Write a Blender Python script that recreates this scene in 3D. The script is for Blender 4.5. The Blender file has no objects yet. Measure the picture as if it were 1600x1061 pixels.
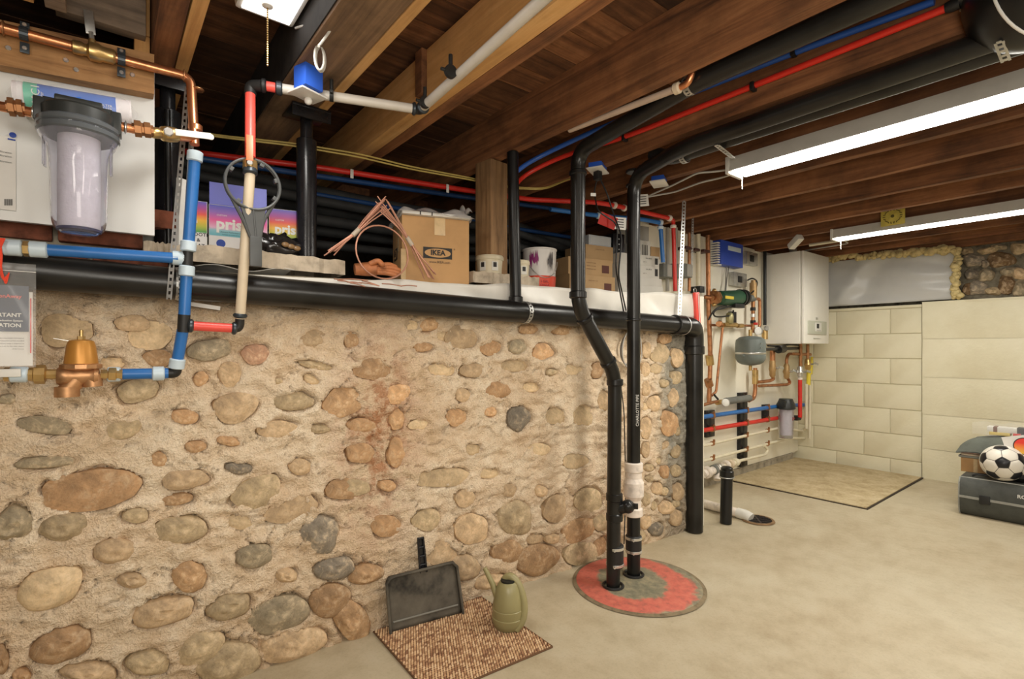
import bpy, bmesh, math, random
import numpy as np
from mathutils import Vector, Matrix, Quaternion
from mathutils.geometry import tessellate_polygon
random.seed(7)
S = bpy.context.scene
COL = S.collection
V = Vector

# ---------------- camera ----------------
CAMZ = 1.05
F = V((0.6247, 0.7809, 0)); R = V((0.7809, -0.6247, 0)); UP = V((0, 0, 1))
cam = bpy.data.cameras.new('camera'); co = bpy.data.objects.new('camera', cam); COL.objects.link(co)
cam.lens = 18.0; cam.sensor_width = 36.0; cam.shift_y = 14.5/1600; cam.clip_start = .02
co.location = (0, 0, CAMZ); co.rotation_euler = (math.pi/2, 0, math.atan2(F.y, F.x)-math.pi/2)
S.camera = co
# ---------------- world, exposure ----------------
w = bpy.data.worlds.new('world'); S.world = w; w.use_nodes = True
w.node_tree.nodes['Background'].inputs[0].default_value = (.9, .85, .75, 1)
w.node_tree.nodes['Background'].inputs[1].default_value = .25
S.view_settings.view_transform = 'Standard'; S.view_settings.look = 'None'
S.view_settings.gamma = 1; S.view_settings.use_curve_mapping = False
S.view_settings.exposure = 0.42
# ---------------- lights: unseen fill added behind the camera, then the visible fixtures ----------------
def area(loc, sx, sy, power, color, rot=(0, 0, 0)):
    l = bpy.data.lights.new('fill_or_fixture_light', 'AREA'); l.shape = 'RECTANGLE'; l.size = sx; l.size_y = sy
    l.energy = power; l.color = color
    o = bpy.data.objects.new('fill_or_fixture_light', l); o.location = loc; o.rotation_euler = rot; COL.objects.link(o)
    return o
WARM = (1, .93, .82)
area((-.9, -.6, 1.86), .3, 1.4, 24, WARM, (math.radians(30), math.radians(-12), 0))
area((1.0, -1.5, 1.86), .3, 1.6, 27, WARM, (math.radians(25), 0, 0))
area((3.2, -1.7, 1.86), .3, 1.6, 19, WARM, (math.radians(20), 0, 0))
area((.0, -.5, 1.2), .7, .6, 12, WARM, (math.radians(112), 0, math.radians(-36)))   # soft upward fill added for the joist sides, like a bounced flash
area((2.19, .55, 1.815), .1, 1.1, 14, (1, .95, .84))        # under the near shop light
area((4.06, .8, 1.815), .1, 1.15, 13, (1, .95, .84))         # under the far shop light
area((.34, 1.30, 1.882), .12, .34, 3.5, (1, .97, .9))         # square pull-chain lamp

# ---------------- picture ray helpers (used to place things on real planes) ----------------
def ray(u, v): return F + R*((u-800)/800) + UP*((545-v)/800)
C0 = V((0, 0, CAMZ))
def PX(u, v, x): d = ray(u, v); return C0+d*(x/d.x)
def PY(u, v, y): d = ray(u, v); return C0+d*(y/d.y)
def PZ(u, v, z): d = ray(u, v); return C0+d*((z-CAMZ)/d.z)
def PT(u, v, t): return C0+ray(u, v)*t
def YW(x): return 1.85-.065*x
def PW(u, v, off=0):                     # stone wall plane, off = distance in front of it
    d = ray(u, v); return C0+d*((1.85-off)/(d.y+.065*d.x))
def ledge(x): return 1.282+.03*x

# ---------------- materials ----------------
MATS = {}
def _new(name):
    m = bpy.data.materials.new(name); m.use_nodes = True
    nt = m.node_tree; b = nt.nodes['Principled BSDF']; MATS[name] = m
    return m, nt, b
def L(nt, a, b): nt.links.new(a, b)
def texco(nt, scale=(1, 1, 1), kind='Object'):
    tc = nt.nodes.new('ShaderNodeTexCoord'); mp = nt.nodes.new('ShaderNodeMapping'); mp.inputs['Scale'].default_value = scale
    L(nt, tc.outputs[kind], mp.inputs['Vector']); return mp.outputs['Vector']
def noise(nt, vec, scale, detail=4, rough=.6, dist=0):
    n = nt.nodes.new('ShaderNodeTexNoise'); n.inputs['Scale'].default_value = scale; n.inputs['Detail'].default_value = detail
    n.inputs['Roughness'].default_value = rough; n.inputs['Distortion'].default_value = dist
    L(nt, vec, n.inputs['Vector']); return n.outputs['Fac']
def ramp(nt, fac, stops):
    r = nt.nodes.new('ShaderNodeValToRGB'); e = r.color_ramp.elements
    while len(e) < len(stops): e.new(.5)
    for k, (p, c) in enumerate(stops):
        e[k].position = p; e[k].color = (*c, 1) if len(c) == 3 else c
    L(nt, fac, r.inputs['Fac']); return r.outputs['Color']
def mixc(nt, fac, a, b, mode='MIX'):
    m = nt.nodes.new('ShaderNodeMix'); m.data_type = 'RGBA'; m.blend_type = mode
    for s, i in ((fac, 0), (a, 6), (b, 7)):
        if hasattr(s, 'links'): L(nt, s, m.inputs[i])
        elif i == 0: m.inputs[0].default_value = s
        else: m.inputs[i].default_value = (*s, 1)
    return m.outputs[2]
def bump(nt, b, h, strength=.3, dist=.01):
    n = nt.nodes.new('ShaderNodeBump'); n.inputs['Strength'].default_value = strength; n.inputs['Distance'].default_value = dist
    L(nt, h, n.inputs['Height']); L(nt, n.outputs[0], b.inputs['Normal'])
def mat(name, c, rough=.5, metal=0, var=.15, scale=12, bp=.0, bscale=60, trans=0, ior=1.45, alpha=1, emis=0, coat=0):
    if name in MATS: return MATS[name]
    m, nt, b = _new(name)
    vec = texco(nt)
    b.inputs['Roughness'].default_value = rough; b.inputs['Metallic'].default_value = metal
    b.inputs['IOR'].default_value = ior; b.inputs['Coat Weight'].default_value = coat
    if var:
        dk = tuple(max(0, x*(1-var*1.6)) for x in c); lt = tuple(min(1, x*(1+var*.8)) for x in c)
        L(nt, ramp(nt, noise(nt, vec, scale), [(.3, dk), (.5, c), (.72, lt)]), b.inputs['Base Color'])
    else: b.inputs['Base Color'].default_value = (*c, 1)
    if bp: bump(nt, b, noise(nt, vec, bscale, 5), bp, .004)
    if trans: b.inputs['Transmission Weight'].default_value = trans
    if alpha < 1: b.inputs['Alpha'].default_value = alpha
    if emis:
        b.inputs['Emission Color'].default_value = (*c, 1); b.inputs['Emission Strength'].default_value = emis
    return m
def wood(name, dark, mid, light, axis=1, s=1.0, stain=.5, rough=.75, rnd=.25):
    m, nt, b = _new(name)
    sc = [28*s]*3; sc[axis] = 1.6*s
    vec = texco(nt, tuple(sc))
    oi = nt.nodes.new('ShaderNodeObjectInfo')
    add = nt.nodes.new('ShaderNodeVectorMath'); add.operation = 'MULTIPLY_ADD'
    comb = nt.nodes.new('ShaderNodeCombineXYZ')
    for i in range(3): L(nt, oi.outputs['Random'], comb.inputs[i])
    L(nt, comb.outputs[0], add.inputs[0]); add.inputs[1].default_value = (37, 53, 71); L(nt, vec, add.inputs[2])
    g = noise(nt, add.outputs[0], 1.0, 5, .65, .6)
    col = ramp(nt, g, [(.28, dark), (.5, mid), (.74, light)])
    v2 = texco(nt, (3, 3, 3))
    st = noise(nt, v2, 1.3, 5, .7)
    stn = ramp(nt, st, [(.42, (1, 1, 1)), (.68, (1-stain,)*3)])
    col = mixc(nt, 1.0, col, stn, 'MULTIPLY')
    hsv = nt.nodes.new('ShaderNodeHueSaturation'); L(nt, col, hsv.inputs['Color'])
    mr = nt.nodes.new('ShaderNodeMapRange'); mr.inputs[3].default_value = 1-rnd; mr.inputs[4].default_value = 1+rnd
    L(nt, oi.outputs['Random'], mr.inputs[0]); L(nt, mr.outputs[0], hsv.inputs['Value'])
    L(nt, hsv.outputs[0], b.inputs['Base Color']); b.inputs['Roughness'].default_value = rough
    bump(nt, b, g, .35, .003)
    return m
OLDW = wood('old_joist_wood', (.085, .032, .012), (.23, .092, .034), (.37, .165, .066), 1, rnd=.15)
OLDX = wood('old_deck_wood', (.06, .026, .013), (.18, .075, .03), (.32, .145, .062), 0, rnd=.6, stain=.6)
BEAMW = wood('old_beam_wood', (.07, .045, .028), (.20, .12, .065), (.36, .22, .12), 1, rnd=.05)
NEWW = wood('new_lumber', (.52, .27, .09), (.68, .38, .14), (.80, .50, .22), 1, stain=.2, rnd=.08)
RAILW = wood('rail_lumber', (.20, .09, .03), (.42, .215, .08), (.55, .31, .13), 0, s=1.2, stain=.35, rnd=.1)
GREYW = wood('grey_lumber', (.16, .12, .09), (.30, .22, .16), (.42, .32, .23), 0, stain=.4, rnd=.15)
POSTW = wood('post_wood', (.11, .055, .022), (.27, .15, .065), (.40, .25, .12), 2, stain=.3, rnd=0)
NEWV = wood('new_lumber_upright', (.42, .20, .065), (.56, .29, .10), (.66, .38, .15), 2, stain=.25, rnd=.1)
ABS = mat('black_abs_plastic', (.008, .008, .008), .32, var=.35, scale=8, bp=.03, bscale=30)
ABSD = mat('dusty_black_pipe', (.013, .0125, .0115), .30, var=.5, scale=5, bp=.05, bscale=40)
IRON = mat('black_painted_steel', (.012, .012, .014), .25, .0, var=.3)
GALV = mat('galvanised_steel', (.55, .55, .53), .38, .85, var=.2, scale=25)
STEEL = mat('bright_steel', (.68, .68, .66), .28, .9, var=.1)
COPPER = mat('copper_pipe', (.72, .30, .14), .3, .9, var=.25, scale=14)
AGEDC = mat('aged_copper', (.46, .21, .10), .4, .8, var=.3, scale=20)
COPD = mat('dull_copper', (.40, .19, .085), .38, .75, var=.3, scale=20)
BRASS = mat('brass_fitting', (.58, .40, .17), .33, .9, var=.25, scale=20)
BRONZE = mat('bronze_body', (.50, .27, .13), .42, .7, var=.3, scale=20, bp=.1)
BLUEP = mat('blue_pex', (.025, .145, .43), .35, var=.08)
REDP = mat('red_pex', (.62, .03, .02), .35, var=.08)
REDL = mat('light_red_pex', (.80, .09, .07), .35, var=.08)
WHITEP = mat('white_pex', (.62, .58, .52), .4, var=.06)
CREAMP = mat('cream_pex', (.66, .55, .40), .4, var=.08)
RING = mat('pale_expansion_ring', (.55, .66, .74), .35, var=.08)
WHITE = mat('white_plastic', (.72, .71, .67), .4, var=.05)
CPVC = mat('cream_cpvc', (.72, .66, .50), .4, var=.08)
PVC = mat('aged_white_pvc', (.76, .68, .60), .4, var=.18, scale=30)
BLACKR = mat('black_rubber', (.015, .015, .015), .5, var=.2)
PAPER = mat('white_paper', (.72, .70, .66), .7, var=.04)
BOARD = mat('white_painted_board', (.84, .80, .67), .5, var=.04, scale=4)
CARD = mat('brown_cardboard', (.50, .29, .125), .75, var=.10, scale=6)
CARDD = mat('tan_cardboard', (.42, .27, .13), .75, var=.10, scale=6)
CARDW = mat('white_cardboard', (.64, .62, .56), .7, var=.06, scale=6)
INK = mat('black_ink', (.02, .018, .017), .6, var=0)
TAPE = mat('clear_tape', (.62, .45, .25), .12, var=.1, scale=30)
GREYIN = mat('grey_pipe_insulation', (.16, .165, .15), .8, var=.15)

# ---------------- mesh accumulator ----------------
WL = {}
class MB:
    def __init__(s): s.v = []; s.f = []; s.mi = []; s.cur = 0
    def add(s, vs, fs):
        o = len(s.v); s.v += [tuple(p) for p in vs]
        for f in fs: s.f.append(tuple(i+o for i in f)); s.mi.append(s.cur)
        return s
    def box(s, c, d, rot=None, bev=0):
        c = V(c); hx, hy, hz = d[0]/2, d[1]/2, d[2]/2
        if bev:
            b = min(bev, hx*.9, hy*.9, hz*.9); vs = []
            bm = bmesh.new(); bmesh.ops.create_cube(bm, size=1)
            for q in bm.verts: q.co = V((q.co.x*d[0], q.co.y*d[1], q.co.z*d[2]))
            bmesh.ops.bevel(bm, geom=list(bm.edges), offset=b, segments=2, affect='EDGES', profile=.6)
            bm.verts.index_update()
            vs = [q.co.copy() for q in bm.verts]; fs = [[q.index for q in f.verts] for f in bm.faces]; bm.free()
        else:
            vs = [V((x, y, z)) for x in (-hx, hx) for y in (-hy, hy) for z in (-hz, hz)]
            fs = [(0, 1, 3, 2), (4, 6, 7, 5), (0, 4, 5, 1), (2, 3, 7, 6), (0, 2, 6, 4), (1, 5, 7, 3)]
        if rot is not None: vs = [rot @ q for q in vs]
        return s.add([c+q for q in vs], fs)
    def hexa(s, P):   # 8 points: bottom 4 ring, top 4 ring
        return s.add(P, [(3, 2, 1, 0), (4, 5, 6, 7), (0, 1, 5, 4), (1, 2, 6, 5), (2, 3, 7, 6), (3, 0, 4, 7)])
    def prism(s, poly, ex):   # planar polygon (3D points) extruded by vector
        n = len(poly); tris = tessellate_polygon([[V(p) for p in poly]])
        vs = [V(p) for p in poly]+[V(p)+V(ex) for p in poly]
        fs = [tuple(t) for t in tris]+[tuple(i+n for i in reversed(t)) for t in tris]+[(i, (i+1) % n, (i+1) % n+n, i+n) for i in range(n)]
        return s.add(vs, fs)
    def ring(s, prof, a, axis, seg=20, cap=True):   # lathe: prof [(r, h)] about axis from a
        ax = V(axis).normalized(); q = ax.orthogonal().normalized(); p = ax.cross(q); a = V(a)
        vs = []; fs = []
        for r, h in prof:
            for k in range(seg):
                t = 2*math.pi*k/seg; vs.append(a+ax*h+(q*math.cos(t)+p*math.sin(t))*r)
        m = len(prof)
        for j in range(m-1):
            for k in range(seg):
                k2 = (k+1) % seg; fs.append((j*seg+k, j*seg+k2, (j+1)*seg+k2, (j+1)*seg+k))
        if cap:
            fs.append(tuple(reversed(range(seg)))); fs.append(tuple(range((m-1)*seg, m*seg)))
        return s.add(vs, fs)
    def cyl(s, a, b, r, r2=None, seg=18):
        a = V(a); b = V(b); d = (b-a).length; e = min(.0015, d*.2, r*.3); r2 = r if r2 is None else r2
        return s.ring([(r-e, 0), (r, e), (r2, d-e), (r2-e, d)], a, b-a, seg)
    def tube(s, pts, r, seg=12, fil=0, closed=False, rs=None):
        P = [V(p) for p in pts]
        if fil:
            Q = [P[0]]
            for i in range(1, len(P)-1):
                a, b, c = P[i-1], P[i], P[i+1]
                l1 = min(fil, (a-b).length*.48); l2 = min(fil, (c-b).length*.48)
                s0 = b+(a-b).normalized()*l1; s1 = b+(c-b).normalized()*l2
                for k in range(7):
                    t = k/6; Q.append(s0*(1-t)**2+b*2*t*(1-t)+s1*t*t)
            Q.append(P[-1]); P = Q
        n = len(P); vs = []; fs = []
        T = []
        for i in range(n):
            if closed: d = P[(i+1) % n]-P[i-1]
            else: d = P[min(i+1, n-1)]-P[max(i-1, 0)]
            T.append(d.normalized())
        q = T[0].orthogonal().normalized()
        for i in range(n):
            if i: q = (T[i-1].rotation_difference(T[i]) @ q)
            q = (q-T[i]*q.dot(T[i])).normalized(); p = T[i].cross(q)
            rr = rs[i] if rs else r
            for k in range(seg):
                t = 2*math.pi*k/seg; vs.append(P[i]+(q*math.cos(t)+p*math.sin(t))*rr)
        for i in range(n if closed else n-1):
            j = (i+1) % n
            for k in range(seg):
                k2 = (k+1) % seg; fs.append((i*seg+k, i*seg+k2, j*seg+k2, j*seg+k))
        if not closed: fs += [tuple(reversed(range(seg))), tuple(range((n-1)*seg, n*seg))]
        return s.add(vs, fs)
    def sphere(s, c, r, sc=(1, 1, 1), seg=16, rg=10, rot=None):
        c = V(c); vs = [V((0, 0, 1))]
        for i in range(1, rg):
            a = math.pi*i/rg
            for k in range(seg):
                t = 2*math.pi*k/seg; vs.append(V((math.sin(a)*math.cos(t), math.sin(a)*math.sin(t), math.cos(a))))
        vs.append(V((0, 0, -1))); n = len(vs); fs = []
        for k in range(seg): fs.append((0, 1+k, 1+(k+1) % seg))
        for i in range(rg-2):
            for k in range(seg):
                k2 = (k+1) % seg; fs.append((1+i*seg+k, 1+(i+1)*seg+k, 1+(i+1)*seg+k2, 1+i*seg+k2))
        for k in range(seg): fs.append((n-1, 1+(rg-2)*seg+(k+1) % seg, 1+(rg-2)*seg+k))
        vs = [V((q.x*sc[0], q.y*sc[1], q.z*sc[2]))*r for q in vs]
        if rot is not None: vs = [rot @ q for q in vs]
        return s.add([c+q for q in vs], fs)
    def grid(s, fn, nu, nv):
        vs = [fn(i/nu, j/nv) for j in range(nv+1) for i in range(nu+1)]
        fs = [(j*(nu+1)+i, j*(nu+1)+i+1, (j+1)*(nu+1)+i+1, (j+1)*(nu+1)+i) for j in range(nv) for i in range(nu)]
        return s.add(vs, fs)
    def strap(s, a, b, nrm, w=.02, th=.002, step=.019):     # perforated strap as a ladder
        a = V(a); b = V(b); d = (b-a); l = d.length; d.normalize(); n = V(nrm); n = (n-d*n.dot(d)).normalized(); x = d.cross(n)
        rot = Matrix((x, n, d)).transposed()
        for sg in (-1, 1): s.box(a+(b-a)/2+x*sg*w*.36, (w*.28, th, l), rot)
        k = 0
        while k*step <= l:
            s.box(a+d*min(k*step, l), (w*.5, th, step*.5), rot); k += 1
        return s
    def build(s, name, m, parent=None, smooth=None, label=None, kind=None, cat=None, group=None, solid=0, bev=0):
        if not s.v: return None
        vs = np.array(s.v, dtype=float)
        mn = vs.min(0); mx = vs.max(0); c = (mn+mx)/2
        if parent is None: c[2] = mn[2]
        me = bpy.data.meshes.new(name); me.from_pydata((vs-c).tolist(), [], s.f)
        ms = m if isinstance(m, (list, tuple)) else [m]
        for q in ms: me.materials.append(q)
        if len(ms) > 1: me.polygons.foreach_set('material_index', s.mi)
        me.update()
        if len(s.v) < 60000:
            bm = bmesh.new(); bm.from_mesh(me); bmesh.ops.recalc_face_normals(bm, faces=bm.faces); bm.to_mesh(me); bm.free()
        if smooth is not False:
            me.shade_smooth() if hasattr(me, 'shade_smooth') else None
            try: me.set_sharp_from_angle(angle=math.radians(38 if smooth is None else smooth))
            except Exception: pass
        o = bpy.data.objects.new(name, me); COL.objects.link(o)
        pl = WL[parent.name] if parent else V((0, 0, 0))
        o.parent = parent; o.location = V(c)-pl; WL[o.name] = V(c)
        if label: o['label'] = label
        if kind: o['kind'] = kind
        if cat: o['category'] = cat
        if group: o['group'] = group
        if solid:
            md = o.modifiers.new('thick', 'SOLIDIFY'); md.thickness = solid; md.offset = 0
        return o
def thing(name, label, cat, loc, group=None, kind=None):
    o = bpy.data.objects.new(name, None); COL.objects.link(o); o.location = loc; WL[o.name] = V(loc)
    o.empty_display_size = .05
    if label: o['label'] = label
    if cat: o['category'] = cat
    if group: o['group'] = group
    if kind: o['kind'] = kind
    return o
def boxo(name, c, d, m, parent=None, rot=None, bev=.002, **k): return MB().box(c, d, rot, bev).build(name, m, parent, **k)
def tubeo(name, pts, r, m, parent=None, fil=0, seg=12, **k): return MB().tube(pts, r, seg, fil).build(name, m, parent, **k)
def RZ(a): return Matrix.Rotation(math.radians(a), 3, 'Z')
def text(s, at, right, up, h, m, parent, name='lettering', align='CENTER', depth=.0006, bold=0, **k):
    cu = bpy.data.curves.new('t', 'FONT'); cu.body = s; cu.size = h/.7; cu.align_x = align; cu.align_y = 'CENTER'
    cu.extrude = 0; cu.offset = bold*h; cu.resolution_u = 2
    ob = bpy.data.objects.new('t', cu); COL.objects.link(ob)
    dg = bpy.context.evaluated_depsgraph_get(); me = bpy.data.meshes.new_from_object(ob.evaluated_get(dg))
    bpy.data.objects.remove(ob); x = V(right).normalized(); y = V(up); y = (y-x*y.dot(x)).normalized(); n = x.cross(y)
    mb = MB(); mb.add([V(at)+x*p.co.x+y*p.co.y+n*(p.co.z+depth) for p in me.vertices], [tuple(p.vertices) for p in me.polygons])
    bpy.data.meshes.remove(me)
    return mb.build(name, m, parent, smooth=False, **k)
# =====================================================================
# THE SETTING
# =====================================================================
ZB = 1.89; ZD = 2.09          # joist bottoms, deck underside
FX = 5.226                     # far wall
# ---- floor
def floor_mat():
    m, nt, b = _new('poured_concrete_floor')
    vec = texco(nt, kind='Object')
    n1 = noise(nt, vec, 1.1, 6, .62); n2 = noise(nt, vec, 9, 6, .7); n3 = noise(nt, vec, 120, 2)
    c = ramp(nt, n1, [(.32, (.38, .30, .18)), (.5, (.47, .40, .27)), (.7, (.55, .495, .36))])
    c = mixc(nt, .35, c, ramp(nt, n2, [(.3, (.30, .235, .145)), (.55, (.50, .43, .31)), (.75, (.58, .52, .41))]))
    c = mixc(nt, .5, c, ramp(nt, n3, [(.25, (.8, .8, .8)), (.5, (1, 1, 1))]), 'MULTIPLY')
    L(nt, c, b.inputs['Base Color']); b.inputs['Roughness'].default_value = .55
    bump(nt, b, n2, .25, .01); return m
FLOORM = floor_mat()
fl = MB().grid(lambda a, c: V((-3+8.6*a, -3.2+7.4*c, .004*math.sin(a*17)*math.sin(c*13))), 60, 50)
floor = fl.build('floor', FLOORM, kind='structure', smooth=180)
MB().box((1, .5, -.06), (9, 8, .08)).build('slab_edge', FLOORM, floor, smooth=False)
# ---- rough pad before the boiler
def pad_mat():
    m, nt, b = _new('rough_tan_concrete')
    vec = texco(nt); n1 = noise(nt, vec, 7, 6, .7); n2 = noise(nt, vec, 60, 3)
    c = ramp(nt, n1, [(.3, (.36, .27, .14)), (.5, (.50, .40, .235)), (.7, (.60, .50, .32))])
    c = mixc(nt, .5, c, ramp(nt, n2, [(.3, (.7, .66, .6)), (.6, (1, 1, 1))]), 'MULTIPLY')
    L(nt, c, b.inputs['Base Color']); b.inputs['Roughness'].default_value = .9; bump(nt, b, n2, .5, .006); return m
PADM = pad_mat()
JOINT = mat('dark_joint', (.04, .028, .018), .9, var=.2)
MB().box((4.53, 1.645, .006), (1.30, .985, .004)).build('pad_joint', JOINT, floor, smooth=False)
MB().box((4.53, 1.65, .010), (1.28, .97, .008), None, .003).build('concrete_pad', PADM, floor, label='rough tan concrete pad let into floor below boiler')
# ---- deck and joists
ceil_ = MB().box((1.1, .5, ZD+.045), (8, 7.6, .03)).build('ceiling', OLDX, kind='structure', smooth=False)
y = -3.1
plank = None
k = 0
rr = random.Random(3)
while y < 4.2:
    for x0, x1 in (((-2.9, 1.6), (1.603, 5.2)) if k % 2 else ((-2.9, 2.9), (2.903, 5.2))):
        MB().box(((x0+x1)/2, y+.065, ZD+.012+rr.uniform(-.001, .002)), (x1-x0, .126, .024)).build('deck_plank', OLDX, ceil_, smooth=False)
    y += .13; k += 1
JL = [(-2.2, .045), (-1.8, .045), (-1.4, .045), (-1.0, .045), (-.62, .045), (.11, .058), (.911, .049), (1.356, .042), (1.78, .04),
      (2.172, .042), (2.553, .042), (2.917, .042), (3.317, .042), (3.693, .042), (4.05, .042), (4.41, .042), (4.763, .042), (5.12, .042)]
for x, wd in JL:
    def wob(a, c, x=x, wd=wd): return None
    mb = MB(); n = 24
    vs = []; fs = []
    for i in range(n+1):
        yy = -3.1+7.3*i/n; dz = .003*math.sin(i*1.7+x*9)+.002*math.sin(i*.6+x*31); dx = .002*math.sin(i*1.1+x*5)
        vs += [V((x+dx, yy, ZB+dz)), V((x+wd+dx, yy, ZB+dz*.7)), V((x+wd+dx, yy, ZD)), V((x+dx, yy, ZD))]
    for i in range(n):
        a = i*4; fs += [(a, a+4, a+5, a+1), (a+1, a+5, a+6, a+2), (a+3, a+2, a+6, a+7), (a, a+3, a+7, a+4)]
    fs += [(0, 1, 2, 3), (n*4+3, n*4+2, n*4+1, n*4)]
    mb.add(vs, fs).build('joist', OLDW, ceil_, smooth=False)
MB().box((.518, 1.9, (ZB+ZD)/2), (.14, 4.4, ZD-ZB), None, .006).build('beam', BEAMW, ceil_, label='wide weathered old timber beam')
MB().box((.4465, 1.9, (ZB+ZD)/2+.004), (.004, 4.3, ZD-ZB-.012)).build('beam_side_face', mat('near_black_wood', (.022, .018, .015), .85, var=.5), ceil_, smooth=False)  # thin near-black strip over the beam's near side
for x0, x1, zz in ((.17, .203, ZD-.01), (.589, .619, ZD-.01), (.855, .910, ZD-.028)):
    MB().box(((x0+x1)/2, 1.3, (ZB-.002+zz)/2), (x1-x0, 4.6, zz-ZB), None, .002).build('sister_joist', NEWW, ceil_, label='pale new lumber fixed along an old joist')
MB().box((-.155, .2, (ZB+ZD)/2), (.05, 3.0, .2), None, .002).build('sister_joist', NEWW, ceil_)
MB().box((-.09, .2, (ZB+ZD)/2+.0), (.04, 3.0, .2), None, .002).build('joist', GREYW, ceil_)
# scab block on the sistered joist and block at top of picture
a = PX(668, 100, .851)
MB().box((.845, 1.55, 1.985), (.022, .045, .15), None, .002).build('scab_block', OLDW, ceil_)
# blocking over the rail at the left
zz = 1.92
MB().box((-.0, YW(0)-.075, 2.005), (.19, .04, .165), None, .002).build('blocking', GREYW, ceil_, label='grey horizontal blocking between joists')
MB().box((-.0, YW(0)+.07, 1.82), (.2, .04, .19), None, .002).build('blocking', GREYW, ceil_)
MB().box((.088, 1.815, 2.015), (.036, .06, .15), None, .002).build('blocking', NEWV, ceil_)
MB().box((.088, 1.815, 1.853), (.036, .055, .17), None, .002).build('blocking', NEWV, ceil_)
MB().box((1.1, 3.2, ZD-.1), (8, .05, .19)).build('blocking', OLDW, ceil_)

# ---- stone wall -------------------------------------------------------
A = [(180,100,150,90,0,'p'),(365,80,100,45,0,'t'),(415,112,120,80,0,'p'),(435,177,80,50,0,'b'),(580,153,125,60,8,'g'),(705,165,75,55,0,'r'),(865,123,85,55,0,'t'),(970,125,40,50,0,'b'),
(380,265,115,60,10,'y'),(305,190,80,35,0,'p'),(125,362,155,50,-5,'g'),(510,338,75,40,-5,'o'),(555,232,45,35,40,'o'),(635,220,60,70,0,'t'),(650,312,130,85,5,'t'),(345,372,110,55,10,'y'),(122,465,165,32,5,'g'),
(250,540,285,112,8,'o'),(35,632,115,85,20,'g'),(175,640,130,75,10,'y'),(440,455,42,42,0,'b'),(540,420,60,30,5,'o'),(630,405,60,25,-10,'o'),(512,513,130,60,5,'t'),(490,567,90,30,10,'b'),(375,610,75,40,5,'y'),
(495,650,150,75,5,'y'),(712,545,150,85,18,'y'),(660,480,75,30,-5,'d'),(810,295,110,55,0,'y'),(945,297,115,80,12,'b'),(765,372,110,45,3,'t'),(885,372,55,25,0,'y'),(830,477,60,45,0,'t'),(950,537,100,58,5,'b'),
(800,590,150,75,15,'t'),(660,630,80,40,0,'p'),(885,665,105,105,10,'d'),(700,720,100,65,12,'g'),(925,757,110,60,10,'d'),(790,775,60,40,0,'t'),(522,780,92,85,0,'b'),(365,788,80,42,0,'t'),(320,708,130,65,3,'t'),
(140,810,190,110,20,'p'),(172,967,175,90,20,'b'),(450,878,190,70,12,'t'),(635,860,130,70,15,'y'),(768,882,172,95,18,'g'),(912,845,110,95,20,'b'),(545,975,150,100,20,'y'),(412,1017,125,65,5,'y'),(625,1020,190,110,15,'y'),
(810,968,190,90,15,'t'),(970,900,90,120,30,'b'),(245,1042,160,66,0,'t'),(3,1010,40,80,0,'b'),(60,1050,50,40,0,'o'),(870,195,90,24,-10,'y'),(770,240,20,18,0,'y'),(860,235,44,26,-30,'p'),(20,290,50,30,0,'g')]
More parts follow.
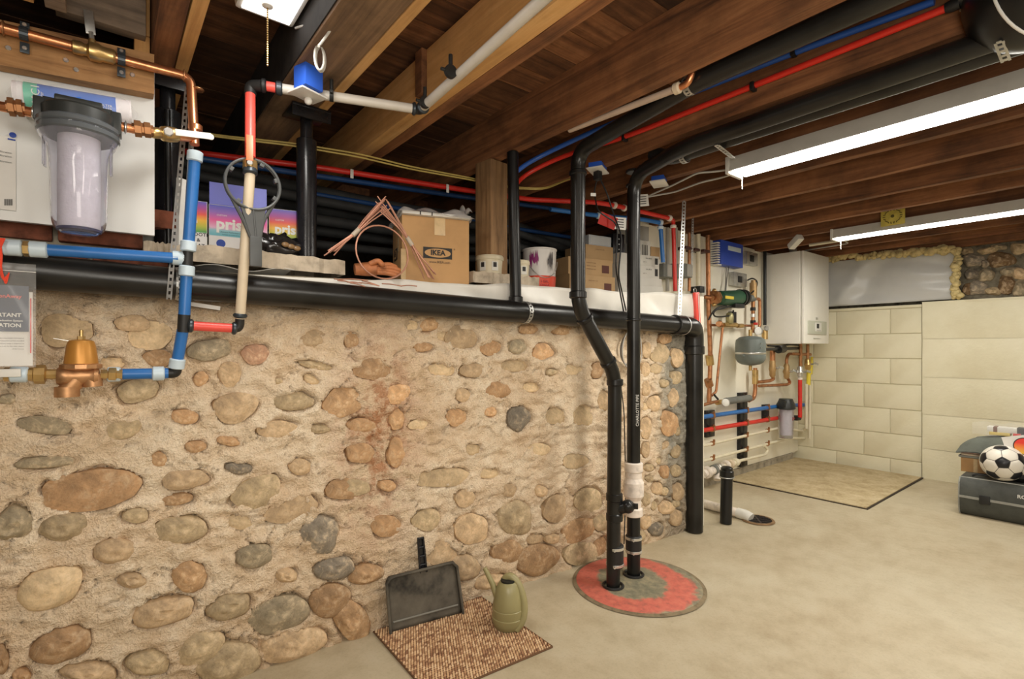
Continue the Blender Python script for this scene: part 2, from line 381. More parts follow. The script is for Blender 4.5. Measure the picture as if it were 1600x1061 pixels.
B = [(300,108,70,60,0,'b'),(415,155,112,90,0,'t'),(280,190,65,35,0,'o'),(522,192,75,55,5,'o'),(618,188,60,50,0,'g'),(708,207,80,60,0,'o'),(100,270,140,80,0,'b'),(460,275,100,50,-5,'t'),(610,257,100,46,-3,'p'),
(345,272,100,42,-5,'p'),(742,280,42,25,0,'y'),(820,275,75,40,0,'p'),(905,275,45,60,0,'b'),(545,340,92,68,0,'o'),(420,362,52,50,0,'t'),(670,335,60,35,0,'p'),(185,360,100,70,20,'o'),(60,472,112,50,0,'o'),(400,442,75,65,0,'o'),
(522,423,45,35,0,'o'),(625,448,85,85,40,'d'),(185,450,50,80,0,'o'),(760,440,80,60,0,'p'),(50,572,100,75,0,'o'),(40,695,96,60,0,'y'),(185,570,60,110,0,'o'),(350,662,200,66,5,'p'),(520,645,80,40,0,'p'),(430,735,70,65,0,'t'),
(292,815,105,82,20,'y'),(143,835,110,80,0,'o'),(455,845,120,110,0,'t'),(612,805,115,125,10,'y'),(756,772,78,100,-20,'t'),(878,745,105,85,5,'y'),(705,710,46,38,0,'t'),(588,705,50,50,0,'t'),(840,850,125,75,25,'b'),(680,882,72,38,5,'t'),
(745,880,50,36,0,'t'),(583,927,115,78,10,'b'),(698,955,160,112,10,'b'),(345,932,110,100,0,'t'),(430,985,110,92,10,'t'),(850,935,120,90,10,'y'),(920,822,60,60,0,'y'),(918,905,44,80,0,'b'),(862,440,85,75,0,'p'),(832,602,96,56,0,'p'),
(930,380,40,80,0,'t'),(75,1010,130,66,15,'b'),(520,1035,120,54,10,'t'),(270,470,80,40,5,'p'),(700,560,80,44,0,'p'),(460,560,60,40,0,'p'),(350,150,50,30,0,'p'),(240,115,50,40,0,'p'),(780,130,70,36,0,'b'),(660,125,70,36,0,'b'),(150,690,60,40,0,'o'),
(1135,212,70,72,0,'p'),(1195,228,46,70,0,'t'),(1122,268,44,36,0,'p'),(1112,392,50,60,0,'t'),(1165,465,72,92,0,'o'),(1182,372,46,66,0,'t'),(1085,480,40,80,0,'t'),(1096,625,30,28,0,'y'),(1096,665,30,25,0,'y'),(1150,640,30,50,0,'o'),
(1196,712,44,66,0,'t'),(1125,700,44,44,0,'t'),(1190,636,36,46,0,'y'),(1158,770,60,48,0,'t'),(1085,822,40,56,0,'t'),(1118,845,54,48,0,'d'),(1192,805,44,60,0,'t'),(1084,340,30,60,0,'t'),(1190,300,44,46,0,'y'),(1150,545,40,40,0,'t'),
(1190,565,36,50,0,'y'),(1084,560,32,56,0,'t'),(1150,160,50,36,0,'b'),(1084,200,30,60,0,'t'),(1150,320,36,30,0,'y'),(1084,270,30,50,0,'t'),(1084,740,30,50,0,'y'),(1150,710,26,30,0,'y'),(1084,400,26,40,0,'p'),(1110,760,24,34,0,'y'),
(1195,490,26,44,0,'y'),(1125,600,24,30,0,'y'),(1190,755,30,26,0,'y'),(1060,870,40,40,0,'y')]
stones = [(cx/1.766, 460+cy/1.766, w_/1.766, h_/1.766, a_, c_) for cx, cy, w_, h_, a_, c_ in A]
stones += [(540+cx/2.307, 460+cy/2.307, w_/2.307, h_/2.307, a_, c_) for cx, cy, w_, h_, a_, c_ in B]
rs = random.Random(11)
NA = 72
def spline_r(u, v, w_, h_, ang, seed):
    r2 = random.Random(seed); ph = [r2.uniform(0, 6.28) for _ in range(6)]; am = [r2.uniform(.5, 1) for _ in range(6)]
    ca, sa = math.cos(math.radians(ang)), math.sin(math.radians(ang)); pw = r2.uniform(2.0, 2.8)
    nv = r2.choice((5, 6, 6, 7)); va = sorted((k+r2.uniform(-.32, .32))*2*math.pi/nv+ph[4] for k in range(nv))
    pv = [((1.12+r2.uniform(-.06, .14))*math.cos(t), (1.12+r2.uniform(-.06, .14))*math.sin(t)) for t in va]
    rad0 = []
    for k in range(NA):
        t = 2*math.pi*k/NA; c, s_ = math.cos(t), math.sin(t); best = 9
        for j in range(nv):
            (x1, y1), (x2, y2) = pv[j], pv[(j+1) % nv]; dx, dy = x2-x1, y2-y1; den = c*dy-s_*dx
            if abs(den) > 1e-6:
                q = (x1*dy-y1*dx)/den
                if q > 0: best = min(best, q)
        el = (abs(c)**pw+abs(s_)**pw)**(-1/pw)
        rad0.append(.62*min(best, 1.25)+.38*el)
    rad1 = [sum(rad0[(k+j) % NA]*wt for j, wt in ((-4, 1), (-2, 2), (0, 3), (2, 2), (4, 1)))/9 for k in range(NA)]
    pts = []
    for k in range(NA):
        t = 2*math.pi*k/NA; rad = rad1[k]*(1+.03*am[0]*math.sin(3*t+ph[0])+.025*am[2]*math.sin(5*t+ph[2])+.015*am[3]*math.sin(9*t+ph[3]))
        ex, ey = rad*math.cos(t)*w_/2, rad*math.sin(t)*h_/2
        p = PW(u+ex*ca-ey*sa*1.0, v-(ex*sa+ey*ca)); pts.append((p.x, p.z))
    return pts
ST = []
for i, (u, v, w_, h_, a_, c_) in enumerate(stones):
    pts = spline_r(u, v, w_, h_, a_, 100+i); c = PW(u, v)
    low = v > 880 or (v > 800 and w_*h_ > 2500)
    lift = {'p': -.006}.get(c_, rs.uniform(-.004, .004)); H = rs.uniform(.004, .010)
    if c_ == 'p': H = .005
    if low: H = rs.uniform(.014, .026); lift = .002
    ST.append((c.x, c.z, pts, lift, H, c_))
X0, X1, Z0, Z1 = -.55, 2.665, -.02, 1.285
# stones left of the frame are only outside view and left out
def polar(cx, cz, pts):
    th = np.array([math.atan2(z-cz, x-cx) for x, z in pts]); rr_ = np.array([math.hypot(x-cx, z-cz) for x, z in pts])
    o = np.argsort(th); th = th[o]; rr_ = rr_[o]
    return np.concatenate([th[-1:]-2*np.pi, th, th[:1]+2*np.pi]), np.concatenate([rr_[-1:], rr_, rr_[:1]])
rng = np.random.default_rng(5)
def vnoise(X, Z, freq, seed):
    g = np.random.default_rng(seed).random((400, 400)); x = (X+10)*freq; z = (Z+10)*freq
    xi = np.floor(x).astype(int); zi = np.floor(z).astype(int); fx = x-xi; fz = z-zi
    fx = fx*fx*(3-2*fx); fz = fz*fz*(3-2*fz)
    a = g[xi % 400, zi % 400]; b = g[(xi+1) % 400, zi % 400]; c = g[xi % 400, (zi+1) % 400]; d = g[(xi+1) % 400, (zi+1) % 400]
    return (a*(1-fx)+b*fx)*(1-fz)+(c*(1-fx)+d*fx)*fz-.5
def fbm(X, Z, f, seed, o=4):
    r = 0*X; a = 1
    for k in range(o): r = r+a*vnoise(X, Z, f*2**k, seed+k); a *= .55
    return r
RES = .0062
nx = int((X1-X0)/RES); nz = int((Z1-Z0)/RES)
gx = np.linspace(X0, X1, nx+1); gz = np.linspace(Z0, Z1, nz+1)
GX, GZ = np.meshgrid(gx, gz)
Hh = .018*fbm(GX*.8, GZ, 4, 1, 3)+.017*fbm(GX*.8, GZ*1.5, 16, 9, 4)+.006*fbm(GX, GZ, 60, 19, 2)
Hh += .018*np.clip(fbm(GX*.6, GZ*2.2, 10, 30, 3)-.28, 0, 1)*-1
Hh -= .012*(np.abs(fbm(GX*.7+.03*fbm(GX, GZ, 9, 77, 2), GZ*1.6, 7, 50, 3)) < .012)      # thin cracks
for cx, cz, pts, lift, H, c_ in ST:
    th, rr_ = polar(cx, cz, pts); R0 = rr_.max()*1.25+.03
    ix0, ix1 = np.searchsorted(gx, [cx-R0, cx+R0]); iz0, iz1 = np.searchsorted(gz, [cz-R0, cz+R0])
    if ix1 <= ix0 or iz1 <= iz0: continue
    sx = GX[iz0:iz1, ix0:ix1]; sz = GZ[iz0:iz1, ix0:ix1]
    ang = np.arctan2(sz-cz, sx-cx); d = np.hypot(sx-cx, sz-cz); ro = np.interp(ang, th, rr_); e = d-ro
    lowst = cz < .35
    e = e+.010*fbm(sx, sz, 34, 260, 2)+np.clip(fbm(sx, sz, 11, 210, 3)*(.16 if c_ == 'p' else .05 if lowst else .12)-.003, -.001, .45*ro)*np.clip(ro/.05, 0, 1)
    sub = Hh[iz0:iz1, ix0:ix1]
    swell = .003*np.exp(-((e-.02)/.014)**2)
    lobe = np.clip(.15+1.1*np.sin(ang+cx*40+1.0)+2.5*fbm(sx, sz, 7, 300, 2), 0, 1)
    crk = -.020*lobe*np.exp(-((e-.002)/.0042)**2)*(1 if c_ != 'p' else .4)
    sub = sub+swell+crk
    sub = np.where(e < -.002, -.030, sub)
    Hh[iz0:iz1, ix0:ix1] = sub
if True:
    vs = np.stack([GX.ravel(), (1.85-.065*GX-Hh).ravel(), GZ.ravel()], 1)
    idx = np.arange((nx+1)*(nz+1)).reshape(nz+1, nx+1)
    q = np.stack([idx[:-1, :-1].ravel(), idx[:-1, 1:].ravel(), idx[1:, 1:].ravel(), idx[1:, :-1].ravel()], 1)
def mortar_mat():
    m, nt, b = _new('lime_mortar')
    vec = texco(nt); geo = nt.nodes.new('ShaderNodeNewGeometry')
    n1 = noise(nt, vec, 2.6, 6, .65, .5); n2 = noise(nt, vec, 16, 6, .7); n3 = noise(nt, vec, 150, 3, .6)
    c = ramp(nt, n1, [(.28, (.66, .46, .27)), (.45, (.86, .66, .44)), (.6, (.96, .80, .58)), (.75, (.98, .86, .67))])
    c2 = ramp(nt, n2, [(.3, (.36, .215, .10)), (.44, (.72, .53, .36)), (.62, (.93, .80, .64))])
    c = mixc(nt, .42, c, c2)
    c = mixc(nt, .38, c, ramp(nt, n3, [(.3, (.62, .57, .5)), (.5, (1, 1, 1))]), 'MULTIPLY')
    sep = nt.nodes.new('ShaderNodeSeparateXYZ'); L(nt, geo.outputs['Position'], sep.inputs[0])
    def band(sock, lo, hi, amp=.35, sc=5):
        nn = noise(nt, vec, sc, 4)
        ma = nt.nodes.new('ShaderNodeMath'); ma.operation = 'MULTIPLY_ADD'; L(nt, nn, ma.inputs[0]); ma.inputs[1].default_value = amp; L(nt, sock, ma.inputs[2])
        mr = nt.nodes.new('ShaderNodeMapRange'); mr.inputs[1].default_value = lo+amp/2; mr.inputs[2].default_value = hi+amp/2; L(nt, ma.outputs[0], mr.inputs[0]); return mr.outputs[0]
    # grey cement patch at the far end of the wall, drain pipe's shade painted just below the ledge, rust stain patch, brown foot
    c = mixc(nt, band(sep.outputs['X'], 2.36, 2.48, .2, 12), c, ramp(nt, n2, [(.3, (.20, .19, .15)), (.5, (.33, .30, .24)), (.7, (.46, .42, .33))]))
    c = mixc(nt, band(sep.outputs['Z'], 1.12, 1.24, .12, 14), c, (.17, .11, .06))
    foot = nt.nodes.new('ShaderNodeMath'); foot.operation = 'MULTIPLY'
    inv = nt.nodes.new('ShaderNodeMath'); inv.operation = 'SUBTRACT'; inv.inputs[0].default_value = 1; L(nt, band(sep.outputs['Z'], .08, .52, .3, 4), inv.inputs[1])
    L(nt, inv.outputs[0], foot.inputs[0]); foot.inputs[1].default_value = .34
    c = mixc(nt, foot.outputs[0], c, (.40, .25, .12))
    dist = nt.nodes.new('ShaderNodeVectorMath'); dist.operation = 'SUBTRACT'; L(nt, geo.outputs['Position'], dist.inputs[0]); dist.inputs[1].default_value = (.80, 1.80, .74)
    sc_ = nt.nodes.new('ShaderNodeVectorMath'); sc_.operation = 'MULTIPLY'; L(nt, dist.outputs[0], sc_.inputs[0]); sc_.inputs[1].default_value = (6.5, 0, 2.6)
    ln = nt.nodes.new('ShaderNodeVectorMath'); ln.operation = 'LENGTH'; L(nt, sc_.outputs[0], ln.inputs[0])
    rm = nt.nodes.new('ShaderNodeMapRange'); rm.inputs[1].default_value = 1.5; rm.inputs[2].default_value = .3; rm.inputs[4].default_value = .9; L(nt, ln.outputs['Value'], rm.inputs[0])
    rn = nt.nodes.new('ShaderNodeMath'); rn.operation = 'MULTIPLY'; L(nt, rm.outputs[0], rn.inputs[0]); L(nt, ramp(nt, n2, [(.42, (0, 0, 0)), (.58, (1, 1, 1))]), rn.inputs[1])
    c = mixc(nt, rn.outputs[0], c, (.45, .19, .075))
    L(nt, c, b.inputs['Base Color']); b.inputs['Roughness'].default_value = .92
    ad = nt.nodes.new('ShaderNodeMath'); ad.operation = 'ADD'; L(nt, n3, ad.inputs[0]); L(nt, n2, ad.inputs[1])
    bump(nt, b, ad.outputs[0], 1.0, .012); return m
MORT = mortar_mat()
me = bpy.data.meshes.new('wall_left'); me.vertices.add(len(vs)); me.vertices.foreach_set('co', vs.ravel())
me.loops.add(q.size); me.loops.foreach_set('vertex_index', q.ravel().astype(np.int32))
me.polygons.add(len(q)); me.polygons.foreach_set('loop_start', np.arange(0, q.size, 4, dtype=np.int32)); me.update(calc_edges=True); me.validate()
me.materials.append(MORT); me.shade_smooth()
wl = bpy.data.objects.new('wall_left', me); COL.objects.link(wl); wl['kind'] = 'structure'; WL[wl.name] = V((0, 0, 0))
def stone_mat(name, c, spk=.5):
    m, nt, b = _new(name); vec = texco(nt); oi = nt.nodes.new('ShaderNodeObjectInfo')
    n1 = noise(nt, vec, 14, 5, .65, .4); n2 = noise(nt, vec, 90, 3, .7)
    col = ramp(nt, n1, [(.3, tuple(x*.55 for x in c)), (.5, c), (.72, tuple(min(1, x*1.35) for x in c))])
    col = mixc(nt, spk, col, ramp(nt, n2, [(.3, (.55, .5, .45)), (.5, (1, 1, 1)), (.75, (1.2, 1.15, 1.05))]), 'MULTIPLY')
    col = mixc(nt, ramp(nt, noise(nt, vec, 22, 5, .75, .8), [(.50, (0, 0, 0)), (.66, (.5, .5, .5))]), col, (.80, .62, .41))
    hs = nt.nodes.new('ShaderNodeHueSaturation'); L(nt, col, hs.inputs['Color'])
    mr = nt.nodes.new('ShaderNodeMapRange'); mr.inputs[3].default_value = .8; mr.inputs[4].default_value = 1.2; L(nt, oi.outputs['Random'], mr.inputs[0]); L(nt, mr.outputs[0], hs.inputs['Value'])
    L(nt, hs.outputs[0], b.inputs['Base Color']); b.inputs['Roughness'].default_value = .78; bump(nt, b, n2, .45, .004); return m
SM = {'x': stone_mat('dark_brown_stone', (.17, .10, .045)), 'g': stone_mat('grey_green_stone', (.30, .245, .16)), 'd': stone_mat('dark_grey_stone', (.22, .185, .14)), 'b': stone_mat('brown_stone', (.40, .245, .125)),
      'o': stone_mat('orange_stone', (.52, .31, .155)), 't': stone_mat('tan_stone', (.50, .355, .21)), 'y': stone_mat('drab_stone', (.42, .32, .19)),
      'r': stone_mat('pink_stone', (.42, .24, .15)), 'p': stone_mat('pale_stone', (.60, .45, .27), .4)}
def dome(mb, cx, cz, pts, lift, H, place, seed, rings=6, back=-.03):
    n = 36; P = pts[::NA//n]; r3 = random.Random(seed); ph = [r3.uniform(0, 6) for _ in range(4)]
    vs = [place(cx, cz, lift+H)]; fs = []
    for j in range(1, rings+1):
        q = math.sin(j/rings*math.pi/2)
        for k, (x, z) in enumerate(P):
            t = 2*math.pi*k/n
            wv = .12*H*math.sin(2*t+ph[0])*q+.22*H*math.sin(3*q*3+ph[1]+t)
            h = lift+H*(1-q**2.6)+wv*(1-q**4) if j < rings else back
            qq = q if j < rings else 1.0
            vs.append(place(cx+(x-cx)*qq, cz+(z-cz)*qq, h))
    for k in range(n): fs.append((0, 1+k, 1+(k+1) % n))
    for j in range(rings-1):
        for k in range(n):
            k2 = (k+1) % n; fs.append((1+j*n+k, 1+(j+1)*n+k, 1+(j+1)*n+k2, 1+j*n+k2))
    mb.add(vs, fs); return mb
for i, (cx, cz, pts, lift, H, c_) in enumerate(ST):
    if cz < .01: continue
    dome(MB(), cx, cz, pts, lift, H, lambda x, z, h: V((x, 1.85-.065*x-h, z)), i, 7).build('stone', SM[c_], wl, smooth=60)
# wall body, its end and the ledge on top
EARTH = mat('dusty_dark_earth', (.07, .055, .04), .95, var=.4, bp=.4, bscale=30)
def led(a, c):
    x = -2.9+5.56*a; y = YW(x)+.012+c*(4.2-YW(x)); return V((x, y, ledge(x)-.006+.004*math.sin(a*60)*math.sin(c*30)))
MB().grid(led, 60, 12).build('ledge_top', EARTH, wl, smooth=180)
CEM = mat('grey_cement', (.33, .29, .22), .9, var=.3, scale=15, bp=.4, bscale=60)
MB().box((2.675, YW(2.66)+.2, .68), (.035, .44, 1.36)).build('wall_end', CEM, wl, smooth=False)
def front(a, c):
    x = X0+(2.66-X0)*a; z = 1.265+(ledge(x)-1.265)*c; return V((x, YW(x)-.005+.01*c+.004*math.sin(a*90), z))
MB().grid(front, 60, 2).build('ledge_edge', CEM, wl, smooth=180)
# brick courses behind the board at the left
BRK = mat('old_red_brick', (.20, .065, .035), .9, var=.5, scale=20, bp=.5, bscale=60)
MB().box((-.8, YW(0)+.1, 1.55), (1.78, .1, .62)).build('brick_backing', CEM, wl, smooth=False)
rb = random.Random(4)
for r_, z in enumerate((1.277, 1.345, 1.413, 1.48)):
    x = -.8+(.1 if r_ % 2 else 0)
    while x < .03:
        ln_ = .195+rb.uniform(-.008, .008)
        MB().box((x+ln_/2, YW(x)+.045+rb.uniform(-.004, .004), z+.029), (ln_-.012, .06, .056+rb.uniform(-.004, .003)), None, .005).build('brick', BRK, wl)
        x += ln_
# ---- far wall ------------------------------------------------------------
PAINT = None
def paint_mat():
    m, nt, b = _new('cream_painted_masonry'); vec = texco(nt)
    n1 = noise(nt, vec, 3, 5, .6); n2 = noise(nt, vec, 45, 4, .65)
    c = ramp(nt, n1, [(.3, (.66, .60, .42)), (.55, (.73, .68, .50)), (.75, (.78, .73, .56))])
    L(nt, c, b.inputs['Base Color']); b.inputs['Roughness'].default_value = .6; bump(nt, b, n2, .35, .006); return m
PAINT = paint_mat()
wf = MB().box((FX+.10, .5, .69), (.18, 7.4, 1.42)).build('wall_back', PAINT, kind='structure', smooth=False)
YS = 1.173
courses = [1.388, 1.177, .967, .751, .54, .33, .12, -.05]
for r_ in range(len(courses)-1):
    zt, zb = courses[r_], courses[r_+1]
    edges = [YS]
    y0 = 1.388 if r_ % 2 == 0 else 1.581
    while y0 < 2.2: edges.append(y0); y0 += .408
    edges.append(2.2)
    for a_, b_ in zip(edges[:-1], edges[1:]):
        if b_-a_ < .03: continue
        MB().box((FX+.0175, (a_+b_)/2, (zt+zb)/2), (.035, b_-a_-.006, zt-zb-.006), None, .003).build('concrete_block', PAINT, wf)
MB().box((FX+.018, (YS+2.2)/2, 1.402), (.04, 2.2-YS, .024), None, .003).build('cap_course', PAINT, wf)
CAST = None
for zt, zb, pr in ((1.43, 1.13, .030), (1.13, .82, .027), (.82, .52, .031), (.52, .24, .028), (.24, -.02, .032)):
    def fn(a, c, zt=zt, zb=zb, pr=pr):
        y = -3.2+(YS-.006+3.2)*a; z = zb+(zt-zb-.0015)*c
        e = .003*(abs(c-.5)*2)**10
        return V((FX-.008-pr+.02+e+.004*math.sin(y*7+z*11)+.003*math.sin(y*23-z*17), y, z))
    MB().grid(fn, 60, 6).build('cast_band', PAINT, wf, smooth=180)
MB().box((FX+.02, -1.0, 1.42), (.07, 4.34, .02)).build('cast_cap', PAINT, wf)
# rubble above the far wall
RUB = mat('dark_rubble_mortar', (.16, .14, .10), .95, var=.5, scale=18, bp=.6, bscale=50)
MB().box((FX+.13, .5, 1.76), (.1, 7.4, .68)).build('rubble_backing', RUB, wf, smooth=False)
def pts_far(u, v, w_, h_, ang, seed):
    r2 = random.Random(seed); ph = [r2.uniform(0, 6.28) for _ in range(4)]; ca, sa = math.cos(math.radians(ang)), math.sin(math.radians(ang)); o = []
    for k in range(NA):
        t = 2*math.pi*k/NA; pw = 2.6; rad = (abs(math.cos(t))**pw+abs(math.sin(t))**pw)**(-1/pw)*(1+.09*math.sin(2*t+ph[0])+.08*math.sin(3*t+ph[1])+.04*math.sin(5*t+ph[2]))
        ex, ey = rad*math.cos(t)*w_/2, rad*math.sin(t)*h_/2; p = PX(u+ex*ca-ey*sa, v-(ex*sa+ey*ca), FX+.08); o.append((p.y, p.z))
    return o
RS = [(1521,407,34,22,0,'d'),(1564,406,46,24,10,'b'),(1592,388,30,18,0,'y'),(1519,429,24,18,0,'d'),(1541,430,26,22,0,'g'),(1577,425,28,16,0,'g'),(1594,428,24,20,0,'t'),(1573,445,30,30,-30,'b'),(1528,450,36,22,0,'d'),(1594,451,26,26,0,'g'),
      (1545,391,34,12,10,'y'),(1510,392,20,14,0,'y'),(1552,455,26,14,0,'y'),(1512,452,18,18,0,'b'),(1560,386,26,10,0,'g'),(1540,412,16,12,0,'d')]
for i, (u, v, w_, h_, a_, c_) in enumerate(RS):
    pts = pts_far(u, v, w_, h_, a_, 400+i); c = PX(u, v, FX+.08)
    dome(MB(), c.y, c.z, pts, .005, .035, lambda y, z, h: V((FX+.08-h, y, z)), i, 6).build('rubble_stone', SM['x' if c_ == 'b' else c_], wf, smooth=60)
rr2 = random.Random(9)
for i in range(26):     # the rubble goes on to the right of the frame
    y = .05-i//3*.17+rr2.uniform(-.03, .03); z = 1.5+(i % 3)*.13; 
    pts = [(y+.075*math.cos(2*math.pi*k/NA)*(1+.1*math.sin(3*2*math.pi*k/NA+i)), z+.055*math.sin(2*math.pi*k/NA)) for k in range(NA)]
    dome(MB(), y, z, pts, .005, .035, lambda y, z, h: V((FX+.08-h, y, z)), i, 6).build('rubble_stone', SM['dxgyt'[i % 5]], wf, smooth=60)
# ---- walls outside the frame that close the room
OFFW = mat('cream_wall_outside_view', (.62, .56, .43), .7, var=.06)
MB().box((1.1, -3.25, 1.0), (8.6, .1, 2.3)).build('wall_right', OFFW, kind='structure', smooth=False)
MB().box((-3.0, .5, 1.0), (.1, 7.6, 2.3)).build('wall_front', OFFW, kind='structure', smooth=False)
# back of the crawl space above the ledge
MB().box((1.1, 4.15, 1.3), (8.6, .1, 1.8)).build('wall_crawlspace', EARTH, kind='structure', smooth=False)
# ---- boiler board wall (recess) ------------------------------------------
YB = 2.13
wb = MB().box((3.96, YB+.06, .98), (2.56, .08, 1.86)).build('wall_recess', BOARD, kind='structure', smooth=False)
MB().box((3.08, YB+.008, .98), (.79, .024, 1.82), None, .002).build('panel', BOARD, wb)
MB().box((4.35, YB+.008, .98), (1.745, .024, 1.82), None, .002).build('panel', BOARD, wb)
MB().box((3.9, YB+.055, .03), (2.4, .13, .075)).build('curb', CEM, wb, smooth=False)
MB().box((2.765, 1.905, .68), (.045, .49, 1.36), None, .003).build('corner_board', BOARD, wb, label='narrow white board edge at end of stone wall')
# =====================================================================
# PIPES ALONG AND IN FRONT OF THE STONE WALL
# =====================================================================
def mid(a, b, t=.5): return V(a)*(1-t)+V(b)*t
def zed(p, z): return V((p.x, p.y, z))
# ---- main drain
g = thing('drain_pipe', 'thick black plastic drain pipe along the wall top, dropping to the floor', 'pipe', (1.3, 1.76, 1.2))
da = V((-.75, YW(-.75)-.06, 1.262)); PD = lambda x: V((x, YW(x)-.058, 1.262-.028*(x+.75)))
db = PD(2.62)
pa = PW(200, 437, .058); pb = PW(1050, 507, .058)
sl = (pb.z-pa.z)/(pb.x-pa.x)
PD = lambda x: V((x, YW(x)-.058, pa.z+sl*(x-pa.x)))
MB().cyl(PD(-.75), PD(2.50), .0455, seg=28).build('pipe', ABSD, g)
vx = 2.655; fl_ = PZ(1085, 830, 0); vy = fl_.y; top = PD(2.63)
MB().tube([PD(2.46), PD(2.60), V((fl_.x, vy, top.z-.03)), V((fl_.x, vy, top.z-.12))], .051, 24, .075).build('elbow', ABSD, g)
MB().ring([(.051, 0), (.055, .004), (.055, .05), (.051, .054)], PD(2.44), PD(2.5)-PD(2.44), 24).build('hub', ABSD, g)
MB().ring([(.051, 0), (.056, .004), (.056, .045), (.051, .05)], V((fl_.x, vy, top.z-.16)), UP, 24).build('hub', ABSD, g)
MB().cyl((fl_.x, vy, .002), (fl_.x, vy, top.z-.1), .0475, seg=28).build('pipe', ABSD, g)
for x_, s_ in ((.175, 1), (1.43, 1)):
    c = PD(x_); mb = MB()
    for k in range(14):
        t0 = -2.4+k*.3; t1 = t0+.31
        P0 = c+V((0, math.cos(t0)*-.047, math.sin(t0)*.047)); P1 = c+V((0, math.cos(t1)*-.047, math.sin(t1)*.047))
        n_ = (P0+P1)/2-c; mb.strap(P0, P1, n_, .021, .0015, .0145)
    mb.build('strap', GALV, g, smooth=False)
c = PD(2.52); MB().tube([c+V((0, math.cos(t/20*6.283)*.052, math.sin(t/20*6.283)*.052)) for t in range(20)], .003, 6, closed=True).build('wire_band', GALV, g)
# ---- thin vent pipe up from the drain
p0 = PY(806, 462, PD(1.3).y); p0.z = PD(1.3).z+.030; p1 = PY(801, 238, PD(1.3).y)
g = thing('vent_pipe', 'slim black vertical pipe rising from the drain beside the wood post', 'pipe', p0)
MB().cyl(p0, p1, .0245, seg=20).build('pipe', ABS, g)
MB().ring([(.026, 0), (.031, .004), (.031, .03), (.026, .034)], p0-UP*.0, UP, 20).build('collar', ABS, g)
# ---- left discharge pipe
B0 = PZ(958, 916, .012); K1 = PY(962, 585, B0.y); K2 = PY(903, 478, B0.y); K3 = PY(903, 225, B0.y); K3.z = 1.86
E1 = V((1.476, .9, 1.90)); E2 = V((1.476, -.6, 1.90))
g = thing('discharge_pipe', 'black pipe from floor cover with a forty-five degree jog, left of the two', 'pipe', B0)
r_ = .0302
K1 = V((B0.x+.012, B0.y, K1.z))
MB().tube([B0, mid(B0, K1, .2)], r_*.98, 20).build('pipe', ABS, g)
MB().tube([mid(B0, K1, .19), K1, K2, K3, E1, E2], r_, 20, .07).build('pipe', ABSD, g)
def hub(c, ax, r0, l, parent, m=ABS, nm='hub'): return MB().ring([(r0, -l/2), (r0+.005, -l/2+.004), (r0+.005, l/2-.004), (r0, l/2)], c, ax, 20).build(nm, m, parent)
d1 = (K2-K1).normalized()
hub(K1+V((0, 0, -.035)), UP, r_+.001, .03, g); hub(K1+d1*.07, d1, r_+.001, .02, g); hub(K2-d1*.065, d1, r_+.001, .02, g); hub(K2+UP*.045, UP, r_+.001, .03, g); hub(K3-UP*.09, UP, r_+.001, .02, g)
def clamp(parent, c, r, axis=UP):
    ax = V(axis).normalized(); q = ax.orthogonal().normalized()
    o = MB().ring([(r, -.006), (r+.002, -.005), (r+.002, .005), (r, .006)], c, ax, 24, cap=False).ring([(.004, 0), (.004, .022)], c-R*.0+V((-.8, -.6, 0)).normalized()*(r+.004)-q*.01, q, 8).build('hose_clamp', STEEL, parent)
    return o
cc = PY(961, 868, B0.y)
MB().ring([(r_+.001, -.05), (r_+.007, -.046), (r_+.007, .046), (r_+.001, .05)], cc, UP, 24).build('rubber_coupling', BLACKR, g)
clamp(g, cc+UP*.036, r_+.007); clamp(g, cc-UP*.036, r_+.007)
tc = PY(960, 792, B0.y)
MB().ring([(r_, -.062), (r_+.006, -.058), (r_+.006, -.03), (r_+.002, -.026), (r_+.002, .026), (r_+.006, .03), (r_+.006, .058), (r_, .062)], tc, UP, 24).build('tee_fitting', ABS, g)
sd = V((.55, -.82, .12)).normalized()
tb = MB(); tb.tube([tc-UP*.01, tc+sd*.055+UP*.0], .026, 18); tb.sphere(tc+sd*.058, .030, seg=16); tb.box(tc+sd*.09, (.024, .012, .024), RZ(-56), .002); tb.build('cleanout_plug', ABS, g)
MB().tube([B0+V((.043*math.cos(t/16*6.283), .043*math.sin(t/16*6.283), .004)) for t in range(16)], .006, 6, closed=True).build('grommet', BLACKR, g)
# ---- right discharge pipe with check valve
C0_ = PZ(990, 898, .012); ct = PY(990, 262, C0_.y); ct.z = 1.80
g = thing('discharge_pipe', 'straight black pipe from floor cover with white check valve, right of the two', 'pipe', C0_)
x2 = C0_.x-.03
T1 = V((C0_.x, C0_.y, 1.845)); T2 = V((1.797, 1.15, 1.848)); T3 = V((1.797, -.6, 1.848))
MB().tube([C0_, V((C0_.x, C0_.y, PY(990, 802, C0_.y).z))], r_, 20).build('pipe', ABS, g)
MB().tube([V((C0_.x, C0_.y, PY(990, 724, C0_.y).z)), T1, T2, T3], r_, 20, .1).build('pipe', ABSD, g)
for v_ in (500, 268, 290): hub(V((C0_.x, C0_.y, PY(990, v_, C0_.y).z)), UP, r_+.001, .012, g)
cv = lambda v_: PY(990, v_, C0_.y).z
z0, z1 = cv(806), cv(722)
MB().ring([(.036, z0), (.041, z0+.004), (.041, z0+.035), (.034, z0+.042), (.034, z0+.075), (.046, z0+.095), (.046, z0+.155), (.037, z0+.175), (.037, z1-.045), (.042, z1-.04), (.042, z1-.004), (.036, z1)], V((C0_.x, C0_.y, 0)), UP, 28).build('check_valve', PVC, g, smooth=22, label='aged white check valve')
c2 = V((C0_.x, C0_.y, cv(850)))
MB().ring([(r_+.001, -.042), (r_+.006, -.038), (r_+.006, .038), (r_+.001, .042)], c2, UP, 24).build('rubber_coupling', BLACKR, g)
